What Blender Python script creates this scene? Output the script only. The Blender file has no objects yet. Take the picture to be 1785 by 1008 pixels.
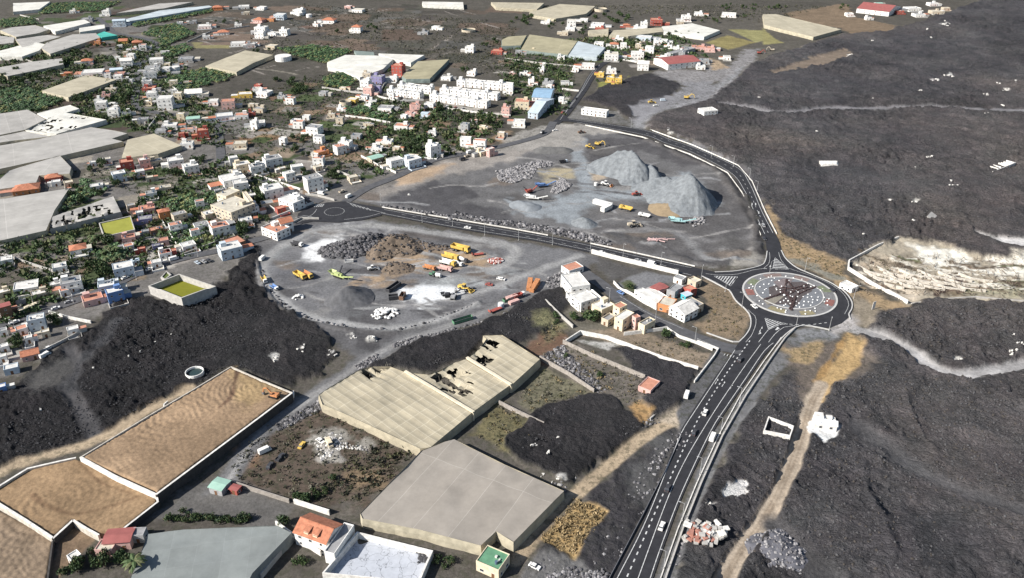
import bpy, bmesh, math, random
import numpy as np
from mathutils import Vector, Matrix
random.seed(11)
SC = bpy.context.scene
COL = SC.collection
# ------------------------------------------------------------------ camera model (photo pixels -> points on the ground)
F, PITCH, CAMH = 1400.0, math.radians(29.5), 220.0
SP, CP = math.sin(PITCH), math.cos(PITCH)
def P(px, py, z=0.0):
    u, v = (px-892.5)/F, (py-504.0)/F
    dz = -SP - v*CP
    t = (z-CAMH)/dz
    return (u*t, (CP - v*SP)*t, z)
def S(py):                       # pixels per metre at that image row
    return F*(SP + (py-504.0)/F*CP)/CAMH
def pix(x, y, z=0.0):
    d = y*CP - (z-CAMH)*SP
    up = y*SP + (z-CAMH)*CP
    return (892.5 + F*x/d, 504.0 - F*up/d)
TILE = {'A1': (0, 0, 3.953), 'A2': (440, 0, 3.953), 'A3': (880, 0, 3.953), 'A4': (1330, 0, 3.923),
        'B1': (0, 250, 3.953), 'B2': (440, 250, 3.953), 'B3': (880, 250, 3.953), 'B4': (1330, 250, 3.923),
        'C1': (0, 500, 3.953), 'C2': (440, 500, 3.953), 'C3': (880, 500, 3.953), 'C4': (1330, 500, 3.923),
        'D1': (0, 753, 3.953), 'D2': (440, 753, 3.953), 'D3': (880, 753, 3.953), 'D4': (1330, 753, 3.923),
        'E1': (1230, 440, 6.3), 'E2': (440, 400, 7.2), 'E3': (640, 400, 6.3), 'E4': (780, 460, 7.2), 'E5': (960, 440, 6.3),
        'E6': (860, 240, 6.3), 'E7': (1030, 300, 6.72), 'E8': (640, 120, 6.72), 'E9': (1480, 400, 5.85), 'F1': (380, 280, 6.3),
        'F2': (140, 400, 6.3), 'F3': (0, 440, 8.4), 'F4': (0, 540, 7.2), 'X': (0, 0, 1.0)}
def T(t, zx, zy):
    a = TILE[t]
    return (a[0]+zx/a[2], a[1]+zy/a[2])
def TT(t, pts): return [T(t, *p) for p in pts]
# ------------------------------------------------------------------ materials
_mc = {}
def M(name, c, rough=0.85, var=0.18, scale=0.6, metal=0.0, spec=0.3, bump=0.0):
    if name in _mc: return _mc[name]
    m = bpy.data.materials.new(name); m.use_nodes = True
    nt = m.node_tree; b = nt.nodes['Principled BSDF']
    b.inputs['Roughness'].default_value = rough; b.inputs['Metallic'].default_value = metal
    b.inputs['Specular IOR Level'].default_value = spec
    if var > 0:
        g = nt.nodes.new('ShaderNodeNewGeometry')
        n = nt.nodes.new('ShaderNodeTexNoise'); n.inputs['Scale'].default_value = scale
        n.inputs['Detail'].default_value = 5; n.inputs['Roughness'].default_value = 0.65
        nt.links.new(g.outputs['Position'], n.inputs['Vector'])
        r = nt.nodes.new('ShaderNodeMapRange'); r.inputs['From Min'].default_value = 0.3; r.inputs['From Max'].default_value = 0.7
        nt.links.new(n.outputs['Fac'], r.inputs['Value'])
        mx = nt.nodes.new('ShaderNodeMix'); mx.data_type = 'RGBA'
        mx.inputs['A'].default_value = tuple(x*(1-var) for x in c)+(1,)
        mx.inputs['B'].default_value = tuple(min(1, x*(1+var*0.7)) for x in c)+(1,)
        nt.links.new(r.outputs['Result'], mx.inputs['Factor'])
        nt.links.new(mx.outputs['Result'], b.inputs['Base Color'])
        if bump > 0:
            bp = nt.nodes.new('ShaderNodeBump'); bp.inputs['Strength'].default_value = 1; bp.inputs['Distance'].default_value = bump
            nt.links.new(n.outputs['Fac'], bp.inputs['Height']); nt.links.new(bp.outputs['Normal'], b.inputs['Normal'])
    else:
        b.inputs['Base Color'].default_value = tuple(c)+(1,)
    _mc[name] = m
    return m
WALLC = {'W': (0.74, 0.725, 0.69), 'C': (0.64, 0.55, 0.40), 'P': (0.56, 0.36, 0.32), 'R': (0.34, 0.085, 0.065), 'B': (0.14, 0.24, 0.46),
         'L': (0.50, 0.56, 0.61), 'O': (0.50, 0.22, 0.095), 'Y': (0.60, 0.41, 0.10), 'G': (0.34, 0.34, 0.34), 'E': (0.50, 0.43, 0.33),
         'N': (0.20, 0.12, 0.08), 'T': (0.05, 0.38, 0.45), 'S': (0.10, 0.22, 0.13), 'V': (0.25, 0.23, 0.38), 'K': (0.05, 0.05, 0.055), 'I': (0.42, 0.48, 0.20), 'A': (0.36, 0.56, 0.56)}
WALLN = {'W': 'white', 'C': 'cream', 'P': 'pink', 'R': 'red', 'B': 'blue', 'L': 'pale blue', 'O': 'orange', 'Y': 'yellow', 'G': 'grey',
         'E': 'beige', 'N': 'brown', 'T': 'turquoise', 'S': 'green', 'V': 'lilac', 'K': 'black', 'I': 'lime', 'A': 'pale turquoise'}
def WM(k): return M('plaster '+WALLN[k], WALLC[k], 0.9, 0.24, 0.45)
def PM(k): return M('paint '+WALLN[k], WALLC[k], 0.55, 0.36, 1.1, 0, 0.4)
TERRA = M('terracotta tile', (0.42, 0.17, 0.10), 0.9, 0.35, 0.7)
DECKS = {'f': M('flat roof white', (0.58, 0.565, 0.53), 0.9, 0.25, 0.4), 'k': M('flat roof grey', (0.27, 0.27, 0.27), 0.9, 0.25, 0.4),
         'r': M('flat roof terracotta', (0.46, 0.22, 0.15), 0.9, 0.25, 0.4), 'e': M('flat roof beige', (0.5, 0.46, 0.38), 0.9, 0.25, 0.4),
         'b': M('sheet roof blue', (0.24, 0.36, 0.48), 0.6, 0.15, 0.3), 'v': M('sheet roof green', (0.30, 0.46, 0.38), 0.7, 0.15, 0.3),
         'd': M('sheet roof red', (0.30, 0.10, 0.09), 0.7, 0.2, 0.3), 'l': M('sheet roof pale blue', (0.46, 0.53, 0.58), 0.7, 0.15, 0.3)}
DECKS['q'] = M('flat roof green', (0.11, 0.25, 0.15), 0.8, 0.25, 0.4)
DECKN = {'q': 'green flat roof', 'f': 'pale roof', 'k': 'grey roof', 'r': 'terracotta roof', 'e': 'beige roof', 'b': 'blue sheet roof',
         'v': 'green sheet roof', 'd': 'red sheet roof', 'l': 'pale blue roof', 'g': 'tiled gable roof', 'h': 'tiled hip roof',
         's': 'sloping grey roof', 'w': 'white gable roof'}
GLASS = M('dark glass', (0.03, 0.035, 0.045), 0.25, 0, 1, 0, 0.5)
FRAME = M('window frame', (0.55, 0.53, 0.5), 0.6, 0)
WOOD = M('brown door wood', (0.16, 0.08, 0.04), 0.7, 0.2, 2)
RUBBER = M('black rubber', (0.02, 0.02, 0.02), 0.9, 0)
STEEL = M('dull steel', (0.22, 0.22, 0.23), 0.5, 0.2, 2, 0.4)
CONC = M('raw concrete', (0.42, 0.40, 0.37), 0.95, 0.25, 0.5)
CONCW = M('white concrete', (0.66, 0.635, 0.59), 0.95, 0.34, 0.6)
BLOCK = M('grey block wall', (0.30, 0.27, 0.24), 0.95, 0.35, 0.8)
BARK = M('bark', (0.10, 0.07, 0.045), 0.95, 0.3, 2)
# ------------------------------------------------------------------ mesh builder
class MB:
    def __init__(s): s.v = []; s.f = []; s.m = []
    def add(s, vs, fs, mi=0):
        o = len(s.v); s.v.extend(vs)
        for f in fs: s.f.append(tuple(i+o for i in f)); s.m.append(mi)
        return s
    def hexa(s, p, mi=0):        # p: 4 bottom then 4 top, counter-clockwise
        return s.add(p, [(3, 2, 1, 0), (4, 5, 6, 7), (0, 1, 5, 4), (1, 2, 6, 5), (2, 3, 7, 6), (3, 0, 4, 7)], mi)
    def box(s, cx, cy, z0, sx, sy, sz, mi=0, rz=0.0, tx=1.0, ty=1.0, ox=0.0):
        c, n = math.cos(rz), math.sin(rz); p = []
        for (z, ax, ay, dx) in ((z0, 1, 1, 0), (z0+sz, tx, ty, ox)):
            for (ex, ey) in ((-1, -1), (1, -1), (1, 1), (-1, 1)):
                x, y = ex*sx/2*ax+dx, ey*sy/2*ay
                p.append((cx+x*c-y*n, cy+x*n+y*c, z))
        return s.hexa(p, mi)
    def prism(s, pts, z0, z1, mi=0):
        n = len(pts); vs = [(x, y, z0) for x, y in pts]+[(x, y, z1) for x, y in pts]
        return s.add(vs, [tuple(range(n-1, -1, -1)), tuple(range(n, 2*n))]+[(i, (i+1) % n, n+(i+1) % n, n+i) for i in range(n)], mi)
    def tube(s, a, b, r0, r1=None, n=6, mi=0):
        r1 = r0 if r1 is None else r1
        a, b = Vector(a), Vector(b); d = (b-a).normalized()
        u = d.orthogonal().normalized(); w = d.cross(u); vs = []
        for (q, r) in ((a, r0), (b, r1)):
            for i in range(n):
                t = 2*math.pi*i/n; vs.append(tuple(q+u*(r*math.cos(t))+w*(r*math.sin(t))))
        return s.add(vs, [tuple(range(n-1, -1, -1)), tuple(range(n, 2*n))]+[(i, (i+1) % n, n+(i+1) % n, n+i) for i in range(n)], mi)
    def beam(s, a, b, w, h, mi=0):
        a, b = Vector(a), Vector(b); d = (b-a).normalized(); up = Vector((0, 0, 1))
        if abs(d.z) > 0.95: up = Vector((1, 0, 0))
        r = d.cross(up).normalized(); u = r.cross(d).normalized()
        p = [tuple(q+r*(sx*w/2)+u*(sz*h/2)) for q in (a, b) for (sx, sz) in ((-1, -1), (1, -1), (1, 1), (-1, 1))]
        return s.hexa(p, mi)
    def rock(s, x, y, z, r, mi=0, fl=0.7):
        vs = []
        for q in ICO_V:
            k = r*random.uniform(0.65, 1.2); vs.append((x+q[0]*k, y+q[1]*k, z+q[2]*k*fl))
        return s.add(vs, ICO_F, mi)
    def build(s, name, mats, parent=None, loc=(0, 0, 0), rz=0.0, smooth=False):
        me = bpy.data.meshes.new(name); me.from_pydata(s.v, [], s.f)
        mats = mats if isinstance(mats, (list, tuple)) else [mats]
        for m in mats: me.materials.append(m)
        if len(mats) > 1: me.polygons.foreach_set('material_index', s.m)
        if smooth: me.polygons.foreach_set('use_smooth', [True]*len(s.f))
        me.update()
        o = bpy.data.objects.new(name, me); COL.objects.link(o)
        o.location = loc; o.rotation_euler.z = rz
        if parent: o.parent = parent
        return o
_g = (1+5**0.5)/2
ICO_V = [Vector(v).normalized() for v in ((-1, _g, 0), (1, _g, 0), (-1, -_g, 0), (1, -_g, 0), (0, -1, _g), (0, 1, _g), (0, -1, -_g), (0, 1, -_g), (_g, 0, -1), (_g, 0, 1), (-_g, 0, -1), (-_g, 0, 1))]
ICO_F = [(0, 11, 5), (0, 5, 1), (0, 1, 7), (0, 7, 10), (0, 10, 11), (1, 5, 9), (5, 11, 4), (11, 10, 2), (10, 7, 6), (7, 1, 8), (3, 9, 4), (3, 4, 2), (3, 2, 6), (3, 6, 8), (3, 8, 9), (4, 9, 5), (2, 4, 11), (6, 2, 10), (8, 6, 7), (9, 8, 1)]
def linkmesh(name, me, parent=None, loc=(0, 0, 0), rz=0.0):
    o = bpy.data.objects.new(name, me); COL.objects.link(o); o.location = loc; o.rotation_euler.z = rz
    if parent: o.parent = parent
    return o
THINGS = []
def tag(o, label=None, cat=None, group=None, kind=None):
    if label: o['label'] = label
    if cat: o['category'] = cat
    if group: o['group'] = group
    if kind: o['kind'] = kind
    elif label: THINGS.append(o)
    return o
def empty(name, loc, rz, label, cat, group=None):
    o = bpy.data.objects.new(name, None); COL.objects.link(o); o.empty_display_size = 0.5
    o.location = loc; o.rotation_euler.z = rz
    return tag(o, label, cat, group)
KIDS = {}
def copy_tree(o, loc, rz, label, group=None):
    kids = KIDS.get(o.name)
    if kids is None: kids = KIDS[o.name] = [c for c in o.children_recursive]
    m = {o: o.copy()}; r = m[o]; COL.objects.link(r); r.location = loc; r.rotation_euler.z = rz
    for k in kids:
        c = k.copy(); COL.objects.link(c); m[k] = c; c.parent = m[k.parent]
    r['label'] = label
    if group: r['group'] = group
    THINGS.append(r)
    return r
def smooth_path(pts, step=4.0):
    pts = [Vector((p[0], p[1])) for p in pts]
    if len(pts) < 3: return [(p.x, p.y) for p in pts]
    q = [pts[0]*2-pts[1]]+pts+[pts[-1]*2-pts[-2]]; out = []
    for i in range(1, len(q)-2):
        a, b, c, d = q[i-1:i+3]; n = max(1, int((c-b).length/step))
        for k in range(n):
            t = k/n
            out.append(0.5*((2*b)+(c-a)*t+(2*a-5*b+4*c-d)*t*t+(3*b-a-3*c+d)*t**3))
    out.append(pts[-1])
    return [(p.x, p.y) for p in out]
def offsets(pts, w):             # mitred left / right edge of a polyline
    L, R = [], []; n = len(pts)
    for i in range(n):
        a = Vector(pts[max(0, i-1)]); b = Vector(pts[i]); c = Vector(pts[min(n-1, i+1)])
        d1 = (b-a).normalized() if i > 0 else (c-b).normalized(); d2 = (c-b).normalized() if i < n-1 else d1
        t = (d1+d2)
        t = t.normalized() if t.length > 1e-6 else d1
        nn = Vector((-t.y, t.x)); k = 1/max(0.4, nn.dot(Vector((-d1.y, d1.x))))
        L.append(tuple(b+nn*(w/2*k))); R.append(tuple(b-nn*(w/2*k)))
    return L, R
def resample(pts, n):
    pts = [Vector(p) for p in pts]; ds = [0.0]
    for i in range(1, len(pts)): ds.append(ds[-1]+(pts[i]-pts[i-1]).length)
    out = []; j = 0
    for k in range(n):
        t = ds[-1]*k/(n-1)
        while j < len(ds)-2 and ds[j+1] < t: j += 1
        a = (t-ds[j])/max(1e-9, ds[j+1]-ds[j]); out.append(tuple(pts[j].lerp(pts[j+1], min(1, a))))
    return out
def G(pts, z=0.0): return [P(a, b, z)[:2] for a, b in pts]
def rot_of(a, b):                # world heading of an image direction on the ground
    p, q = P(*a), P(*b); return math.atan2(q[1]-p[1], q[0]-p[0])
def in_poly(x, y, poly):
    r = False; n = len(poly); j = n-1
    for i in range(n):
        xi, yi = poly[i]; xj, yj = poly[j]
        if (yi > y) != (yj > y) and x < (xj-xi)*(y-yi)/(yj-yi)+xi: r = not r
        j = i
    return r
def scatter(poly, n):
    xs = [p[0] for p in poly]; ys = [p[1] for p in poly]; out = []; k = 0
    while len(out) < n and k < n*20:
        k += 1; x, y = random.uniform(min(xs), max(xs)), random.uniform(min(ys), max(ys))
        if in_poly(x, y, poly): out.append((x, y))
    return out
def area(poly):
    return abs(sum(poly[i-1][0]*poly[i][1]-poly[i][0]*poly[i-1][1] for i in range(len(poly))))/2
# ------------------------------------------------------------------ noise for the terrain
def _h(ix, iy, s):
    n = (ix.astype(np.int64)*374761393+iy.astype(np.int64)*668265263+s*974634741) & 0x7fffffff
    n = ((n ^ (n >> 13))*1274126177) & 0x7fffffff
    return ((n ^ (n >> 16)) & 0xffff)/65535.0
def vnoise(x, y, s=0):
    ix, iy = np.floor(x), np.floor(y); fx, fy = x-ix, y-iy
    fx = fx*fx*(3-2*fx); fy = fy*fy*(3-2*fy)
    a, b, c, d = _h(ix, iy, s), _h(ix+1, iy, s), _h(ix, iy+1, s), _h(ix+1, iy+1, s)
    return (a+(b-a)*fx)*(1-fy)+(c+(d-c)*fx)*fy
def fbm(x, y, wl, octv, s=0, gain=0.5):
    r = np.zeros_like(x); a = 1.0; t = 0
    for k in range(octv):
        c, n = math.cos(k*0.9+0.3), math.sin(k*0.9+0.3); q = 2.03**k/wl
        r += a*(vnoise((x*c-y*n)*q, (x*n+y*c)*q, s+k)*2-1); t += a; a *= gain
    return r/t
def ridged(x, y, wl, octv, s=0):
    r = np.zeros_like(x); a = 1.0; t = 0
    for k in range(octv):
        c, n = math.cos(k*1.3+0.5), math.sin(k*1.3+0.5); q = 2.1**k/wl
        v = 1-np.abs(vnoise((x*c-y*n)*q, (x*n+y*c)*q, s+k)*2-1)*1.6
        r += a*v; t += a; a *= 0.55
    return r/t
# ------------------------------------------------------------------ terrain: zones of one ground sheet
ZONES = []
def Zp(pts, col=None, soft=1.0, wob=1.5, lava=None, amp=None, h=None, veg=None, tile=None, grain=None):
    if tile: pts = TT(tile, pts)
    ZONES.append(('p', np.array(G(pts)), col, soft, wob, lava, amp, h, veg, grain))
def Zl(pts, w, col=None, soft=1.0, wob=0.8, lava=None, amp=None, h=None, veg=None, tile=None, grain=None):
    if tile: pts = TT(tile, pts)
    ZONES.append(('l', np.array(smooth_path(G(pts))), col, soft, wob, lava, amp, h, veg, grain, w))
LAVA, LAVD, LAVM = (0.079, 0.0755, 0.079), (0.030, 0.0285, 0.030), (0.042, 0.040, 0.043)
GRAV, GRVD, GRVL, BLUI = (0.145, 0.143, 0.146), (0.068, 0.066, 0.069), (0.25, 0.25, 0.255), (0.215, 0.232, 0.245)
DUST, TAN, TANL, SOIL, REDS = (0.58, 0.58, 0.575), (0.265, 0.185, 0.118), (0.33, 0.26, 0.18), (0.085, 0.066, 0.052), (0.125, 0.082, 0.058)
DRYG, OCHR, PALE, SCRB = (0.33, 0.23, 0.11), (0.37, 0.255, 0.125), (0.62, 0.57, 0.50), (0.080, 0.072, 0.062)
URB = (0.135, 0.126, 0.118)
# village ground
Zp([(-200, 300), (0, 300), (250, 240), (330, 180), (640, 250), (880, 250), (640, 350), (520, 400), (380, 500), (160, 560), (0, 670), (-250, 760)], URB, 6, 6, veg=0.5)
Zp([(150, 20), (300, 40), (330, 110), (400, 240), (330, 260), (200, 210), (190, 100)], URB, 6, 6, veg=0.5)
Zp([(520, 920), (690, 800), (950, 850), (880, 930), (700, 985), (560, 960)], REDS, 1.5, 1, veg=0.1, tile='A2')
Zp([(400, 245), (455, 220), (508, 225), (495, 240), (425, 255)], (0.16, 0.10, 0.06), 1.5, 1, veg=0.1)
Zp([(80, 660), (290, 655), (320, 700), (170, 715)], REDS, 1.5, 1, veg=0.1, tile='A2')
Zp([(0, 890), (190, 870), (260, 900), (200, 940), (0, 945)], (0.2, 0.14, 0.08), 1.5, 1, veg=0.1, tile='A2')
Zp([(1350, 900), (1430, 870), (1640, 890), (1600, 930), (1340, 960)], REDS, 2, 2, veg=0.2, tile='A2')
Zp([(1640, 940), (1779, 900), (1779, 960), (1690, 990)], (0.2, 0.14, 0.09), 2, 2, veg=0.1, tile='A2')
Zp([(1330, 290), (1560, 285), (1590, 330), (1340, 330)], (0.2, 0.18, 0.09), 2, 1, veg=0.2, tile='A1')
Zp([(760, 270), (1060, 300), (1180, 350), (780, 340)], (0.07, 0.06, 0.052), 2, 2, veg=0.2, tile='A2')
Zp([(890, 200), (1100, 200), (1180, 270), (900, 280)], (0.095, 0.07, 0.055), 2, 2, veg=0.3, tile='A2')
Zp([(300, 190), (420, 160), (520, 180), (340, 225)], (0.11, 0.075, 0.06), 2, 2, veg=0.2, tile='A2')
Zp([(1540, 200), (1779, 205), (1830, 270), (1730, 290)], (0.22, 0.205, 0.095), 1.5, 1, veg=0.1, tile='A3')
Zp([(1380, 290), (1530, 240), (1730, 290), (1540, 340)], (0.2, 0.17, 0.075), 1.5, 1, veg=0.1, tile='A3')
Zp([(0, 190), (90, 265), (140, 290), (0, 305)], (0.22, 0.2, 0.09), 1.5, 1, veg=0.1, tile='A4')
Zp([(640, 560), (800, 560), (860, 520), (780, 600), (640, 610)], (0.19, 0.19, 0.06), 1.5, 1, veg=0.4, tile='A3')
Zp([(140, 90), (560, 20), (640, 120), (800, 150), (940, 180), (850, 215), (600, 230), (530, 190), (250, 140)], (0.17, 0.125, 0.085), 2, 3, veg=0.5, tile='A4')
Zp([(180, 420), (560, 440), (560, 600), (180, 580)], (0.1, 0.09, 0.075), 2, 2, veg=0.5, tile='A3')
Zl([(350, 40), (470, 90), (640, 90)], 3, (0.3, 0.27, 0.24), tile='A2')
Zl([(1230, 340), (1370, 240), (1250, 200), (880, 180)], 3, (0.24, 0.21, 0.19), tile='A2')
Zl([(30, 470), (200, 490), (300, 510)], 3, (0.2, 0.18, 0.15), tile='A2')
_rp = random.Random(4)
def plots(region, n, cols, smin, smax, ang, veg=0.3):
    w = G(region); st = random.getstate(); random.seed(77+n); pts = scatter(w, n); random.setstate(st)
    for (x, y) in pts:
        a = math.radians(ang+_rp.uniform(-14, 14)); u, v = _rp.uniform(smin, smax), _rp.uniform(smin, smax)*0.7; c, s_ = math.cos(a), math.sin(a)
        k = _rp.uniform(0.75, 1.25); col = tuple(q*k for q in _rp.choice(cols))
        ZONES.append(('p', np.array([(x+p*u*c-q*v*s_, y+p*u*s_+q*v*c) for p, q in ((-1, -1), (1, -1), (1.1, 1), (-.9, 1))]), col, 0.7, 0.8, None, None, None, _rp.choice((0.1, veg, veg)), None))
VILC = [(0.3, 0.28, 0.25), (0.22, 0.2, 0.18), (0.16, 0.115, 0.08), (0.055, 0.075, 0.03), (0.05, 0.065, 0.03), (0.09, 0.08, 0.065), (0.075, 0.068, 0.06), (0.2, 0.16, 0.12), (0.06, 0.06, 0.045)]
plots([(0, 430), (180, 380), (400, 270), (640, 260), (560, 340), (430, 420), (260, 470), (20, 560), (0, 640)], 150, VILC, 4, 11, 32)
plots([(200, 60), (300, 80), (380, 200), (400, 260), (240, 230), (150, 200), (210, 130)], 110, VILC, 5, 12, 14)
plots([(390, 180), (640, 120), (880, 200), (860, 250), (640, 310), (420, 290)], 120, VILC, 6, 16, -10)
plots([(880, 80), (1180, 60), (1240, 110), (1000, 120), (990, 200), (880, 200)], 90, VILC, 6, 14, -8)
plots([(260, 10), (900, 10), (900, 120), (520, 110), (300, 80)], 80, [(0.07, 0.062, 0.055), (0.095, 0.075, 0.06), (0.06, 0.058, 0.048), (0.12, 0.09, 0.07), (0.085, 0.082, 0.075)], 14, 34, -8, 0.9)
plots([(0, 20), (280, 10), (330, 100), (200, 200), (230, 230), (0, 260)], 90, [(0.05, 0.07, 0.03), (0.06, 0.075, 0.035), (0.1, 0.09, 0.075), (0.16, 0.15, 0.13), (0.08, 0.06, 0.05), (0.045, 0.06, 0.028)], 8, 20, 14, 0.8)
plots([(0, 300), (250, 260), (330, 300), (180, 420), (0, 440)], 50, [(0.05, 0.07, 0.03), (0.06, 0.075, 0.035), (0.1, 0.09, 0.075), (0.2, 0.18, 0.15)], 6, 14, 28, 0.8)
for k in range(46):
    x, y = _rp.uniform(300, 900), _rp.uniform(14, 130); dx, dy = _rp.choice(((60, 6), (40, -6), (30, 9), (-34, 7))); Zl([(x, y), (x+dx*.5, y+dy*.5+_rp.uniform(-2, 2)), (x+dx, y+dy)], 1.6, (0.23, 0.205, 0.185), 0.8, 0.5)
# lower middle fields
Zp([(380, 850), (470, 735), (545, 705), (720, 790), (730, 780), (640, 880), (500, 880), (420, 850)], SOIL, 2, 3, veg=1.0)
Zp([(395, 780), (430, 770), (460, 800), (420, 820)], (0.19, 0.115, 0.07), 3, 3, veg=0.2)
Zp([(690, 290), (860, 260), (880, 370), (680, 420)], (0.19, 0.14, 0.09), 4, 4, veg=0.5, tile='D2')
Zp([(260, 900), (330, 850), (400, 830), (520, 880), (500, 915), (440, 925)], (0.105, 0.1, 0.095), 2, 2, veg=0.15)
Zp([(900, 625), (960, 560), (1000, 590), (985, 610), (940, 650)], (0.13, 0.08, 0.055), 2, 2, veg=0.4)
Zp([(935, 620), (1000, 595), (1130, 665), (1120, 720), (1050, 695), (1030, 690)], (0.13, 0.115, 0.1), 2, 2, veg=0.8)
Zp([(905, 690), (945, 640), (1035, 690), (950, 705), (945, 740)], (0.135, 0.125, 0.085), 2, 2, veg=1.0)
Zp([(820, 760), (870, 705), (945, 745), (905, 800), (880, 790)], (0.125, 0.11, 0.06), 2, 2, veg=1.0)
Zp([(1000, 570), (1110, 575), (1245, 625), (1225, 650), (1110, 605), (1010, 590)], (0.2, 0.16, 0.12), 2, 2, veg=0.5)
Zp([(1100, 530), (1150, 550), (1080, 570), (1000, 580), (975, 540)], (0.12, 0.11, 0.09), 2, 2, veg=0.4)
Zp([(985, 590), (1085, 600), (1060, 612)], (0.36, 0.35, 0.33), 1, 1)
# quarry triangle
Q1 = [(880, 262), (756, 287), (690, 320), (615, 347), (650, 357), (960, 407), (1210, 463), (1330, 462), (1328, 409), (1295, 333), (1268, 298), (1203, 266), (1120, 237), (1010, 214), (960, 222)]
Zp(Q1, (0.116, 0.113, 0.113), 1.5, 1, amp=0.25, veg=0)
Zp([(615, 347), (690, 318), (756, 285), (880, 258), (960, 222), (1010, 216), (1000, 250), (930, 262), (860, 290), (800, 300), (730, 320), (670, 345)], (0.24, 0.22, 0.2), 5, 4)
Zp([(700, 305), (730, 290), (790, 285), (770, 300), (730, 315), (690, 325)], (0.33, 0.245, 0.17), 4, 3)
Zp([(672, 346), (700, 334), (760, 315), (810, 322), (840, 340), (810, 352), (880, 368), (900, 388), (960, 402), (760, 372)], GRVD, 3, 3, amp=0.5)
Zp([(1110, 330), (1240, 330), (1260, 300), (1300, 345), (1322, 410), (1320, 455), (1200, 455), (1060, 425), (1000, 395), (1040, 385), (1130, 400)], (0.088, 0.084, 0.084), 5, 4, amp=0.5)
Zp([(1015, 240), (1120, 240), (1250, 290), (1190, 290), (1120, 262), (1050, 300), (1030, 310)], (0.075, 0.072, 0.074), 4, 3, amp=0.4)
Zp([(940, 298), (1000, 290), (1005, 310), (950, 320)], (0.3, 0.26, 0.18), 3, 3)
Zp([(1020, 298), (1065, 305), (1050, 312), (1022, 315)], (0.35, 0.29, 0.22), 2, 2)
Zp([(885, 345), (910, 333), (960, 342), (1010, 332), (1110, 318), (1200, 300), (1245, 355), (1215, 366), (1130, 352), (1065, 350), (1010, 372), (1035, 390), (1010, 395), (960, 378), (900, 370)], BLUI, 4, 4)
Zl([(1012, 242), (1005, 262), (1012, 290), (1022, 325), (1030, 345)], 11, BLUI, 2.5, 1.5)
Zp([(1130, 345), (1190, 350), (1195, 365), (1150, 366)], (0.34, 0.27, 0.18), 3, 2)
Zl([(1130, 398), (1180, 405), (1210, 430), (1240, 462)], 6, (0.17, 0.168, 0.168), 3, 1)
Zl([(1180, 403), (1240, 420), (1300, 415), (1320, 400)], 5, (0.15, 0.145, 0.145), 3, 1)
Zl([(1000, 398), (1060, 402), (1130, 398)], 4, (0.17, 0.165, 0.165), 3, 1)
Zp([(1255, 448), (1320, 425), (1328, 455), (1280, 466)], (0.25, 0.235, 0.21), 3, 2)
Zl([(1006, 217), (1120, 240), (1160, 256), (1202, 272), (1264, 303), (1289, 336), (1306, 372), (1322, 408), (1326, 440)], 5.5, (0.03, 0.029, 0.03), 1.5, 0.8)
Zp([(720, 340), (860, 250), (1050, 200), (1380, 260), (1340, 330), (1190, 330), (1100, 390), (930, 410), (800, 430)], (0.15, 0.15, 0.155), 1.5, 1, veg=0, tile='E5')
Zp([(460, 60), (700, 110), (1000, 180), (1050, 200), (860, 250), (690, 330), (540, 240)], (0.075, 0.072, 0.07), 2, 2, veg=0.1, tile='E5')
Zp([(760, 330), (860, 300), (930, 350), (900, 420), (800, 400)], (0.08, 0.09, 0.05), 1.5, 2, veg=.8, tile='E5')
Zp([(1300, 330), (1480, 330), (1640, 560), (1500, 480), (1340, 520)], (0.14, 0.135, 0.13), 2, 1, veg=0, tile='E5')
# yard
Q2 = [(452, 470), (462, 440), (500, 410), (545, 392), (600, 384), (660, 384), (760, 398), (880, 419), (960, 431), (1010, 445), (985, 466), (930, 505), (800, 560), (690, 577), (600, 567), (540, 555), (490, 528), (463, 505)]
Zp([(430, 440), (470, 400), (520, 380), (600, 380), (1030, 440), (1040, 455), (985, 480), (900, 530), (800, 570), (720, 600), (640, 640), (600, 610), (520, 560), (470, 530), (440, 490)], (0.1, 0.098, 0.1), 2, 2, amp=0.2, veg=0)
Zp(Q2, (0.135, 0.134, 0.138), 2, 1.5)
Zp([(540, 425), (570, 412), (600, 405), (590, 430), (560, 455), (530, 460)], DUST, 3, 3)
Zp([(470, 455), (540, 455), (560, 480), (520, 500), (480, 490)], (0.105, 0.105, 0.112), 5, 3)
Zl([(640, 390), (760, 405), (880, 425), (900, 440), (870, 458)], 5, (0.27, 0.265, 0.255), 3, 1)
Zp([(660, 430), (720, 432), (800, 430), (850, 440), (860, 460), (800, 470), (700, 475), (670, 500), (610, 500), (620, 490), (690, 462), (640, 455)], (0.27, 0.2, 0.135), 4, 4)
Zp([(690, 398), (860, 420), (870, 440), (800, 428), (720, 415)], (0.09, 0.082, 0.078), 4, 2)
Zp([(700, 497), (800, 497), (830, 505), (770, 525), (735, 545), (720, 525), (690, 520)], (0.56, 0.57, 0.575), 3, 3)
Zp([(780, 480), (860, 470), (900, 470), (890, 500), (830, 500), (740, 492)], (0.27, 0.28, 0.28), 5, 3)
Zp([(580, 505), (680, 505), (700, 545), (620, 555), (560, 530)], (0.115, 0.115, 0.118), 5, 3)
Zl([(456, 472), (472, 505), (520, 545), (600, 566), (690, 574), (760, 560)], 6, (0.235, 0.235, 0.23), 3, 1)
Zl([(462, 455), (500, 425), (540, 405), (600, 395)], 7, (0.2, 0.205, 0.205), 4, 1)
Zp([(840, 475), (880, 485), (900, 478), (870, 500), (845, 505)], (0.11, 0.1, 0.1), 3, 2)
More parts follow.
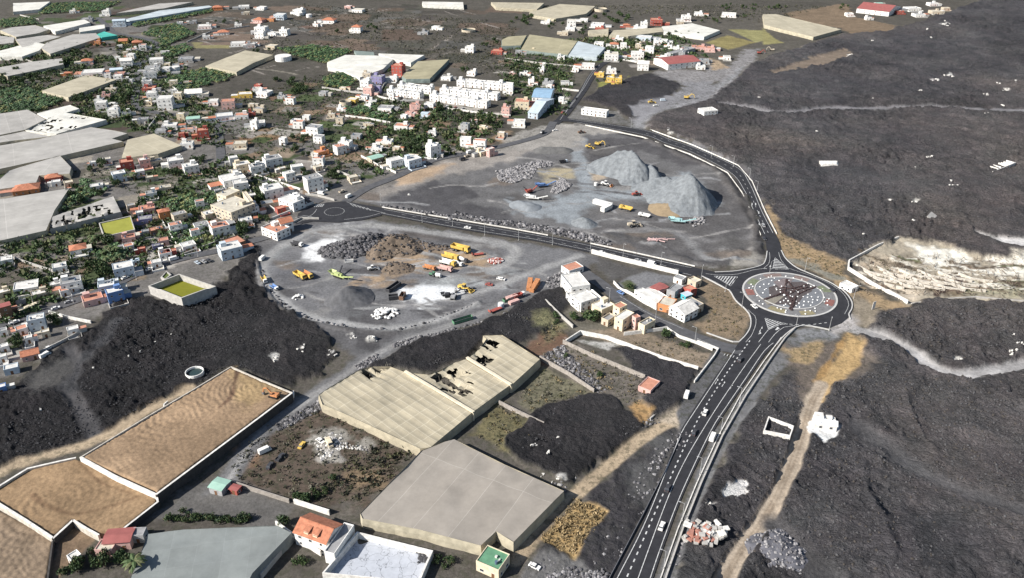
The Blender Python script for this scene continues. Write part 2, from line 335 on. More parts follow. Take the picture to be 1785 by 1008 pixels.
# dirt road below the yard
Zp([(430, 760), (480, 720), (560, 670), (640, 612), (700, 585), (800, 552), (900, 512), (945, 490), (1000, 445), (1035, 440), (1020, 475), (950, 515), (900, 535), (800, 575), (720, 600), (650, 640), (560, 705), (470, 765), (400, 850), (360, 860)], (0.115, 0.114, 0.116), 2, 1, amp=0.15, veg=0)
Zl([(400, 835), (450, 760), (520, 708), (580, 668), (650, 622), (720, 590), (800, 562), (900, 520), (960, 488), (1000, 460)], 7.5, (0.135, 0.133, 0.134), 1.2, 0.3, amp=.1, lava=0)
for o_ in (-2.2, 2.2): Zl([(400+o_, 835), (450+o_, 760), (520+o_, 708+o_), (580, 668+o_), (650, 622+o_), (720, 590+o_), (800, 562+o_), (900, 520+o_), (960, 488+o_), (1000, 460+o_)], 1.3, (0.24, 0.235, 0.23), 1.0, 0.3)
Zl([(449, 455), (452, 478), (466, 512), (516, 554), (596, 574), (692, 581)], 2.0, (0.06, 0.058, 0.06), .8, .6, h=1.1, amp=.5)
Zl([(694, 581), (745, 568), (800, 548), (835, 528)], 1.8, (0.06, 0.058, 0.06), .8, .6, h=1.0, amp=.5)
Zl([(1290, 440), (1250, 462), (1180, 448)], 3, (0.07, 0.067, 0.067), 2, 2, h=1.2, amp=.8)
Zl([(1300, 340), (1318, 400), (1316, 440)], 4, (0.075, 0.07, 0.068), 2.5, 2, h=1.6, amp=.9)
Zl([(1130, 245), (1200, 275), (1255, 302), (1290, 350)], 4, (0.075, 0.07, 0.068), 2.5, 2, h=1.4, amp=.9)
Zl([(1040, 408), (1090, 412), (1160, 430)], 5, (0.08, 0.076, 0.074), 2, 2, h=.9, amp=.9)
Zl([(600, 600), (560, 580), (520, 550)], 12, (0.085, 0.083, 0.085), 3, 2)
Zp([(610, 555), (690, 572), (700, 580), (650, 612), (620, 605)], (0.07, 0.068, 0.07), 2, 2)
for (reg, n, cols) in ((Q1, 70, [(0.22, 0.22, 0.222), (0.19, 0.185, 0.18), (0.075, 0.073, 0.075), (0.24, 0.23, 0.22)]), (Q2, 70, [(0.25, 0.25, 0.248), (0.21, 0.205, 0.20), (0.085, 0.083, 0.086), (0.3, 0.29, 0.28)])):
    w_ = G(reg); random.seed(9)
    for (x, y) in scatter(w_, 16):
        px, py = pix(x, y); a_, b_ = _rp.uniform(18, 50), _rp.uniform(5, 12); Zp([(px+a_*math.cos(t*.785)*_rp.uniform(.6, 1.1), py+b_*math.sin(t*.785)*_rp.uniform(.6, 1.1)) for t in range(8)], _rp.choice(((0.075, 0.073, 0.075), (0.09, 0.086, 0.084), (0.2, 0.195, 0.19), (0.13, 0.11, 0.095))), 3.5, 3.5)
    for (x, y) in scatter(w_, n):
        px, py = pix(x, y); dx, dy = _rp.uniform(20, 70), _rp.uniform(-12, 16); q = [(px-dx, py-dy), (px-dx*.3, py-dy*.2+_rp.uniform(-5, 5)), (px+dx*.4, py+dy*.6+_rp.uniform(-5, 5)), (px+dx, py+dy)]
        if all(in_poly(*P(*e)[:2], w_) for e in q): Zl(q, _rp.uniform(.7, 2.2), _rp.choice(cols), 0.9, 0.6)
Zl([(456, 472), (472, 505), (520, 545), (600, 566), (690, 574), (760, 560), (830, 532)], 5, (0.25, 0.248, 0.244), 1.6, .6)
Zl([(458, 468), (475, 440), (505, 420), (545, 402), (600, 394), (680, 396), (780, 410), (860, 424), (895, 438), (890, 458), (850, 470)], 4.5, (0.235, 0.232, 0.228), 1.6, .6)
Zl([(1010, 445), (960, 462), (900, 485), (840, 508), (800, 520)], 5, (0.25, 0.248, 0.244), 2, .8)
random.seed(11)
# lava, right hand side
Zp([(2400, -140), (1760, -30), (1700, 5), (1608, 36), (1570, 46), (1547, 55), (1473, 59), (1417, 74), (1391, 84), (1340, 97), (1310, 112), (1280, 140), (1252, 158), (1232, 172), (1190, 185), (1160, 192), (1126, 212), (1128, 224),
    (1180, 235), (1235, 258), (1290, 295), (1318, 340), (1345, 380), (1363, 410), (1406, 439), (1473, 456), (1600, 545), (1520, 535), (1500, 600), (1400, 610), (1340, 680), (1280, 760), (1220, 860), (1175, 1000), (1150, 1120), (2400, 1120)], LAVA, 1.5, 2.5, lava=1.0, amp=0.3, veg=0)
Zp([(1000, 500), (650, 600), (530, 690), (760, 750), (800, 790), (930, 850), (980, 800), (1060, 760), (1130, 690), (1210, 590), (1170, 560), (1080, 520)], LAVM, 1.5, 2, lava=0.7, veg=0, tile='A3')
# lava, left hand side
Zp([(452, 432), (440, 430), (380, 498), (300, 522), (215, 520), (180, 545), (162, 575), (110, 605), (80, 630), (30, 668), (0, 690), (-300, 800), (-300, 950), (0, 812), (60, 800), (100, 788), (200, 752), (330, 680), (402, 640), (500, 676), (555, 650), (590, 622), (580, 590), (520, 556), (470, 530), (445, 495)], LAVD, 1.5, 2.5, lava=0.75, amp=0.3, veg=0)
Zp([(640, 650), (700, 605), (830, 572), (930, 520), (985, 500), (990, 530), (960, 580), (900, 600), (846, 592), (820, 620), (760, 652), (705, 648), (680, 640)], LAVD, 1.5, 2, lava=0.6, veg=0)
Zp([(955, 545), (985, 580), (960, 600), (930, 560)], (0.17, 0.16, 0.09), 3, 3, veg=1)
Zl([(170, 780), (150, 730), (118, 680), (135, 640), (120, 610)], 6, (0.062, 0.060, 0.062), 2, 1, lava=0, amp=0.2)
Zl([(118, 680), (140, 640), (190, 585), (205, 560)], 5, (0.05, 0.05, 0.053), 3, 2, lava=0.3)
Zp([(40, 660), (120, 625), (130, 650), (60, 690), (40, 680)], (0.062, 0.06, 0.058), 3, 2, lava=0.1)
Zl([(-60, 870), (20, 815), (90, 792), (180, 765), (260, 715), (330, 678)], 5, TANL, 1.5, 1.0, lava=0, amp=0.2)
# lava tongues between the plots
Zp([(1063, 607), (1090, 604), (1215, 648), (1190, 700), (1168, 712), (1140, 725), (1125, 700), (1128, 670), (1110, 650)], LAVM, 1.2, 2, lava=0.6, veg=0)
Zp([(905, 745), (950, 708), (1010, 688), (1062, 692), (1105, 722), (1118, 745), (1085, 775), (1040, 812), (985, 838), (890, 797), (880, 770)], LAVD, 1.2, 2, lava=0.6, veg=0)
Zp([(1090, 710), (1110, 700), (1135, 715), (1120, 738)], (0.3, 0.19, 0.09), 1.5, 1.5)
Zp([(1185, 745), (1160, 750), (1040, 850), (940, 960), (920, 1060), (1060, 1060), (1128, 905)], LAVM, 2, 2, lava=0.35, veg=0.2)
Zp([(1130, 770), (1180, 755), (1125, 890), (1090, 860)], (0.075, 0.074, 0.074), 4, 3, lava=0.1)
Zl([(900, 980), (960, 905), (1040, 832), (1110, 772), (1165, 740), (1205, 730)], 5.5, TANL, 0.9, 0.5, lava=0, amp=0.15)
Zp([(1150, 735), (1195, 705), (1215, 730), (1190, 750)], (0.36, 0.3, 0.23), 2, 1.5, lava=0)
Zp([(920, 1060), (905, 985), (960, 960), (1060, 1010), (1040, 1060)], (0.115, 0.112, 0.11), 2, 2, lava=0.15)
Zp([(938, 940), (1005, 872), (1058, 893), (1000, 975)], DRYG, 1, 1, lava=0, veg=0.6)
Zl([(935, 940), (1002, 872)], 2, (0.12, 0.1, 0.08), 1, 0.5)
# verges of the highway
Zp([(1205, 668), (1250, 608), (1275, 632), (1200, 745), (1185, 760), (1180, 720)], (0.095, 0.094, 0.097), 1, 0.5, lava=0, amp=0.1)
Zp([(1370, 590), (1446, 578), (1405, 610), (1350, 660), (1290, 740), (1262, 790), (1200, 930), (1165, 1060), (1125, 1060), (1190, 890), (1245, 757), (1305, 670)], (0.13, 0.13, 0.133), 1, 0.6, lava=0, amp=0.1)
Zp([(1386, 576), (1446, 579), (1470, 590), (1420, 605), (1395, 600)], (0.17, 0.172, 0.178), 2, 1.5, lava=0)
Zp([(1230, 485), (1270, 507), (1300, 541), (1308, 554), (1306, 575), (1289, 597), (1230, 580), (1215, 570), (1240, 540), (1215, 505)], (0.19, 0.145, 0.1), 2, 2, veg=0.5)
Zp([(1340, 352), (1363, 400), (1410, 432), (1475, 455), (1472, 485), (1500, 500), (1580, 535), (1520, 540), (1480, 515), (1450, 492), (1390, 465), (1362, 440), (1345, 405), (1330, 365)], (0.26, 0.19, 0.115), 2.5, 3, lava=0, amp=0.3, veg=0.5)
Zp([(1370, 452), (1450, 490), (1470, 485), (1400, 450)], (0.19, 0.18, 0.15), 2, 2)
Zp([(1180, 238), (1235, 258), (1290, 295), (1322, 345), (1345, 395), (1335, 385), (1300, 320), (1265, 285), (1200, 255)], (0.18, 0.175, 0.18), 2, 2, lava=0)
Zp([(1490, 505), (1530, 540), (1513, 575), (1485, 565)], (0.2, 0.17, 0.13), 3, 2, lava=0, veg=0.3)
Zp([(1500, 610), (1540, 640), (1500, 660), (1440, 680), (1400, 720), (1370, 640), (1370, 600), (1420, 605), (1470, 590)], (0.12, 0.1, 0.085), 4, 3, lava=0.2, veg=0.4)
Zp([(1368, 612), (1400, 600), (1445, 590), (1430, 620), (1405, 635), (1378, 630)], (0.27, 0.2, 0.115), 2, 2, lava=0, veg=0.8)
Zp([(1478, 580), (1506, 598), (1494, 640), (1460, 668), (1436, 705), (1412, 702), (1420, 672), (1450, 630), (1468, 598)], OCHR, 1.5, 1.5, lava=0)
Zl([(1472, 590), (1448, 630), (1422, 668)], 2.5, (0.3, 0.19, 0.085), 1, .8)
Zl([(1432, 672), (1415, 705), (1400, 755), (1372, 830), (1332, 905), (1290, 965), (1265, 1010), (1255, 1060)], 6.8, (0.33, 0.275, 0.215), 0.8, 0.4, lava=0, amp=0.15)
for o_ in (-4, 3): Zl([(1432+o_, 676), (1415+o_, 705), (1400+o_, 755), (1372+o_, 830), (1332+o_, 905), (1290+o_, 965), (1262+o_, 1015)], 0.9, (0.22, 0.175, 0.13), 0.6, 0.3)
Zl([(1455, 570), (1490, 575), (1540, 590), (1590, 615), (1630, 645), (1680, 655), (1730, 648), (1800, 635), (1900, 615)], 7, (0.245, 0.238, 0.235), 1.2, 0.8, lava=0, amp=0.1)
Zl([(1600, 622), (1640, 650), (1690, 659), (1740, 650)], 4, (0.37, 0.36, 0.355), 2, 1)
Zp([(1450, 555), (1480, 545), (1492, 570), (1455, 580)], (0.33, 0.31, 0.30), 3, 2, lava=0)
Zl([(1500, 745), (1550, 790), (1610, 830), (1700, 865), (1800, 900)], 9, (0.075, 0.073, 0.075), 4, 2, lava=0.25)
Zl([(1345, 920), (1380, 960), (1440, 1010), (1500, 1060)], 8, (0.062, 0.06, 0.061), 3, 1.5, lava=0.2)
Zl([(1255, 180), (1300, 187), (1345, 196), (1390, 195), (1440, 188), (1520, 188), (1600, 187), (1700, 190), (1820, 193)], 7, (0.17, 0.165, 0.17), 2.5, 1, lava=0, amp=0.15)
Zp([(1345, 125), (1400, 105), (1470, 85), (1490, 95), (1440, 112), (1380, 122), (1350, 128)], (0.17, 0.135, 0.105), 2, 3, lava=0.2)
# gravel road from the quarry to the upper village
Zl([(1108, 225), (1120, 205), (1145, 190), (1185, 182), (1225, 165), (1260, 145), (1285, 120), (1305, 95)], 12, (0.23, 0.228, 0.235), 4, 2, lava=0, amp=0.2)
Zp([(1000, 500), (1180, 560), (1330, 600), (1480, 560), (1560, 500), (1700, 430), (1750, 330), (1640, 340), (1560, 440), (1420, 440), (1380, 490), (1180, 470)], (0.215, 0.205, 0.205), 4, 4, lava=0, amp=0.2, tile='A3')
Zp([(840, 740), (980, 690), (1180, 640), (1260, 560), (1420, 560), (1480, 620), (1420, 690), (1160, 720), (990, 800), (930, 830)], (0.195, 0.192, 0.2), 4, 4, lava=0, amp=0.2, tile='A3')
Zp([(1400, 400), (1500, 420), (1540, 460), (1440, 480)], (0.33, 0.25, 0.17), 3, 3, tile='A3')
Zp([(500, 720), (780, 770), (830, 830), (900, 860), (520, 830), (430, 820)], (0.14, 0.135, 0.13), 2, 2, lava=0, tile='A3')
Zp([(0, 960), (250, 860), (400, 850), (880, 890), (780, 910), (560, 930), (480, 1008), (0, 1030)], (0.25, 0.235, 0.215), 3, 3, lava=0, tile='A3')
# earth terraces bottom left
FIELD1 = [(402, 641), (508, 686), (455, 725), (272, 862), (142, 798)]
FIELD2 = [(133, 800), (272, 862), (274, 876), (216, 922), (172, 933), (127, 908), (92, 938), (-20, 868), (-20, 862), (48, 818)]
FIELD3 = [(-20, 880), (92, 940), (72, 1060), (-120, 1060), (-120, 880)]
ZONES.append(('p', np.array(G(FIELD1, 4.2)), TAN, 0.6, 0, 0, 0.0, 4.2, 0, 1.6))
Zp([(405, 650), (490, 690), (460, 705), (440, 730), (415, 700)], (0.33, 0.235, 0.13), 3, 3)
ZONES.append(('p', np.array(G(FIELD2, 2.2)), (0.25, 0.17, 0.10), 0.6, 0, 0, 0.0, 2.2, 0, 1.3))
Zl([(60, 870), (75, 885), (130, 905), (200, 890), (240, 875)], 1.5, (0.17, 0.11, 0.065), 0.8, 0.4)
Zl([(140, 815), (180, 850), (230, 868)], 1.2, (0.17, 0.11, 0.065), 0.8, 0.4)
Zl([(418, 658), (412, 680), (405, 705), (385, 725)], 1.4, (0.12, 0.075, 0.05), 0.8, 0.8)
ZONES.append(('p', np.array(G(FIELD3, 0.8)), (0.2, 0.15, 0.105), 0.6, 0, 0, 0.0, 0.8, 0, 1.3))
Zp([(95, 945), (127, 912), (170, 935), (160, 950), (110, 1000), (85, 1060)], (0.17, 0.12, 0.08), 1, 1, lava=0, veg=0.3)
# ruined banana terraces covered with white ash cloth (right)
RUIN = [(1478, 457), (1530, 428), (1567, 415), (1620, 420), (1665, 428), (1650, 440), (1720, 447), (1770, 448), (1830, 430), (1900, 440), (1900, 540), (1785, 530), (1700, 522), (1600, 528), (1585, 532)]
Zp(RUIN, (0.29, 0.255, 0.20), 2, 3, lava=0, amp=0.5, veg=0)
for q, c in (([(1490, 462), (1530, 440), (1600, 470), (1650, 478), (1640, 500), (1560, 480), (1510, 475)], (0.30, 0.25, 0.19)), ([(1590, 425), (1650, 433), (1690, 450), (1720, 462), (1640, 470), (1600, 455)], (0.56, 0.535, 0.47)),
             ([(1660, 480), (1785, 490), (1850, 520), (1700, 518), (1650, 505)], (0.26, 0.24, 0.17)), ([(1500, 490), (1560, 495), (1640, 510), (1590, 522)], (0.5, 0.43, 0.34)),
             ([(1720, 450), (1785, 440), (1850, 460), (1850, 490), (1740, 480)], (0.54, 0.515, 0.45)), ([(1560, 470), (1640, 495), (1630, 502), (1550, 480)], (0.5, 0.42, 0.34))):
    Zp(q, c, 3, 3)
Zp([(1700, 405), (1750, 415), (1850, 425), (1850, 438), (1770, 432), (1730, 418)], (0.45, 0.44, 0.43), 2, 2, lava=0.1)
for k in range(120):
    t0 = _rp.random(); a = (1490+t0*290, 445+t0*25+_rp.uniform(-12, 48)); q = _rp.uniform(.4, 1.2)
    if a[1] < 520-0.12*abs(1650-a[0]): Zl([(a[0], a[1]), (a[0]+30*q, a[1]+(10-8*t0)*q), (a[0]+70*q, a[1]+(22-18*t0)*q)], _rp.uniform(.9, 2.6), _rp.choice([(0.09, 0.07, 0.05), (0.14, 0.1, 0.075), (0.1, 0.08, 0.06), (0.56, 0.52, 0.44), (0.16, 0.13, 0.09), (0.6, 0.575, 0.51), (0.12, 0.13, 0.07)]), 0.5, 0.9)
for (a, b2) in (((1655, 478), (1643, 508)), ((1672, 482), (1665, 500)), ((1640, 500), (1632, 515))): Zl([a, ((a[0]+b2[0])/2+1, (a[1]+b2[1])/2), b2], 4, (0.05, 0.035, 0.03), .6, .6)
# white ash / debris flecks lying on the lava
FLECK = [('A4', 1235, 165, 45, 16), ('A4', 1125, 200, 12, 5), ('A4', 1270, 512, 55, 12), ('A4', 1185, 545, 45, 8), ('A4', 1070, 622, 14, 5), ('A4', 1670, 612, 38, 10), ('A4', 1605, 577, 16, 6), ('A4', 1730, 570, 15, 8), ('A4', 1525, 780, 18, 6), ('A4', 1645, 717, 10, 4), ('A4', 600, 378, 28, 6),
         ('A4', 745, 270, 10, 4), ('A4', 1150, 258, 9, 4), ('A4', 745, 668, 10, 4), ('A4', 365, 900, 10, 4), ('A4', 1535, 650, 22, 10), ('B4', 1130, 105, 35, 9), ('B4', 1278, 270, 14, 12), ('B4', 1290, 305, 32, 6), ('B4', 1040, 175, 5, 18), ('B4', 860, 400, 30, 8), ('B4', 1040, 405, 30, 6), ('B4', 1020, 553, 10, 3), ('B4', 595, 568, 8, 7),
         ('B4', 685, 630, 6, 4), ('D3', 200, 90, 22, 16), ('D3', 295, 155, 12, 16), ('D3', 368, 42, 20, 6), ('D3', 262, 290, 18, 28), ('D3', 370, 318, 24, 9), ('D3', 375, 365, 18, 16), ('D3', 325, 342, 10, 12), ('D3', 1405, 525, 35, 14), ('C4', 1750, 415, 40, 25), ('C4', 1710, 345, 14, 5), ('C4', 1690, 480, 55, 22), ('C4', 1330, 510, 30, 20),
         ('C1', 1065, 375, 5, 40), ('C1', 1180, 305, 25, 8), ('C1', 275, 853, 10, 6), ('C1', 965, 438, 7, 6), ('C1', 890, 487, 6, 6), ('C1', 643, 568, 5, 5), ('C2', 150, 500, 30, 40), ('C2', 340, 435, 45, 30), ('C2', 550, 460, 40, 25), ('C2', 700, 345, 40, 25), ('C2', 830, 370, 30, 15), ('A3', 1750, 672, 18, 8), ('A3', 1140, 915, 25, 14), ('B2', 1080, 347, 10, 6)]
for (t, x, y, rx, ry) in FLECK:
    if rx < 20: continue
    a = [random.uniform(0.55, 1.2) for _ in range(9)]
    Zp([T(t, x+rx*.6*a[i]*math.cos(i*0.698), y+ry*.6*a[i]*math.sin(i*0.698)) for i in range(9)], (0.4, 0.39, 0.37), 0.6, 2.2, lava=0.5)
Zp([(1253, 860), (1265, 850), (1275, 852), (1282, 843), (1300, 842), (1305, 850), (1299, 857), (1302, 862), (1291, 866), (1285, 878), (1273, 869), (1262, 873)], (0.62, 0.61, 0.59), 0.4, 1.6, lava=0.5)
Zp([(1405, 745), (1425, 728), (1445, 732), (1465, 748), (1455, 762), (1435, 770), (1410, 758)], (0.6, 0.6, 0.59), 0.5, 1.2, lava=0.3)
# white dump heap in the scrub field
Zp([(548, 765), (575, 752), (620, 755), (650, 775), (640, 790), (600, 780), (590, 805), (560, 812), (545, 795)], (0.24, 0.225, 0.2), 2, 4, amp=0.8, veg=0.5)
ROADFLAT = []                    # filled by the roads: (points, half width)
def smoothstep(a, lo, hi):
    t = np.clip((a-lo)/(hi-lo), 0, 1); return t*t*(3-2*t)
def seg_dist(x, y, pts, closed):
    d = np.full(x.shape, 1e18); n = len(pts)
    for i in range(n if closed else n-1):
        ax, ay = pts[i]; bx, by = pts[(i+1) % n]; dx, dy = bx-ax, by-ay; L = dx*dx+dy*dy+1e-12
        t = np.clip(((x-ax)*dx+(y-ay)*dy)/L, 0, 1)
        d = np.minimum(d, (x-ax-t*dx)**2+(y-ay-t*dy)**2)
    return np.sqrt(d)
def inside(x, y, pts):
    r = np.zeros(x.shape, bool); n = len(pts); j = n-1
    for i in range(n):
        xi, yi = pts[i]; xj, yj = pts[j]
        if yi != yj: r ^= ((yi > y) != (yj > y)) & (x < (xj-xi)*(y-yi)/(yj-yi)+xi)
        j = i
    return r
def terrain(x, y):
    n = len(x); col = np.empty((n, 3)); col[:] = SCRB
    lava = np.zeros(n); amp = np.full(n, 0.35); h = np.zeros(n); veg = np.full(n, 0.8); grain = np.zeros(n)
    big = fbm(x, y, 120, 4, 5); col *= (1+0.35*big)[:, None]
    wn = fbm(x, y, 7, 3, 40)
    for z in ZONES:
        kind, pts, c, soft, wob, lv, am, hh, vg, gr = z[:10]; w = z[10] if kind == 'l' else 0
        e = soft+wob+w
        lo, hi = pts.min(0)-e, pts.max(0)+e
        ix = np.nonzero((x > lo[0]) & (x < hi[0]) & (y > lo[1]) & (y < hi[1]))[0]
        if not len(ix): continue
        X, Y = x[ix], y[ix]
        if kind == 'p':
            d = seg_dist(X, Y, pts, True); d = np.where(inside(X, Y, pts), d, -d)
        else: d = w/2-seg_dist(X, Y, pts, False)
        m = smoothstep(d+wob*2.0*wn[ix], -soft, soft)
        if c is not None: col[ix] += (np.array(c)-col[ix])*m[:, None]
        for (arr, v) in ((lava, lv), (amp, am), (h, hh), (veg, vg), (grain, gr)):
            if v is not None: arr[ix] += (v-arr[ix])*m
        if gr is None and c is not None and lv is None: pass
    flat = np.ones(n)
    for (pts, hw) in ROADFLAT:
        pts = np.array(pts); e = hw+4
        lo, hi = pts.min(0)-e, pts.max(0)+e
        ix = np.nonzero((x > lo[0]) & (x < hi[0]) & (y > lo[1]) & (y < hi[1]))[0]
        if not len(ix): continue
        X, Y = x[ix], y[ix]
        if hw > 0: d = seg_dist(X, Y, pts, False)-hw
        else: d = seg_dist(X, Y, pts, True); d = np.where(inside(X, Y, pts), 0, d)
        flat[ix] = np.minimum(flat[ix], smoothstep(d, 0.5, 4.0))
    lava *= flat
    rr = ridged(x, y, 26, 5, 70); r2 = ridged(x+9*wn, y+9*fbm(x, y, 18, 3, 90), 9, 4, 80); big2 = fbm(x, y, 75, 4, 60)
    z = amp*flat*(fbm(x, y, 14, 4, 20)+0.3*wn)
    r3 = ridged(x+2*wn, y-2*wn, 3.6, 3, 85)
    wx, wy = x+30*fbm(x, y, 110, 3, 140), y+30*fbm(x, y, 110, 3, 150)
    flow = ridged(wx, wy*0.55, 85, 3, 160); fold = np.sin((wx*0.35+wy*0.9)*0.42+6*fbm(x, y, 60, 2, 165))
    rough = np.clip(0.75+1.5*fbm(x, y, 55, 3, 170), 0.18, 1.6)
    z += lava*(1.0+1.6*big2+2.6*(flow-0.25)+1.9*(rr-0.25)+1.5*np.clip(0.55-np.abs(fbm(wx, wy, 38, 4, 220))*5, -0.2, 0.55)+0.4*fold*np.clip(fbm(x, y, 90, 2, 175)*3, 0, 1)+rough*(1.75*(r2-0.3)+0.85*(r3-0.3)+0.5*fbm(x, y, 1.9, 2, 95)))
    z += h
    ru = np.array(G(RUIN)); ix = np.nonzero(inside(x, y, ru))[0]
    if len(ix):
        d = (y[ix]*0.93-x[ix]*0.30+7*fbm(x[ix], y[ix], 40, 3, 230))/7.5; fr = d-np.floor(d); z[ix] += 1.5*(smoothstep(fr, 0.72, 0.95)-fr)*np.clip(seg_dist(x[ix], y[ix], ru, True)/4, 0, 1)+0.5*fbm(x[ix], y[ix], 3, 2, 231)
    tr = np.sin((np.sqrt((x+60)**2+(y-150)**2)+7*fbm(x, y, 25, 3, 33))*2.1)+0.7*np.sin((x*0.8+y*0.55+9*fbm(x, y, 18, 3, 34))*2.4)
    tr = tr*0.6+np.sin((np.hypot(x+142+2*wn, y-272)+3*fbm(x, y, 30, 2, 37))*2.3)*1.1*np.clip(1.4-np.hypot(x+142, y-272)/22, 0, 1)+np.sin((np.hypot(x+118, y-292)+3*fbm(x, y, 22, 2, 38))*2.5)*1.1*np.clip(1.4-np.hypot(x+118, y-292)/20, 0, 1)+1.1*np.sin((np.hypot(x+165, y-262)+3*fbm(x, y, 22, 2, 39))*2.4)*np.clip(1.4-np.hypot(x+165, y-262)/18, 0, 1)+1.0*np.sin((np.hypot(x+172, y-222)+4*fbm(x, y, 22, 2, 41))*2.2)*np.clip(1.4-np.hypot(x+172, y-222)/28, 0, 1)
    z += grain*(0.085*tr*(0.4+0.9*np.clip(fbm(x, y, 20, 2, 35)+0.4, 0, 1))+0.2*fbm(x, y, 15, 3, 36))
    # lava colour differences of the rock itself: brownish, bluish and paler clinker fields
    k = fbm(x, y, 40, 4, 100); k2 = fbm(x, y, 9, 3, 110)
    k3 = fbm(x, y, 170, 3, 180)
    col *= (1+lava*(0.40*k+0.26*k2+0.45*k3+0.16*(rough-0.8)*-1))[:, None]*(1+0.22*grain*fbm(x, y, 28, 4, 190))[:, None]*(1+(1-lava)*0.22*fbm(x, y, 11, 4, 195))[:, None]
    col[:, 0] *= 1+lava*(0.07*k2+0.20*np.clip(k3, 0, 1)); col[:, 2] *= 1-lava*(0.05*k+0.12*np.clip(k3, 0, 1)); col[:, 1] *= 1+0.05*lava*np.clip(k3, 0, 1)
    return z, np.clip(col, 0.004, 0.9), lava, veg
def ground_z(px, py):
    x, y, _ = P(px, py); return float(terrain(np.array([x]), np.array([y]))[0][0])
def ground_zs(x, y): return float(terrain(np.array([x]), np.array([y]))[0][0])
def build_ground():
    us = list(np.arange(-4200, -160, 160.0))+list(np.arange(-160, 1950, 2.2))+list(np.arange(1950, 6200, 160.0))
    vs = [-274, -260, -235, -200, -160, -120, -90, -65]+list(np.arange(-45, 300, 1.25))+list(np.arange(300, 1070, 2.0))+[1085, 1110, 1150, 1200, 1280, 1400, 1600, 2000, 2600]
    U, V = np.meshgrid(np.array(us), np.array(vs)); u, v = (U.ravel()-892.5)/F, (V.ravel()-504)/F
    t = CAMH/(SP+v*CP); x, y = u*t, (CP-v*SP)*t
    z, col, lava, veg = terrain(x, y)
    far = (V.ravel() < -50) | (V.ravel() > 1075) | (U.ravel() < -170) | (U.ravel() > 1960)
    z = np.where(far, np.minimum(z, 1.0), z)
    nu, nv = len(us), len(vs)
    me = bpy.data.meshes.new('ground'); N = nu*nv
    me.vertices.add(N); me.vertices.foreach_set('co', np.stack([x, y, z], 1).ravel())
    i, j = np.meshgrid(np.arange(nu-1), np.arange(nv-1)); a = (j*nu+i).ravel()
    q = np.stack([a, a+nu, a+nu+1, a+1], 1); nf = len(q)
    me.loops.add(nf*4); me.loops.foreach_set('vertex_index', q.ravel())
    me.polygons.add(nf); me.polygons.foreach_set('loop_start', np.arange(nf)*4); me.polygons.foreach_set('use_smooth', np.ones(nf, bool))
    me.update(calc_edges=True)
    ca = me.attributes.new('soil', 'FLOAT_COLOR', 'POINT'); ca.data.foreach_set('color', np.concatenate([col, np.ones((N, 1))], 1).ravel())
    la = me.attributes.new('rough_rock', 'FLOAT', 'POINT'); la.data.foreach_set('value', lava)
    va = me.attributes.new('scrub', 'FLOAT', 'POINT'); va.data.foreach_set('value', veg)
    m = bpy.data.materials.new('soil gravel and lava'); m.use_nodes = True; nt = m.node_tree; L = nt.links.new; b = nt.nodes['Principled BSDF']
    b.inputs['Roughness'].default_value = 0.95; b.inputs['Specular IOR Level'].default_value = 0.15
    def att(nm):
        a = nt.nodes.new('ShaderNodeAttribute'); a.attribute_name = nm; return a
    def noise(sc, det=4, ro=0.6):
        g = nt.nodes.new('ShaderNodeNewGeometry'); k = nt.nodes.new('ShaderNodeTexNoise'); k.inputs['Scale'].default_value = sc; k.inputs['Detail'].default_value = det; k.inputs['Roughness'].default_value = ro
        L(g.outputs['Position'], k.inputs['Vector']); return k
    def mth(op, a, b2=None, c=None):
        k = nt.nodes.new('ShaderNodeMath'); k.operation = op
        for s, q in zip(k.inputs, (a, b2, c)):
            if q is None: continue
            if isinstance(q, (int, float)): s.default_value = q
            else: L(q, s)
        return k.outputs[0]
    soil, lav, scr = att('soil'), att('rough_rock'), att('scrub')
    n1, n2, n3 = noise(0.12), noise(0.7, 5, 0.7), noise(0.28, 5, 0.75)
    f = mth('MULTIPLY_ADD', n1.outputs['Fac'], 0.9, 0.55); f2 = mth('MULTIPLY_ADD', n2.outputs['Fac'], 1.5, 0.25)
    ff = mth('MULTIPLY', f, f2)
    mul = nt.nodes.new('ShaderNodeVectorMath'); mul.operation = 'SCALE'; L(soil.outputs['Color'], mul.inputs[0]); L(ff, mul.inputs['Scale'])
    th = mth('MULTIPLY', mth('GREATER_THAN', n3.outputs['Fac'], 0.53), scr.outputs['Fac'])
    mx = nt.nodes.new('ShaderNodeMix'); mx.data_type = 'RGBA'; L(mth('MULTIPLY', th, 0.55), mx.inputs['Factor']); sp = nt.nodes.new('ShaderNodeSeparateColor'); mul2 = nt.nodes.new('ShaderNodeVectorMath'); mul2.operation = 'SCALE'; L(mul.outputs[0], mul2.inputs[0]); L(mul2.outputs[0], mx.inputs['A']); CELL = (sp, mul2); mx.inputs['B'].default_value = (0.042, 0.045, 0.028, 1)
    L(mx.outputs['Result'], b.inputs['Base Color'])
    bp = nt.nodes.new('ShaderNodeBump'); bp.inputs['Strength'].default_value = 1.0
    L(mth('MULTIPLY_ADD', lav.outputs['Fac'], 1.9, 0.22), bp.inputs['Distance'])
    n4 = noise(0.55, 6, 0.72)
    def vor(sc):
        g = nt.nodes.new('ShaderNodeNewGeometry'); k = nt.nodes.new('ShaderNodeTexVoronoi'); k.inputs['Scale'].default_value = sc; k.inputs['Randomness'].default_value = 1
        ad = nt.nodes.new('ShaderNodeVectorMath'); ad.operation = 'MULTIPLY_ADD'; L(n2.outputs['Color'], ad.inputs[0]); ad.inputs[1].default_value = (1.6, 1.6, 1.6); L(g.outputs['Position'], ad.inputs[2]); L(ad.outputs[0], k.inputs['Vector']); return k
    v1, v2 = vor(1.15), vor(2.8)
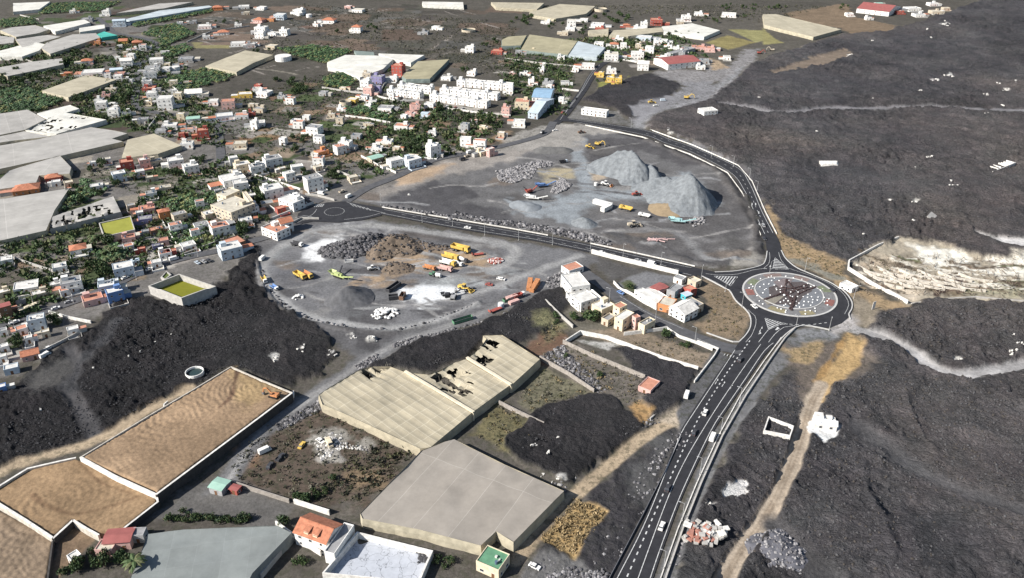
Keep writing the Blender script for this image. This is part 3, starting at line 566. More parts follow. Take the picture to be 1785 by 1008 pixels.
    g5 = nt.nodes.new('ShaderNodeNewGeometry'); w5 = noise(0.035, 3); a5 = nt.nodes.new('ShaderNodeVectorMath'); a5.operation = 'MULTIPLY_ADD'; L(w5.outputs['Color'], a5.inputs[0]); a5.inputs[1].default_value = (26, 26, 0); L(g5.outputs['Position'], a5.inputs[2])
    m5 = nt.nodes.new('ShaderNodeVectorMath'); m5.operation = 'MULTIPLY'; L(a5.outputs[0], m5.inputs[0]); m5.inputs[1].default_value = (0.55, 1.35, 0.6)
    n5 = nt.nodes.new('ShaderNodeTexNoise'); n5.inputs['Scale'].default_value = 0.33; n5.inputs['Detail'].default_value = 6; n5.inputs['Roughness'].default_value = 0.66; L(m5.outputs[0], n5.inputs['Vector'])
    rid = mth('ABSOLUTE', mth('SUBTRACT', n5.outputs['Fac'], 0.5))
    hgt = mth('SUBTRACT', n4.outputs['Fac'], mth('MULTIPLY', rid, mth('MULTIPLY', lav.outputs['Fac'], 2.6)))
    hgt = mth('SUBTRACT', hgt, mth('MULTIPLY', v1.outputs['Distance'], mth('MULTIPLY', lav.outputs['Fac'], 0.16)))
    L(v1.outputs['Color'], CELL[0].inputs[0]); L(mth('MULTIPLY_ADD', mth('SUBTRACT', CELL[0].outputs[0], 0.5), mth('MULTIPLY', lav.outputs['Fac'], 0.34), 1.0), CELL[1].inputs['Scale'])
    L(hgt, bp.inputs['Height']); L(bp.outputs['Normal'], b.inputs['Normal'])
    me.materials.append(m)
    o = bpy.data.objects.new('ground', me); COL.objects.link(o); tag(o, kind='structure')
    return o
# ------------------------------------------------------------------ roads, markings
ASPH = M('new asphalt', (0.027, 0.027, 0.031), 0.85, 0.3, 0.25)
ASPO = M('old asphalt', (0.085, 0.085, 0.09), 0.9, 0.3, 0.3)
PAINT = M('road paint white', (0.50, 0.50, 0.49), 0.8, 0.45, 1.2)
KERB = M('concrete kerb', (0.46, 0.45, 0.43), 0.9, 0.2, 0.8)
ZR = [0.30]
def ribbon(name, L, R, mat, z=None, kind='structure', tagit=True, n=None):
    if z is None: z = ZR[0]; ZR[0] += 0.006
    n = n or max(len(L), len(R)); L, R = resample(L, n), resample(R, n)
    b = MB(); b.add([(p[0], p[1], z) for p in L]+[(p[0], p[1], z) for p in R], [(n+i, n+i+1, i+1, i) for i in range(n-1)])
    o = b.build(name, mat)
    if tagit: tag(o, kind=kind)
    return o
def road_edges(name, Lp, Rp, mat, tile=None):
    if tile: Lp, Rp = TT(tile, Lp), TT(tile, Rp)
    L, R = smooth_path(G(Lp)), smooth_path(G(Rp)); n = max(len(L), len(R))
    l2, r2 = resample(L, n), resample(R, n)
    ROADFLAT.append((l2+r2[::-1], 0)); return ribbon(name, L, R, mat)
def road_line(name, pts, w, mat, tile=None):
    if tile: pts = TT(tile, pts)
    c = smooth_path(G(pts)); L, R = offsets(c, w); ROADFLAT.append((c, w/2)); return ribbon(name, L, R, mat)
MARKZ = 0.42
_mk = MB()
def line(pts, w=0.15, dash=None, tile=None, world=False):
    if tile: pts = TT(tile, pts)
    c = smooth_path(pts if world else G(pts), 1.5 if dash else 4)
    segs = [c]
    if dash:
        c = resample(c, max(4, int(sum((Vector(c[i+1])-Vector(c[i])).length for i in range(len(c)-1))/0.5)))
        on, off = int(dash[0]/0.5), int(dash[1]/0.5); segs = [c[i:i+on+1] for i in range(0, len(c)-1, on+off)]
    for s in segs:
        if len(s) < 2: continue
        L, R = offsets(s, w); n = len(s)
        _mk.add([(p[0], p[1], MARKZ) for p in L]+[(p[0], p[1], MARKZ) for p in R], [(n+i, n+i+1, i+1, i) for i in range(n-1)])
def patch(pts, z=MARKZ):
    p = G(pts); k = len(p)
    if sum(p[i-1][0]*p[i][1]-p[i][0]*p[i-1][1] for i in range(k)) < 0: p = p[::-1]
    _mk.add([(a, b, z) for a, b in p], [tuple(range(k))])
def hatch(apex, b, c, n=7):
    A, B, C = [Vector(G([q])[0]) for q in (apex, b, c)]
    line([A, B, C, A][:2], 0.25, world=True); line([B, C], 0.25, world=True); line([C, A], 0.25, world=True)
    for i in range(1, n):
        t0, t1 = i/n, (i+0.42)/n; q = [A.lerp(B, t0), A.lerp(C, t0), A.lerp(C, t1), A.lerp(B, t1)]
        if (q[1]-q[0]).cross(q[2]-q[1]) < 0: q = q[::-1]
        _mk.add([(p.x, p.y, MARKZ+0.004) for p in q], [(0, 1, 2, 3)])
HWL = [(1289, 600), (1262, 637), (1235, 675), (1190, 745), (1182, 760), (1124, 905), (1070, 1008), (1040, 1065)]
HWR = [(1368, 588), (1338, 615), (1302, 665), (1270, 712), (1243, 755), (1195, 854), (1164, 935), (1139, 1008), (1122, 1065)]
road_edges('highway', HWL, HWR, ASPH)
road_edges('link_road', [(664, 363), (780, 382), (890, 400), (955, 411), (1030, 426), (1120, 446), (1211, 466)], [(655, 372), (780, 396), (890, 414), (936, 421), (1030, 441), (1120, 463), (1215, 484)], ASPH)
road_edges('upper_road', [(1335, 418), (1328, 408), (1312, 370), (1295, 333), (1270, 299), (1204, 266), (1158, 250), (1120, 236), (1006, 214), (976, 211)],
           [(1360, 425), (1350, 405), (1331, 369), (1308, 316), (1285, 289), (1204, 254), (1170, 243), (1120, 225), (991, 206), (978, 204)], ASPH)
road_line('hill_road', [(966, 216), (980, 205), (1000, 180), (1018, 155), (1030, 135), (1045, 115), (1070, 102), (1100, 88)], 7.5, ASPH)
road_line('village_road', [(965, 212), (950, 232), (905, 247), (840, 262), (756, 279), (690, 308), (640, 328), (602, 352)], 7, ASPO)
road_line('street', [(560, 352), (520, 340), (470, 318), (440, 303), (408, 285)], 6, ASPO)
road_line('lower_street', [(575, 372), (540, 378), (512, 392), (480, 408), (430, 423), (380, 437), (319, 450), (253, 471), (200, 496), (160, 515), (90, 540), (25, 560), (-60, 590)], 7, ASPO)
road_line('old_road', [(170, 30), (190, 48), (205, 58), (262, 70), (274, 85), (255, 103), (241, 128), (237, 160), (240, 188), (290, 198), (355, 203), (378, 222), (384, 260), (386, 292)], 7, ASPO)
road_line('side_street', [(1075, 520), (1095, 535), (1140, 558), (1200, 585), (1262, 607), (1292, 612)], 8, ASPO)
road_line('yard_street', [(1010, 470), (1040, 490), (1062, 507), (1078, 522)], 8, ASPO)
# roundabout
RC = G([(1375.6, 513.2)])[0]; sR = S(513.2); RI, RO = 78.2/sR, 106/sR
JP = [(1208, 466), (1247, 474.5), (1286, 472.5), (1325, 464), (1334, 455), (1337, 440), (1333, 412), (1350, 404), (1359, 423), (1363, 440), (1371, 451), (1389, 466), (1420, 480), (1452, 494), (1474, 508), (1485, 522), (1487, 537), (1481, 553), (1466, 565), (1446, 573), (1420, 572), (1403, 569.5), (1386, 573.5), (1369, 587), (1352, 604), (1278, 614), (1289, 597), (1306, 572), (1308, 554), (1300, 541), (1282, 526), (1270, 507), (1240, 489), (1213, 479)]
JW = G(JP); ROADFLAT.append((JW, 0))
def flat_poly(name, pts, mat, z, kind='structure'):
    bm = bmesh.new(); f = bm.faces.new([bm.verts.new((a, b, z)) for a, b in pts])
    bm.normal_update()
    if f.normal.z < 0: bmesh.ops.reverse_faces(bm, faces=[f])
    bmesh.ops.triangulate(bm, faces=bm.faces[:]); me = bpy.data.meshes.new(name); bm.to_mesh(me); bm.free(); me.materials.append(mat)
    o = bpy.data.objects.new(name, me); COL.objects.link(o)
    if kind: tag(o, kind=kind)
    return o
flat_poly('roundabout_asphalt', JW, ASPH, ZR[0]); ZR[0] += 0.006
flat_poly('mini_roundabout_asphalt', G([(520, 372), (540, 360), (570, 353), (604, 351), (640, 358), (672, 363), (664, 376), (630, 384), (590, 388), (545, 386), (515, 392)]), ASPH, ZR[0]); ZR[0] += 0.006
ROADFLAT.append((G([(520, 372), (540, 360), (570, 353), (604, 351), (640, 358), (672, 363), (664, 376), (630, 384), (590, 388), (545, 386), (515, 392)]), 0))
def circ(r, n=64, c=RC, sy=1.0): return [(c[0]+r*math.cos(2*math.pi*i/n), c[1]+r*sy*math.sin(2*math.pi*i/n)) for i in range(n)]
# markings
for q in ([(1281, 612), (1267, 634), (1194, 745), (1186, 760), (1128, 905), (1077, 1008), (1048, 1065)], [(1348, 600), (1332, 614), (1298, 664), (1266, 711), (1239, 753), (1191, 854), (1160, 933), (1134, 1008), (1117, 1065)],
          [(1326, 602), (1290, 652), (1229, 745), (1176, 842), (1113, 1008), (1094, 1065)]): line(q, 0.28)
line([(1307, 596), (1259, 664), (1204, 758), (1095, 1003), (1070, 1065)], 0.5, (1.6, 2.0))
line([(670, 365.5), (780, 385), (890, 403), (955, 414), (1030, 429), (1120, 449), (1205, 467)], 0.25)
line([(664, 371.5), (780, 393.5), (890, 411), (936, 418), (1030, 437.5), (1120, 459), (1205, 480)], 0.25)
line([(700, 374), (830, 397), (950, 418), (1100, 449), (1190, 471)], 0.18, (3, 5))
line([(1333, 408), (1315, 370), (1298, 333), (1272, 300), (1204, 264.5), (1158, 248.5), (1120, 234.5), (1006, 213)], 0.3)
line([(1347, 406), (1328, 369), (1305, 317), (1282, 290.5), (1204, 255.5), (1170, 244.5), (1120, 226.5), (991, 207.5)], 0.3)
line([(1339, 406), (1321, 369), (1301, 325), (1277, 295), (1204, 260), (1120, 230.5)], 0.25, (3, 5))
for t in (0.12, 0.45, 0.7): 
    for dx in (-6, 2):
        x, y = 1331+dx*0.8-t*22, 400-t*60; patch([(x-1, y), (x+1, y), (x+0.6, y-4), (x-1.2, y-4)])
for w in (7.0, -0.0):
    line([(980, 203), (1000, 178), (1018, 153), (1030, 133), (1045, 113)] if w else [(976, 209), (994, 184), (1012, 159), (1024, 137), (1038, 117)], 0.25)
for t in (0.1, 0.22, 0.34): line([(984+t*40, 199-t*60), (976+t*45, 199-t*60)], 0.5)
hatch(T('E1', 762, 60), T('E1', 735, 180), T('E1', 915, 190)); hatch(T('E1', 90, 262), T('E1', 350, 270), T('E1', 275, 372), 8); hatch(T('E1', 650, 735), T('E1', 850, 790), T('E1', 690, 862), 7)
line(TT('E1', [(0, 235), (120, 250), (350, 240), (520, 195), (640, 178)]), 0.25); line(TT('E1', [(640, 180), (780, 185), (915, 188)]), 0.4, (1.5, 1.5))
line(TT('E1', [(640, 175), (690, 130), (705, 60), (700, 0)]), 0.2); line(TT('E1', [(915, 190), (830, 90), (800, 0)]), 0.2)
line(TT('E1', [(275, 372), (300, 330), (350, 275)]), 0.2); line(TT('E1', [(0, 275), (130, 340), (255, 415)]), 0.2)
line(TT('E1', [(460, 640), (540, 710), (550, 800), (500, 930), (440, 1000)]), 0.2); line(TT('E1', [(850, 790), (960, 805), (1160, 805), (1330, 785)]), 0.4, (1.5, 1.5))
line(TT('E1', [(580, 1000), (690, 860), (760, 815), (900, 800)]), 0.25); line(TT('E1', [(690, 1000), (760, 910), (860, 835), (980, 815)]), 0.25)
line(TT('E1', [(905, 175), (1200, 275), (1400, 370), (1530, 490), (1570, 590), (1525, 690)]), 0.2)
patch(TT('E1', [(575, 915), (600, 880), (610, 905)])); patch(TT('E1', [(760, 865), (790, 830), (812, 850), (780, 868)])); patch(TT('E1', [(695, 165), (710, 140), (722, 160)]))
for (zx, zy) in ((1450, 680), (1497, 697), (1550, 715), (1755, 320)): x, y = T('C3', zx, zy); patch([(x-1.2, y), (x+0.3, y), (x+3.4, y-6), (x+2.2, y-6)]); patch([(x+1.0, y-4), (x+5.2, y-6.5), (x+4.6, y-10)])
MC = G([(583, 369)])[0]; mr = 17/S(369)
for i in range(0, 48, 2):
    a = [2*math.pi*(i+k)/48 for k in (0, 1)]; line([(MC[0]+mr*math.cos(q), MC[1]+mr*math.sin(q)) for q in a], 0.4, world=True)
for k in range(5):
    x = 552+k*3.2; line([(x, 356), (x-4, 361)], 0.5)
for k in range(6): line([(610+k*6, 355+k*1.5), (617+k*6, 360+k*1.5)], 0.35)
line([(604, 352), (640, 364), (672, 372)], 0.25); line([(600, 383), (640, 378), (662, 372)], 0.25)
line([(519, 388), (545, 374), (552, 365)], 0.25); line([(515, 380), (530, 384), (548, 380), (530, 376), (515, 380)], 0.25)
for k in range(7): x, y = 1262+k*2.6, 622+k*0.6-1; patch([(x-1, y+0.8), (x+0.4, y+0.8), (x+2.6, y-2.4), (x+1.2, y-2.4)]) if k % 2 == 0 else None
line([(1215, 592), (1255, 610)], 0.2); line([(1190, 575), (1130, 548), (1080, 518)], 0.15)
tag(_mk.build('road_markings', PAINT), kind='structure')
# kerbs (white edge stones that read as bright lines round the junction)
_kb = MB()
def kerb(pts, w=0.55, h=0.5, z0=0.1, world=False, mb=None):
    c = smooth_path(pts if world else G(pts), 2.5); L, R = offsets(c, w); n = len(c); mb = mb or _kb
    vs = [(p[0], p[1], z0) for p in L]+[(p[0], p[1], z0+h) for p in L]+[(p[0], p[1], z0+h) for p in R]+[(p[0], p[1], z0) for p in R]
    fs = []
    for k in range(3): fs += [(k*n+i+1, k*n+i, (k+1)*n+i, (k+1)*n+i+1) for i in range(n-1)]
    fs += [(0, n, 2*n, 3*n), (4*n-1, 3*n-1, 2*n-1, n-1)]
    mb.add(vs, fs)
kerb([(1246, 474.6), (1286, 472.2), (1325, 463.5), (1334, 454), (1337, 438)])
kerb(TT('E1', [(-40, 262), (130, 350), (255, 425), (330, 540), (440, 640), (490, 720), (490, 830), (440, 920), (370, 992)])); kerb(TT('E1', [(370, 994), (300, 994), (180, 955), (10, 895)]))
kerb(TT('E1', [(830, -20), (880, 70), (1000, 170), (1200, 258), (1400, 350), (1540, 460), (1605, 560), (1600, 640), (1570, 690), (1590, 745)]))
kerb(TT('E1', [(1360, 862), (1230, 835), (1090, 815), (990, 835), (900, 895), (840, 950), (780, 1020)]))
tag(_kb.build('kerbstones', KERB), kind='structure')
# roundabout island: one thing with its own parts
isl = empty('roundabout_island', (RC[0], RC[1], 0.3), 0, 'round planted island of gravel beds with pale kerb in the big roundabout', 'roundabout island')
def loc(pts): return [(a-RC[0], b-RC[1]) for a, b in pts]
def fan(name, pts, z, mat): b = MB(); b.prism(pts, -0.2, z); return b.build(name, mat, isl)
fan('gravel_bed', circ(RI-0.5, c=(0, 0)), 0.28, M('island gravel grey', (0.17, 0.168, 0.17), 0.95, 0.3, 0.8))
kb = MB(); kerb(circ(RI, 96, (0, 0))+[circ(RI, 96, (0, 0))[0]], 1.0, 0.45, -0.1, True, kb); kb.build('kerb', KERB, isl)
fan('inner_bed', circ(RI*0.735, c=(0.0, RI*0.04)), 0.36, M('island gravel bluish', (0.165, 0.172, 0.185), 0.95, 0.25, 0.8))
kb = MB(); r2 = circ(RI*0.735, 96, (0.0, RI*0.04)); kerb(r2+[r2[0]], 0.6, 0.35, 0.2, True, kb); kb.build('inner_kerb', KERB, isl)
def sector(a0, a1, r0, r1, name, c):
    n = 8; A = [math.radians(a0+(a1-a0)*i/n) for i in range(n+1)]
    b = MB(); b.prism([(r1*math.cos(t), r1*math.sin(t)) for t in A]+[(r0*math.cos(t), r0*math.sin(t)) for t in A[::-1]], 0.1, 0.31+random.random()*0.02); b.build(name, M('bed '+name, c, 0.95, 0.35, 0.9), isl)
for (a0, a1, nm, c) in ((-38, -20, 'red_gravel', (0.22, 0.10, 0.085)), (168, 186, 'red_gravel', (0.2, 0.1, 0.09)), (130, 150, 'green_bed', (0.16, 0.18, 0.115)), (2, 24, 'green_bed', (0.16, 0.18, 0.115)), (-92, -72, 'yellow_gravel', (0.24, 0.21, 0.125)), (-135, -112, 'yellow_gravel', (0.27, 0.23, 0.12)), (85, 112, 'brown_gravel', (0.2, 0.15, 0.135)), (45, 66, 'brown_gravel', (0.2, 0.155, 0.13))):
    sector(a0, a1, RI*0.78, RI*0.955, nm, c)
for (pts, c, nm) in (([(690, 390), (740, 375), (880, 330), (1060, 330), (1190, 380), (1160, 450), (1080, 490), (1000, 600), (950, 640), (900, 590), (690, 590), (620, 530), (700, 500)], (0.085, 0.072, 0.072), 'dark_cinder_bed'), ([(740, 330), (850, 290), (960, 300), (900, 380), (820, 400)], (0.18, 0.15, 0.15), 'rosy_gravel'), ([(640, 545), (800, 500), (860, 500), (760, 580), (680, 590)], (0.22, 0.2, 0.165), 'sandy_gravel')):
    b = MB(); q = loc(G(TT('E1', pts))); b.prism(q if sum(q[i-1][0]*q[i][1]-q[i][0]*q[i-1][1] for i in range(len(q))) > 0 else q[::-1], 0.1, 0.40+random.random()*0.03); b.build(nm, M('bed '+nm, c, 0.95, 0.35, 0.9), isl)
sc = empty('lava_stone_sculpture', (RC[0], RC[1], 0.7), 0, 'dark red criss-cross ridges of lava stone in the middle of the roundabout', 'sculpture')
bm_ = M('dark red cinder', (0.05, 0.032, 0.032), 0.95, 0.35, 1.2)
for (a, b2) in (((885, 312), (865, 470)), ((885, 312), (955, 395)), ((845, 395), (990, 420)), ((855, 430), (1110, 365)), ((870, 470), (1120, 390)), ((930, 470), (1060, 400)), ((830, 440), (980, 560)), ((900, 480), (960, 600)), ((640, 540), (880, 455)), ((985, 500), (940, 655)), ((1010, 480), (1200, 390)), ((960, 560), (925, 640))):
    p, q = loc(G(TT('E1', [a, b2]))); L = Vector(q)-Vector(p); n = max(4, int(L.length/0.8)); b = MB()
    for i in range(n+1):
        t = i/n; b.rock(p[0]+L.x*t+random.uniform(-.2, .2), p[1]+L.y*t+random.uniform(-.2, .2), 0.25, random.uniform(0.45, 0.8))
    b.build('stone_ridge', bm_, sc)
DOTS = [(605, 288), (690, 272), (722, 260), (880, 262), (965, 280), (1058, 295), (755, 283), (725, 310), (808, 310), (915, 310), (640, 350), (695, 348), (755, 360), (598, 378), (500, 350), (518, 375), (480, 390), (503, 410), (665, 402), (648, 418), (630, 455), (710, 480), (775, 395), (778, 420), (835, 372), (878, 375), (820, 420), (820, 447), (565, 485), (590, 545), (628, 577), (788, 622), (828, 632), (882, 648), (877, 668), (955, 425), (990, 430), (1015, 447), (935, 447), (1078, 435), (1035, 400), (1155, 375), (1190, 365), (1080, 370), (1120, 345), (880, 518), (930, 490), (955, 497), (1010, 497), (1072, 497), (1125, 470), (1120, 505), (1165, 497), (1208, 457), (1260, 425), (1235, 503), (1228, 535), (1285, 405), (1302, 505), (1355, 523), (1337, 545), (1305, 552), (1338, 587), (858, 540), (822, 557), (880, 580), (858, 592), (905, 543), (942, 535), (930, 572), (992, 550), (1080, 550), (1025, 568), (1130, 555), (1178, 530), (1172, 560), (1075, 590), (1155, 592), (1032, 612), (995, 597), (1095, 650), (1148, 652), (1200, 625), (1205, 657), (1095, 685), (858, 490)]
wm = M('white painted stone', (0.8, 0.8, 0.78), 0.8, 0.1)
vers = []
for k in range(4):
    b = MB(); b.rock(0, 0, 0.25, 0.5, 0, 0.8); o = b.build('white_boulder', wm); vers.append(o)
for i, d in enumerate(DOTS):
    p = G([T('E1', *d)], 0.6)[0]; o = vers[i] if i < 4 else vers[i % 4].copy()
    if i >= 4: COL.objects.link(o)
    o.location = (p[0], p[1], 0.62 if d != (858, 490) else 1.2); o.rotation_euler.z = i*1.7
    if d == (858, 490): o.scale = (1.9, 1.5, 1.3)
    tag(o, 'white painted stone dotted over the gravel of the big roundabout island', 'boulder', 'white stones on the roundabout island')
# ------------------------------------------------------------------ houses
_wm = {}
def window_mesh(w=1.2, h=1.2):
    k = (round(w, 1), round(h, 1))
    if k not in _wm:
        b = MB(); f = 0.09
        b.box(0, 0, 0, w-2*f, 0.05, h-2*f, 0)
        for (x, z, sx, sz) in ((0, -f, w, f), (0, h-2*f, w, f), (-(w-f)/2, 0, f, h-2*f), ((w-f)/2, 0, f, h-2*f)): b.box(x, -0.02, z, sx, 0.11, sz, 1)
        b.box(0, -0.06, -f-0.08, w+0.2, 0.22, 0.08, 1)
        o = b.build('window', [GLASS, FRAME]); _wm[k] = o.data; bpy.data.objects.remove(o)
    return _wm[k]
_dm = {}
def door_mesh(w=1.1, h=2.1):
    k = (w, h)
    if k not in _dm:
        b = MB(); b.box(0, 0, 0, w, 0.06, h, 0); b.box(0, 0.0, h, w+0.2, 0.1, 0.1, 1); b.box(w*0.35, -0.05, 1.0, 0.12, 0.06, 0.1, 1)
        o = b.build('door', [WOOD, FRAME]); _dm[k] = o.data; bpy.data.objects.remove(o)
    return _dm[k]
def house(x, y, w, d, h, rz, wall, roof, label, cat='house', name=None, group=None, z=0.0, storeys=None, wins=True, extras=True, deckh=0.45, wmat=None, seed=None, clutter=False):
    rnd = random.Random(int(x*13+y*7) if seed is None else seed)
    storeys = storeys or max(1, int(round(h/3.1)))
    r = empty(name or 'house', (x, y, z), rz, label, cat, group)
    wmat = wmat or WM(wall); b = MB(); b.box(0, 0, -1.2, w, d, h+1.2)
    if roof in 'gw':
        rise = min(w, d)*0.25; e = 0.45
        vs = [(-w/2, -d/2, h), (-w/2, d/2, h), (-w/2, 0, h+rise), (w/2, -d/2, h), (w/2, d/2, h), (w/2, 0, h+rise)]
        b.add(vs, [(0, 2, 1), (3, 4, 5)])
        q = MB(); th = 0.18; k = e*rise/(d/2)
        for s in (-1, 1):
            lo, hi = (s*(d/2+e), h-k), (0, h+rise)
            p = [(-w/2-e, lo[0], lo[1]+0.02), (w/2+e, lo[0], lo[1]+0.02), (w/2+e, hi[0], hi[1]+0.02), (-w/2-e, hi[0], hi[1]+0.02)]
            if s > 0: p = p[::-1]
            q.hexa(p+[(a, c, zz+th) for a, c, zz in p])
        q.box(0, 0, h+rise+th*0.8, w+2*e, 0.35, 0.14)
        rf = q.build('roof', TERRA if roof == 'g' else CONCW, r)
    elif roof == 'h':
        rise = min(w, d)*0.24; e = 0.5; q = MB(); rl = max(0.2, (w-d)/2) if w > d else 0.2
        vs = [(-w/2-e, -d/2-e, h+.02), (w/2+e, -d/2-e, h+.02), (w/2+e, d/2+e, h+.02), (-w/2-e, d/2+e, h+.02), (-rl, 0, h+rise), (rl, 0, h+rise)]
        vs += [(a, c, zz+0.2) for a, c, zz in vs[:4]]
        q.add(vs, [(3, 2, 1, 0), (0, 1, 7, 6), (1, 2, 8, 7), (2, 3, 9, 8), (3, 0, 6, 9), (6, 7, 5, 4), (7, 8, 5), (8, 9, 4, 5), (9, 6, 4)])
        rf = q.build('roof', TERRA, r)
    elif roof == 's':
        q = MB(); e = 0.3; p = [(-w/2-e, -d/2-e, h+.05), (w/2+e, -d/2-e, h+.05), (w/2+e, d/2+e, h+.9), (-w/2-e, d/2+e, h+.9)]
        q.hexa(p+[(a, c, zz+0.12) for a, c, zz in p]); rf = q.build('roof', DECKS['k'], r)
        b.hexa([(-w/2, d/2-0.3, h), (w/2, d/2-0.3, h), (w/2, d/2, h), (-w/2, d/2, h), (-w/2, d/2-0.3, h+.8), (w/2, d/2-0.3, h+.8), (w/2, d/2, h+.86), (-w/2, d/2, h+.86)])
    elif roof in 'bvdl':
        q = MB(); e = 0.35; rise = 0.09*d
        for s in (-1, 1):
            p = [(-w/2-e, s*(d/2+e), h+0.05), (w/2+e, s*(d/2+e), h+0.05), (w/2+e, 0, h+rise), (-w/2-e, 0, h+rise)]
            if s > 0: p = p[::-1]
            q.hexa(p+[(a, c, zz+0.1) for a, c, zz in p])
        rf = q.build('roof', DECKS[roof], r)
        b.add([(-w/2, -d/2, h), (-w/2, d/2, h), (-w/2, 0, h+rise), (w/2, -d/2, h), (w/2, d/2, h), (w/2, 0, h+rise)], [(0, 2, 1), (3, 4, 5)])
    else:
        q = MB(); q.box(0, 0, h+0.003, w-0.5, d-0.5, 0.12); rf = q.build('roof', DECKS[roof], r)
        t = 0.25; pr = MB(); pr.box(0, -(d-t)/2, h+.002, w+0.06, t, deckh); pr.box(0, (d-t)/2, h+.002, w+0.06, t, deckh); pr.box(-(w-t)/2, 0, h+.002, t, d-2*t-0.005, deckh-0.004); pr.box((w-t)/2, 0, h+.002, t, d-2*t-0.005, deckh-0.004)
        pr.build('parapet', wmat, r)
        if extras and w > 6:
            k = rnd.random()
            if k < 0.45:
                tx, ty = rnd.choice((-1, 1))*w*0.24, d*0.22; tw = min(3.2, w*0.35); tb = MB(); tb.box(tx, ty, h+0.1, tw, min(3, d*0.35), 2.3); tb.box(tx, ty, h+2.403, tw+0.25, min(3, d*0.35)+0.25, 0.14); s_ = tb.build('stair_tower', wmat, r)
            if rnd.random() < 0.4:
                tb = MB(); a, c = -w*0.25*rnd.choice((-1, 1)), -d*0.2; tb.tube((a, c, h+0.12), (a, c, h+1.3), 0.55, n=10); tb.build('water_tank', M('water tank plastic', (0.1, 0.14, 0.2), 0.5, 0.1), r)
            if rnd.random() < 0.5:
                tb = MB(); a, c = w*0.1, d*0.1; tb.box(a, c, h+0.12, 0.8, 0.8, 0.7); tb.box(a+1.6, c-0.8, h+0.12, 0.5, 1.1, 0.5); tb.build('roof_box', FRAME, r)
    b.build('wall', wmat, r)
    if clutter:
        if rnd.random() < 0.75:
            s1 = rnd.choice((-1, 1)); aw, ad, ah = w*rnd.uniform(.35, .7), d*rnd.uniform(.4, .8), rnd.uniform(2.4, 3.2); ay = rnd.uniform(-.3, .3)*d; a = MB(); ax = s1*(w/2+aw/2+0.003)
            a.box(ax, ay, -0.8, aw, ad, ah+0.8); ao = a.build('annex', wmat if rnd.random() < .7 else CONC, r); a = MB(); a.box(ax, ay, ah+.003, aw+.2, ad+.2, .15); a.build('annex_roof', rnd.choice((DECKS['f'], DECKS['k'], DECKS['r'], DECKS['e'], TERRA)), ao)
        if rnd.random() < 0.6:
            py_, pd = -d/2, rnd.uniform(3, 6); a = MB(); a.box(0, py_-pd/2-.003, -.5, w*1.1, pd, .62); a.build('patio', rnd.choice((DECKS['f'], DECKS['e'], DECKS['r'], CONC)), r)
            a = MB(); a.box(0, py_-pd-.14, -.5, w*1.1+.5, .25, 1.6); a.box(-(w*.55+.13), py_-pd/2, -.5, .25, pd-.02, 1.6); a.box(w*.55+.13, py_-pd/2, -.5, .25, pd-.02, 1.6); a.build('garden_wall', wmat if rnd.random() < .6 else CONC, r)
        if rnd.random() < 0.3 and h > 4.5:
            a = MB(); a.box(0, -d/2-.65, h*.5, w*.6, 1.25, .14); a.box(0, -d/2-1.22, h*.5+.143, w*.6, .1, .8); a.build('balcony', wmat, r)
    if wins:
        for fi, (nx, ny, L, off) in enumerate(((0, -1, w, d/2), (-1, 0, d, w/2), (1, 0, d, w/2))):
            ang = (0, -math.pi/2, math.pi/2)[fi]
            n = max(1, min(6, int(L/3.4)))
            for st in range(storeys):
                z0 = st*(h/storeys)+min(1.0, h*0.35)
                for i in range(n):
                    s = (i+0.5)/n*L-L/2
                    if nx == 0: px_, py_ = s, ny*(off+0.02)
                    else: px_, py_ = nx*(off+0.02), s*(1 if nx < 0 else 1)
                    if fi == 0 and st == 0 and i == n//2 and h > 2.3:
                        linkmesh('door', door_mesh(), r, (px_, py_, 0.02), ang); continue
                    wh = (1.0 if clutter else 1.2) if h > 2.6 else 0.8
                    linkmesh('window', window_mesh(rnd.choice((0.9, 1.0, 1.5) if clutter else (1.0, 1.3, 1.6)) if L/n > 2.2 else 0.9, wh), r, (px_, py_, z0), ang)
    return r
def qhouse(t, quad, h, wall, roof, label, **k):   # house from the four corners of its roof seen in the photo
    c = [Vector(P(*T(t, *q), h)[:2]) for q in quad]; m = (c[0]+c[1]+c[2]+c[3])/4
    e1 = ((c[1]-c[0])+(c[2]-c[3]))/2; e2 = ((c[3]-c[0])+(c[2]-c[1]))/2
    a = math.atan2(e1.y, e1.x); a2 = math.atan2(e2.y, e2.x)-math.pi/2
    d = (a2-a+math.pi) % (2*math.pi)-math.pi
    if abs(d) > math.pi/2: d = d-math.pi*(1 if d > 0 else -1)
    a = a+d*0.5; w, dd = e1.length, e2.length
    # keep the front face (local -y) towards the camera
    best = min(range(4), key=lambda q: abs(((a+q*math.pi/2+math.pi) % (2*math.pi))-math.pi))
    if best % 2: w, dd = dd, w
    return house(m.x, m.y, w, dd, h, a+best*math.pi/2, wall, roof, label, **k)
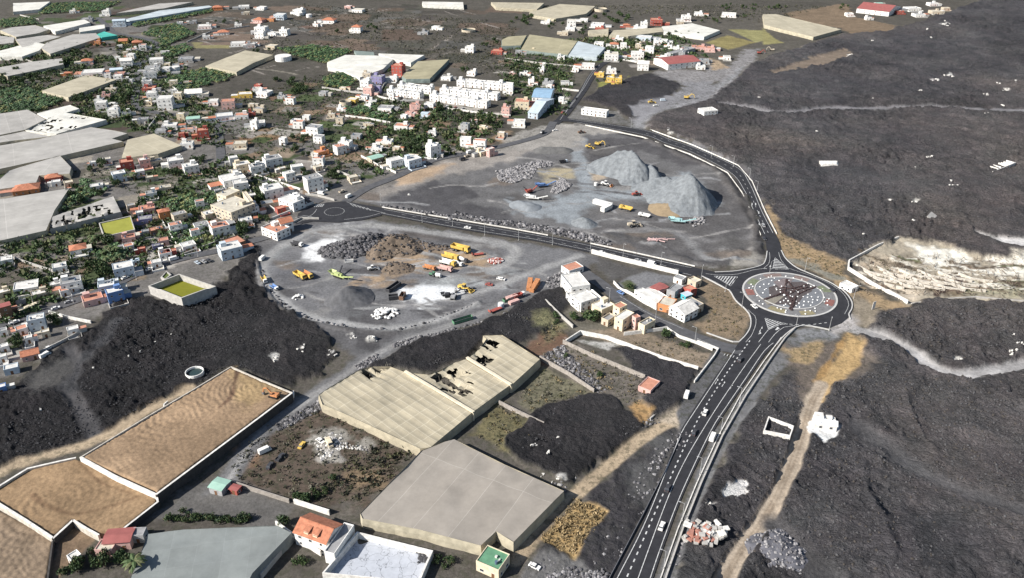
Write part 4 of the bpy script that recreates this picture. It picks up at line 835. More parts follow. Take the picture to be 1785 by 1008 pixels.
# ------------------------------------------------------------------ walls
def wall_run(label, pts, h, th, mat, tile=None, z0=-0.8, name='boundary_wall', cat='wall', cap=None, zt=None, top_px=False, closed=False, group=None, base=0.0):
    if tile: pts = TT(tile, pts)
    w = G(pts, base+h if top_px else base)
    if closed: w = w+[w[0]]
    L, R = offsets(w, th); n = len(w); zt = base+h
    x0, y0 = w[0]
    b = MB()
    vs = []
    for (E, zz) in ((L, z0), (L, zt), (R, zt), (R, z0)): vs += [(p[0]-x0, p[1]-y0, zz) for p in E]
    fs = []
    for k in range(4): fs += [(k*n+i+1, k*n+i, ((k+1) % 4)*n+i, ((k+1) % 4)*n+i+1) for i in range(n-1)]
    fs += [(0, n, 2*n, 3*n), (4*n-1, 3*n-1, 2*n-1, n-1)]
    b.add(vs, fs)
    o = b.build(name, mat, None, (x0, y0, 0)); tag(o, label, cat, group)
    if cap:
        L, R = offsets(w, th+0.12); q = MB(); vs = []
        for (E, zz) in ((L, zt+.003), (L, zt+0.15), (R, zt+0.15), (R, zt+.003)): vs += [(p[0]-x0, p[1]-y0, zz) for p in E]
        q.add(vs, fs); q.build('coping', cap, o)
    return o
# ------------------------------------------------------------------ net houses (banana greenhouses)
def net_mat(name, c, seam, sw, sh, rz, tone=0.045, mort=0.2):
    m = bpy.data.materials.new(name); m.use_nodes = True; nt = m.node_tree; L = nt.links.new; b = nt.nodes['Principled BSDF']
    b.inputs['Roughness'].default_value = 0.9; b.inputs['Specular IOR Level'].default_value = 0.15
    g = nt.nodes.new('ShaderNodeNewGeometry'); mp = nt.nodes.new('ShaderNodeMapping'); mp.vector_type = 'POINT'; mp.inputs['Rotation'].default_value = (0, 0, -rz)
    L(g.outputs['Position'], mp.inputs['Vector'])
    br = nt.nodes.new('ShaderNodeTexBrick'); br.offset = 0.0; br.inputs['Scale'].default_value = 1.0; br.inputs['Brick Width'].default_value = sw; br.inputs['Row Height'].default_value = sh; br.inputs['Mortar Size'].default_value = mort; br.inputs['Mortar Smooth'].default_value = 0.6
    br.inputs['Color1'].default_value = tuple(x*(1-tone) for x in c)+(1,); br.inputs['Color2'].default_value = tuple(min(1, x*(1+tone)) for x in c)+(1,); br.inputs['Mortar'].default_value = tuple(seam)+(1,)
    L(mp.outputs['Vector'], br.inputs['Vector'])
    n = nt.nodes.new('ShaderNodeTexNoise'); n.inputs['Scale'].default_value = 0.09; n.inputs['Detail'].default_value = 6; n.inputs['Roughness'].default_value = 0.7; L(g.outputs['Position'], n.inputs['Vector'])
    mr = nt.nodes.new('ShaderNodeMapRange'); mr.inputs['From Min'].default_value = 0.3; mr.inputs['From Max'].default_value = 0.7; mr.inputs['To Min'].default_value = 0.78; mr.inputs['To Max'].default_value = 1.12; L(n.outputs['Fac'], mr.inputs['Value'])
    s = nt.nodes.new('ShaderNodeVectorMath'); s.operation = 'SCALE'; L(br.outputs['Color'], s.inputs[0]); L(mr.outputs['Result'], s.inputs['Scale'])
    L(s.outputs[0], b.inputs['Base Color'])
    return m
CRACK = None
def cracked(name, c):
    m = M(name, c, 0.9, 0.12, 0.4); nt = m.node_tree; L = nt.links.new; b = nt.nodes['Principled BSDF']; src = b.inputs['Base Color'].links[0].from_socket
    g = nt.nodes.new('ShaderNodeNewGeometry'); n = nt.nodes.new('ShaderNodeTexNoise'); n.inputs['Scale'].default_value = 0.5; ad = nt.nodes.new('ShaderNodeVectorMath'); ad.operation = 'MULTIPLY_ADD'; L(g.outputs['Position'], n.inputs['Vector']); L(n.outputs['Color'], ad.inputs[0]); ad.inputs[1].default_value = (4, 4, 4); L(g.outputs['Position'], ad.inputs[2])
    v = nt.nodes.new('ShaderNodeTexVoronoi'); v.feature = 'DISTANCE_TO_EDGE'; v.inputs['Scale'].default_value = 0.22; L(ad.outputs[0], v.inputs['Vector'])
    r = nt.nodes.new('ShaderNodeMapRange'); r.inputs['From Min'].default_value = 0.004; r.inputs['From Max'].default_value = 0.03; r.inputs['To Min'].default_value = 0.45; L(v.outputs['Distance'], r.inputs['Value'])
    k = nt.nodes.new('ShaderNodeVectorMath'); k.operation = 'SCALE'; L(src, k.inputs[0]); L(r.outputs['Result'], k.inputs['Scale']); L(k.outputs[0], b.inputs['Base Color']); return m
NETC = {'c': ((0.385, 0.34, 0.25), (0.50, 0.45, 0.345)), 'w': ((0.60, 0.585, 0.53), (0.68, 0.665, 0.61)), 'g': ((0.36, 0.345, 0.32), (0.46, 0.44, 0.41)), 'n': ((0.29, 0.262, 0.228), (0.40, 0.37, 0.33)),
        'o': ((0.33, 0.30, 0.20), (0.42, 0.38, 0.27)), 'p': ((0.42, 0.47, 0.49), (0.6, 0.64, 0.66)), 's': ((0.215, 0.232, 0.225), (0.26, 0.275, 0.27)), 't': ((0.07, 0.38, 0.32), (0.2, 0.5, 0.42)), 'b': ((0.40, 0.36, 0.27), (0.5, 0.46, 0.36)), 'e': ((0.20, 0.24, 0.22), (0.3, 0.33, 0.3))}
def greenhouse(label, pts, h=4.2, kind='b', tile=None, step=6.0, seam=(6, 6), holes=(), axis=(0, 1), side=None, sag=0.22, group=None, rib=0.0, mort=0.2):
    if tile: pts = TT(tile, pts)
    w = G(pts, h); A = sum(w[i-1][0]*w[i][1]-w[i][0]*w[i-1][1] for i in range(len(w)))
    rz = math.atan2(w[axis[1]][1]-w[axis[0]][1], w[axis[1]][0]-w[axis[0]][0])
    if A < 0: w = w[::-1]
    cx, cy = sum(p[0] for p in w)/len(w), sum(p[1] for p in w)/len(w)
    r = empty('net_greenhouse', (cx, cy, 0), 0, label, 'greenhouse', group)
    loc_ = [(p[0]-cx, p[1]-cy) for p in w]
    bm = bmesh.new(); f = bm.faces.new([bm.verts.new((a, b, h)) for a, b in loc_]); bm.normal_update()
    for ang in (rz, rz+math.pi/2):
        n = Vector((-math.sin(ang), math.cos(ang), 0)); ds = [n.dot(Vector((a, b, 0))) for a, b in loc_]
        stp = min(step, seam[1]/4) if (rib and ang == rz) else step
        lo, hi = min(ds), max(ds); k = math.ceil(lo/stp)
        while k*stp < hi and (hi-lo)/stp < 160:
            bmesh.ops.bisect_plane(bm, geom=bm.verts[:]+bm.edges[:]+bm.faces[:], plane_co=n*(k*stp), plane_no=n); k += 1
    vs = list(bm.verts); X = np.array([v.co.x+cx for v in vs]); Y = np.array([v.co.y+cy for v in vs])
    nz = fbm(X, Y, 30, 3, 7)*0.5+fbm(X, Y, 8, 2, 9)*sag*2
    nr = Vector((-math.sin(rz), math.cos(rz), 0)); wo = nr.x*cx+nr.y*cy
    for v, q in zip(vs, nz): v.co.z += float(q)*(0.4 if v.is_boundary else 1.0)-rib*math.sin(math.pi*(nr.dot(v.co)+wo)/seam[1])**2
    if holes:
        hp = [(P(*T(q[0], q[1], q[2]), h)[:2], q[3], q[4] if len(q) > 4 else 0.75) for q in holes]; kill = []
        for fc in bm.faces:
            c = fc.calc_center_median()
            for (hx, hr, pr) in hp:
                uu = (c.x*math.cos(rz)+c.y*math.sin(rz)); vv = (-c.x*math.sin(rz)+c.y*math.cos(rz)); tn = float(vnoise(np.array([uu/7.0]), np.array([vv/1.7]), 5)[0])*0.75+float(vnoise(np.array([uu/2.0]), np.array([vv/2.0]), 6)[0])*0.25
                if math.hypot(c.x+cx-hx[0], c.y+cy-hx[1]) < hr*(0.75+0.5*tn) and tn > 0.82-pr*0.5: kill.append(fc); break
        bmesh.ops.delete(bm, geom=kill, context='FACES')
        for v in bm.verts:
            for (hx, hr, pr) in hp:
                if math.hypot(v.co.x+cx-hx[0], v.co.y+cy-hx[1]) < hr*1.4: v.co.z -= random.uniform(0, 1.9)*(1-min(1, math.hypot(v.co.x+cx-hx[0], v.co.y+cy-hx[1])/(hr*1.4)))*1.4; v.co.x += random.uniform(-.6, .6)
    c, sm = NETC[kind]
    me = bpy.data.meshes.new('roof_net'); bm.to_mesh(me); bm.free(); me.materials.append(net_mat('net cloth '+label[:30], c, sm, seam[0], seam[1], rz, 0.045, mort))
    me.polygons.foreach_set('use_smooth', [True]*len(me.polygons))
    linkmesh('roof_net', me, r)
    # sides: slightly bellied cloth with uneven pleats
    b = MB(); per = []
    for i in range(len(loc_)):
        a, q = Vector(loc_[i]), Vector(loc_[(i+1) % len(loc_)]); n = max(1, int((q-a).length/3))
        for k in range(n): per.append(a.lerp(q, k/n))
    n = len(per)
    for (zz, o) in ((h+0.02, 0.0), (h*0.55, 0.35), (-0.8, 0.55)):
        for i in range(n):
            t = (per[(i+1) % n]-per[i-1]); t = t.normalized() if t.length > 1e-6 else Vector((1, 0)); nn = Vector((t.y, -t.x))
            k = o*random.uniform(0.5, 1.4); b.v.append((per[i].x+nn.x*k, per[i].y+nn.y*k, zz))
    for j in range(2):
        for i in range(n): b.f.append(((j+1)*n+i, (j+1)*n+(i+1) % n, j*n+(i+1) % n, j*n+i)); b.m.append(0)
    b.build('side_net', M('side net '+(side or kind), tuple(x*0.95 for x in NETC[side or kind][0]), 0.95, 0.25, 0.3), r)
    if holes:
        pb = MB()
        for (hx, hr, pr) in hp:
            for _ in range(int(hr*1.5)):
                a, q = random.uniform(0, 6.28), hr*random.random(); x, y = hx[0]+q*math.cos(a)-cx, hx[1]+q*math.sin(a)-cy
                pb = MB(); pb.tube((x, y, 0), (x+random.uniform(-.6, .6), y+random.uniform(-.6, .6), random.uniform(1.5, h+0.4)), 0.09, n=4); pb.build('frame_pole', M('grey wood poles', (0.3, 0.27, 0.22), 0.9, 0.2), r)
    return r
# ------------------------------------------------------------------ plants
LEAF = [M('leaf green', (0.062, 0.098, 0.034), 0.7, 0.35, 0.8), M('leaf dark green', (0.03, 0.054, 0.022), 0.7, 0.35, 0.8), M('leaf olive', (0.105, 0.115, 0.05), 0.7, 0.35, 0.8)]
PLANT = [M('banana leaf green', (0.082, 0.145, 0.058), 0.55, 0.35, 0.9), M('banana leaf dark', (0.03, 0.062, 0.022), 0.6, 0.35, 0.9), M('banana leaf yellowed', (0.16, 0.17, 0.06), 0.6, 0.3, 0.9)]
def leafquad(b, c, s, mi):
    u = Vector((random.gauss(0, 1), random.gauss(0, 1), random.gauss(0, 0.6))).normalized(); w = u.orthogonal().normalized(); w.rotate(Matrix.Rotation(random.uniform(0, 6.28), 3, u))
    v = u.cross(w); a = s*random.uniform(0.6, 1.2); e = a*0.55
    b.add([tuple(c-w*a), tuple(c+v*e), tuple(c+w*a), tuple(c-v*e)], [(0, 1, 2, 3)], mi)
def tree_parts(kind, seed):
    random.seed(seed); cr, tr = MB(), MB()
    if kind == 'palm':
        H = random.uniform(5, 7); p = Vector((0, 0, -0.5)); lean = Vector((random.uniform(-.1, .1), random.uniform(-.1, .1), 1))
        for k in range(4):
            q = p+lean*(H/4); tr.tube(p, q, 0.24-k*0.03, 0.22-k*0.03); p = q
        for k in range(16):
            a = k*2.4; up = random.uniform(0.1, 0.9); d = Vector((math.cos(a), math.sin(a), up)).normalized(); q = p.copy(); sd = Vector((-d.y, d.x, 0)).normalized(); wd = 0.1
            for s in range(4):
                n = q+d*0.85; w2 = (0.5, 0.55, 0.4, 0.05)[s]
                cr.add([tuple(q-sd*wd+Vector((0, 0, -wd*0.4))), tuple(q), tuple(n), tuple(n-sd*w2+Vector((0, 0, -w2*0.4)))], [(0, 1, 2, 3)], k % 2)
                cr.add([tuple(q), tuple(q+sd*wd+Vector((0, 0, -wd*0.4))), tuple(n+sd*w2+Vector((0, 0, -w2*0.4))), tuple(n)], [(0, 1, 2, 3)], k % 2)
                q = n; wd = w2; d = (d+Vector((0, 0, -0.42))).normalized()
        return cr, tr
    H, R = {'round': (5.0, 2.6), 'wide': (5.2, 3.6), 'tall': (7.5, 2.0), 'bush': (2.2, 1.6)}[kind]
    tr.tube((0, 0, -0.6), (0.1, 0, H*0.35), 0.28, 0.19); top = Vector((0.1, 0, H*0.35)); lobes = []
    n = 11 if kind != 'bush' else 6
    for k in range(n):
        a = k*2.4+random.uniform(-.4, .4); q = math.sqrt((k+0.5)/n)*R*0.72; z = H*random.uniform(0.42, 0.82) if kind != 'tall' else H*(0.3+0.62*k/n)
        if kind == 'tall': q = R*0.45*(1-0.6*k/n)
        c = Vector((q*math.cos(a), q*math.sin(a), z)); lobes.append((c, R*random.uniform(0.32, 0.52)))
        tr.tube(top, c, 0.12, 0.04, 4)
    for i, (c, r) in enumerate(lobes):
        for _ in range(34):
            d = Vector((random.gauss(0, 1), random.gauss(0, 1), random.gauss(0, 0.8))).normalized(); mi = (0 if random.random() < 0.6 else 1) if i % 3 else (1 if random.random() < 0.7 else 2)
            leafquad(cr, c+d*r*random.uniform(0.55, 1.05), r*0.42, mi)
    return cr, tr
TREES = {}
def tree_proto(kind, v):
    if (kind, v) not in TREES:
        st = random.getstate(); cr, tr = tree_parts(kind, hash((kind == 'palm', len(kind), v)) % 999+v); random.setstate(st)
        o = cr.build('crown', LEAF if kind != 'palm' else [LEAF[0], LEAF[2]]); p = tr.build('trunk', BARK)
        TREES[(kind, v)] = (o.data, p.data); bpy.data.objects.remove(o); bpy.data.objects.remove(p)
    return TREES[(kind, v)]
def tree(px, py, kind, label, size=1.0, group='trees and palms among the houses', base=0.0):
    x, y, _ = P(px, py, base); c, t = tree_proto(kind, random.randrange(3))
    nm = {'palm': 'palm_tree', 'bush': 'shrub'}.get(kind, 'tree')
    r = empty(nm, (x, y, base), random.uniform(0, 6.28), label, {'palm': 'palm', 'bush': 'shrub'}.get(kind, 'tree'), group)
    r.scale = (size,)*3
    linkmesh('crown', c, r); linkmesh('trunk', t, r)
    return r
def plantation(name, pts, tile, sp=2.6, hh=2.8, mats=None, low=False, z=0.0):
    w = G(TT(tile, pts) if tile else pts, z); cx, cy = w[0]; b = MB(); n = int(area(w)/(sp*sp))
    for (x, y) in scatter(w, min(n, 1500)):
        s = random.uniform(0.75, 1.2); H = hh*s*0.55; mi = random.choice((0, 0, 1, 1, 2)) if random.random() < 0.8 else 1
        for k in range(8):
            a = k*0.785+random.uniform(-.4, .4); u = Vector((math.cos(a), math.sin(a), 0)); sd = Vector((-u.y, u.x, 0)); p0 = Vector((x-cx, y-cy, z+H)); p1 = p0+u*(1.0*s)+Vector((0, 0, 0.75*s)); p2 = p0+u*(2.0*s)+Vector((0, 0, 0.15*s-random.random()*0.6)); wd = 0.42*s
            b.add([tuple(p0-sd*0.1), tuple(p0+sd*0.1), tuple(p1+sd*wd), tuple(p1-sd*wd)], [(0, 1, 2, 3)], mi); b.add([tuple(p1-sd*wd), tuple(p1+sd*wd), tuple(p2+sd*0.15), tuple(p2-sd*0.15)], [(0, 1, 2, 3)], mi)
        b.tube((x-cx, y-cy, z-0.3), (x-cx, y-cy, z+H), 0.14, n=4, mi=2)
    o = b.build(name, mats or PLANT, None, (cx, cy, 0)); tag(o, kind='stuff'); return o
def scrub(name, polys, dens, size, mats, tile=None, leaves=9, cap=9000):
    b = MB(); x0 = None
    for q in polys:
        w = G(TT(tile, q) if tile else q); n = min(cap, int(area(w)*dens))
        for (x, y) in scatter(w, n):
            if x0 is None: x0 = (x, y)
            s = size*random.choice((0.5, 0.7, 1, 1, 1.5))*random.uniform(0.8, 1.2); mi = random.randrange(len(mats)); c = Vector((x-x0[0], y-x0[1], s*0.35))
            for _ in range(leaves):
                d = Vector((random.gauss(0, .5), random.gauss(0, .5), random.gauss(0, .3))); leafquad(b, c+d*s, s*0.5, mi)
    o = b.build(name, mats, None, (x0[0], x0[1], 0)); tag(o, kind='stuff'); return o
def rocks(name, spots, r, mats, z=0.0, kind='stuff'):
    b = MB(); x0 = spots[0]
    for (x, y) in spots:
        q = r*random.choice((0.5, 0.7, 0.8, 1, 1.3)); b.rock(x-x0[0], y-x0[1], z+q*0.3, q, random.randrange(len(mats)))
    o = b.build(name, mats, None, (x0[0], x0[1], 0)); tag(o, kind=kind); return o
def along(pts, gap, jit, tile=None):
    c = smooth_path(G(TT(tile, pts) if tile else pts), 3); L = sum((Vector(c[i+1])-Vector(c[i])).length for i in range(len(c)-1))
    return [(x+random.uniform(-jit, jit), y+random.uniform(-jit, jit)) for x, y in resample(c, max(2, int(L/gap)))]
# ------------------------------------------------------------------ piles
def pile(name, label, cat, ridge, slope, mat, res=1.2, rough=0.3, tile=None, kind=None, lee=1.0, rockmats=None, rockn=0, rr=1.0):
    """ridge: list of (px, py, height) with the pixel of the ridge point on the ground"""
    pts = [(P(*(T(tile, a, b) if tile else (a, b)))[:2], h) for a, b, h in ridge]
    if len(pts) == 1: pts = pts*2
    R = max(h for _, h in pts)/slope+2
    x0, x1 = min(p[0][0] for p in pts)-R, max(p[0][0] for p in pts)+R; y0, y1 = min(p[0][1] for p in pts)-R, max(p[0][1] for p in pts)+R
    nx, ny = int((x1-x0)/res)+2, int((y1-y0)/res)+2
    X, Y = np.meshgrid(x0+res*np.arange(nx), y0+res*np.arange(ny)); x, y = X.ravel(), Y.ravel(); z = np.full(x.shape, -9.0)
    for i in range(len(pts)-1):
        (a, ha), (c, hc) = pts[i], pts[i+1]; dx, dy = c[0]-a[0], c[1]-a[1]; L = dx*dx+dy*dy+1e-9
        t = np.clip(((x-a[0])*dx+(y-a[1])*dy)/L, 0, 1); d = np.hypot(x-a[0]-t*dx, y-a[1]-t*dy); hh = ha+(hc-ha)*t
        d = np.sqrt(d*d+0.3)-0.55
        sx = (x-a[0]-t*dx)/(d+1.5); d = d*(1+(lee-1)*np.clip(sx*1.3, 0, 1))
        z = np.maximum(z, hh-d*slope*(1+0.14*fbm(x, y, 14, 2, 3)))
    ang = np.arctan2(y-np.mean([p[0][1] for p in pts]), x-np.mean([p[0][0] for p in pts])); hz = np.clip(z/3, 0, 1)
    z -= hz*rough*2.4*np.abs(fbm(ang*9, z*0.12, 1.0, 3, 19))
    z += rough*(1.3*fbm(x, y, 5, 3, 12)+0.6*fbm(x, y, 2.2, 2, 17))+0.9*rough*fbm(x, y, 12, 2, 18)
    z = np.where(z < 1.2, z*1.0-0.25*(1.2-z)*0, z)
    cx, cy = float(np.mean([p[0][0] for p in pts])), float(np.mean([p[0][1] for p in pts]))
    keep = z > -1.0; b = MB(); b.v = [(float(p)-cx, float(q)-cy, float(max(s, -1.0))) for p, q, s in zip(x, y, z)]
    for j in range(ny-1):
        for i in range(nx-1):
            k = j*nx+i
            if keep[k] or keep[k+1] or keep[k+nx] or keep[k+nx+1]: b.f.append((k, k+1, k+nx+1, k+nx)); b.m.append(0)
    o = b.build(name, mat, None, (cx, cy, 0), smooth=True)
    if kind: tag(o, kind=kind)
    else: tag(o, label, cat)
    if rockn:
        idx = np.nonzero(z > 0.3)[0]; rb = MB()
        for k in np.random.RandomState(5).choice(idx, rockn): rb.rock(float(x[k])-cx+random.uniform(-.6, .6), float(y[k])-cy+random.uniform(-.6, .6), float(z[k]), rr*random.choice((0.4, 0.6, 0.8, 1.0, 1.2)), random.randrange(len(rockmats)))
        q = rb.build('loose_rocks', rockmats, o); tag(q, kind='stuff')
    return o
# ------------------------------------------------------------------ vehicles and machines
def wheel_mesh(r, w):
    k = ('wheel', r, w)
    if k not in _wm:
        b = MB(); b.tube((0, -w/2, 0), (0, w/2, 0), r, n=12, mi=0); b.tube((0, -w/2-0.02, 0), (0, w/2+0.02, 0), r*0.5, n=10, mi=1)
        o = b.build('wheel', [RUBBER, STEEL]); _wm[k] = o.data; bpy.data.objects.remove(o)
    return _wm[k]
def wheels(r, xs, ys, rad, w):
    for x in xs:
        for y in ys: linkmesh('wheel', wheel_mesh(rad, w), r, (x, y, rad))
def put(t, zx, zy, a, b=None, z=0.0):
    px, py = T(t, zx, zy); x, y, _ = P(px, py, z)
    return (x, y, z)
CARP = {}
def car(label, px, py, rz, c='W', kind='car', z=0.34, group=None, name=None):
    x, y, _ = P(px, py, z+0.5); key = (c, kind)
    if key in CARP: return copy_tree(CARP[key], (x, y, z), rz, label, group)
    cat = {'car': 'car', 'van': 'van', 'pickup': 'pickup', 'bus': 'bus'}[kind]
    r = empty({'car': 'parked_car', 'van': 'van', 'pickup': 'pickup', 'bus': 'bus'}[kind], (x, y, z), rz, label, cat, group); pm = PM(c)
    b, g = MB(), MB()
    if kind == 'car':
        b.box(0, 0, 0.28, 4.3, 1.75, 0.55, rz=0, tx=0.98, ty=0.95); b.box(-0.25, 0, 0.832, 2.5, 1.6, 0.5, tx=0.62, ty=0.82, ox=-0.05)
        b.box(0, 0, 0.2, 4.36, 1.6, 0.2, 0); g.box(-0.26, 0, 0.86, 2.5, 1.63, 0.40, tx=0.70, ty=0.86, ox=-0.04); L, W, rad = 1.35, 0.78, 0.32
        for s in (-1, 1): h = MB(); h.box(2.13, s*0.6, 0.55, 0.1, 0.35, 0.16); h.build('headlight', FRAME, r)
        t = MB(); [t.box(-2.12, s*0.65, 0.6, 0.06, 0.25, 0.12) for s in (-1, 1)]; t.build('tail_light', PM('R'), r)
    elif kind == 'van':
        b.box(-0.4, 0, 0.35, 4.4, 1.95, 1.9, tx=0.98, ty=0.93); b.box(2.2, 0, 0.35, 1.1, 1.9, 0.9, tx=0.8, ty=0.93, ox=-0.1); g.box(1.75, 0, 1.27, 1.1, 1.8, 0.75, tx=0.5, ty=0.9, ox=-0.25); L, W, rad = 1.6, 0.85, 0.36
    elif kind == 'bus':
        b.box(0, 0, 0.4, 9.5, 2.4, 2.3, tx=0.98, ty=0.95); b.box(-0.5, 0, 2.702, 2.2, 1.4, 0.2); g.box(0, 0, 1.4, 9.54, 2.36, 0.8, tx=0.985, ty=0.985); L, W, rad = 3, 1.05, 0.48
    else:
        b.box(0, 0, 0.4, 5.0, 1.8, 0.5); b.box(0.5, 0, 0.902, 1.9, 1.65, 0.65, tx=0.72, ty=0.86); b.box(-2.4, 0, 0.9, 0.1, 1.8, 0.4)
        for s in (-1, 1): b.box(-1.45, s*0.87, 0.902, 1.8, 0.08, 0.4)
        g.box(0.5, 0, 0.95, 1.92, 1.68, 0.45, tx=0.78, ty=0.89); L, W, rad = 1.5, 0.8, 0.38
    b.build('body', pm, r); g.build('window_glass', GLASS, r); wheels(r, (-L, L), (-W, W), rad, 0.22)
    CARP[key] = r
    return r
def machine(name, label, cat, t, zx, zy, rz, group=None, z=0.1):
    return empty(name, put(t, zx, zy, 0, z=z), rz, label, cat, group)
def part(r, name, mat, fn):
    b = MB(); fn(b); return b.build(name, mat, r)
def dump_truck(label, t, zx, zy, rz, c='Y', cab=None, load=None, k=1.0, tipper=True, group=None):
    r = machine('dump_truck', label, 'dump truck', t, zx, zy, rz, group); r.scale = (k,)*3
    part(r, 'chassis', STEEL, lambda b: b.box(0, 0, 0.75, 8.0, 1.0, 0.35))
    cb = part(r, 'cab', PM(cab or c), lambda b: (b.box(3.1, 0, 0.9, 1.9, 2.4, 1.7, tx=0.85, ty=0.95, ox=-0.1), b.box(3.0, 0, 2.602, 1.5, 2.1, 0.15)))
    part(cb, 'windscreen', GLASS, lambda b: b.box(3.12, 0, 1.75, 1.9, 2.2, 0.65, tx=0.92, ty=0.98, ox=-0.05))
    def bed(b):
        b.box(-1.2, 0, 1.15, 5.6, 2.3, 0.15)
        for s in (-1, 1): b.hexa([(-4.0, s*1.2-.06, 1.3), (1.6, s*1.2-.06, 1.3), (1.6, s*1.2+.06, 1.3), (-4.0, s*1.2+.06, 1.3), (-4.2, s*1.3-.06, 2.5), (1.7, s*1.3-.06, 2.5), (1.7, s*1.3+.06, 2.5), (-4.2, s*1.3+.06, 2.5)])
        b.box(1.66, 0, 1.3, 0.12, 2.35, 1.3); b.box(2.0, 0, 2.55, 0.7, 2.3, 0.1)
        if not tipper: b.box(-4.05, 0, 1.3, 0.12, 2.35, 1.2)
    part(r, 'bed', PM(c), bed)
    if load: part(r, 'load', load, lambda b: [b.rock(-1.2+q*1.4, 0, 1.6, 1.2, 0, 0.6) for q in (-1, 0, 1)])
    wheels(r, (2.9, -1.6, -3.0), (-1.0, 1.0), 0.62, 0.5)
    return r
def mixer(label, t, zx, zy, rz, c='W', drum='W', k=1.0, group=None):
    r = machine('mixer_truck', label, 'mixer truck', t, zx, zy, rz, group); r.scale = (k,)*3
    part(r, 'chassis', STEEL, lambda b: b.box(0, 0, 0.75, 8.0, 1.0, 0.35))
    cb = part(r, 'cab', PM(c), lambda b: b.box(3.1, 0, 0.9, 1.8, 2.4, 1.8, tx=0.85, ty=0.95, ox=-0.1))
    part(cb, 'windscreen', GLASS, lambda b: b.box(3.13, 0, 1.75, 1.8, 2.2, 0.65, tx=0.92, ty=0.98, ox=-0.05))
    part(r, 'drum', PM(drum), lambda b: (b.tube((1.6, 0, 2.0), (0.4, 0, 2.2), 0.8, 1.2, 12), b.tube((0.4, 0, 2.2), (-1.6, 0, 2.5), 1.2, 1.1, 12), b.tube((-1.6, 0, 2.5), (-3.4, 0, 3.0), 1.1, 0.5, 12)))
    part(r, 'chute', STEEL, lambda b: b.beam((-3.3, 0, 2.4), (-4.4, 0, 1.2), 0.6, 0.15))
    wheels(r, (2.9, -1.6, -3.0), (-1.0, 1.0), 0.58, 0.5)
    return r
def loader(label, t, zx, zy, rz, c='Y', k=1.0, group=None, bucket=None):
    r = machine('wheel_loader', label, 'wheel loader', t, zx, zy, rz, group); r.scale = (k,)*3
    part(r, 'body', PM(c), lambda b: (b.box(-1.9, 0, 0.9, 2.8, 1.9, 1.2, tx=0.92, ty=0.85), b.box(1.1, 0, 0.8, 1.8, 1.2, 0.9)))
    cb = part(r, 'cab', PM(c), lambda b: (b.box(-0.2, 0, 0.95, 1.4, 1.5, 0.9), b.box(-0.2, 0, 3.1, 1.6, 1.7, 0.15)))
    part(cb, 'window_glass', GLASS, lambda b: b.box(-0.2, 0, 1.85, 1.35, 1.45, 1.25, tx=0.9, ty=0.9))
    part(r, 'lift_arm', PM(c), lambda b: [b.beam((0.9, s*0.55, 1.7), (3.2, s*0.55, 0.7), 0.2, 0.4) for s in (-1, 1)])
    part(r, 'bucket', PM(bucket or c), lambda b: (b.box(3.5, 0, 0.15, 0.15, 2.9, 1.2), b.box(4.1, 0, 0.15, 1.2, 2.9, 0.12), b.box(4.0, -1.4, 0.27, 1.0, 0.1, 0.8, tx=0.6, ox=-0.2), b.box(4.0, 1.4, 0.27, 1.0, 0.1, 0.8, tx=0.6, ox=-0.2)))
    wheels(r, (-1.6, 1.6), (-1.15, 1.15), 0.8, 0.6)
    return r
def excavator(label, t, zx, zy, rz, c='Y', k=1.0, swing=0.0, group=None):
    r = machine('excavator', label, 'excavator', t, zx, zy, rz, group); r.scale = (k,)*3
    for s in (-1, 1): part(r, 'track', RUBBER, lambda b: (b.box(0, s*1.2, 0.15, 4.2, 0.6, 0.7), b.tube((-2.1, s*1.2-.3, 0.5), (-2.1, s*1.2+.3, 0.5), 0.42, n=10), b.tube((2.1, s*1.2-.3, 0.5), (2.1, s*1.2+.3, 0.5), 0.42, n=10)))
    part(r, 'body', PM(c), lambda b: (b.tube((0, 0, 0.8), (0, 0, 1.15), 0.8, n=12), b.box(-0.8, 0, 1.16, 3.6, 2.6, 1.1, tx=0.95, ty=0.95), b.box(-2.2, 0, 1.2, 0.8, 2.5, 1.3)))
    cb = part(r, 'cab', PM(c), lambda b: (b.box(0.7, 0.75, 1.17, 1.5, 1.0, 0.9), b.box(0.7, 0.75, 2.9, 1.5, 1.0, 0.1)))
    part(cb, 'window_glass', GLASS, lambda b: b.box(0.7, 0.75, 2.07, 1.45, 0.95, 0.83))
    bo = part(r, 'boom', PM(c), lambda b: (b.beam((1.0, -0.1, 1.8), (3.6, -0.1, 4.6), 0.45, 0.6), b.beam((3.5, -0.1, 4.6), (5.6, -0.1, 3.9), 0.42, 0.5)))
    part(bo, 'stick', PM(c), lambda b: b.beam((5.5, -0.1, 4.1), (6.3, -0.1, 1.4), 0.35, 0.45)); part(bo, 'bucket', STEEL, lambda b: (b.box(6.0, -0.1, 0.3, 1.1, 1.2, 1.1, tx=0.8, ty=1.0, ox=0.2)))
    return r
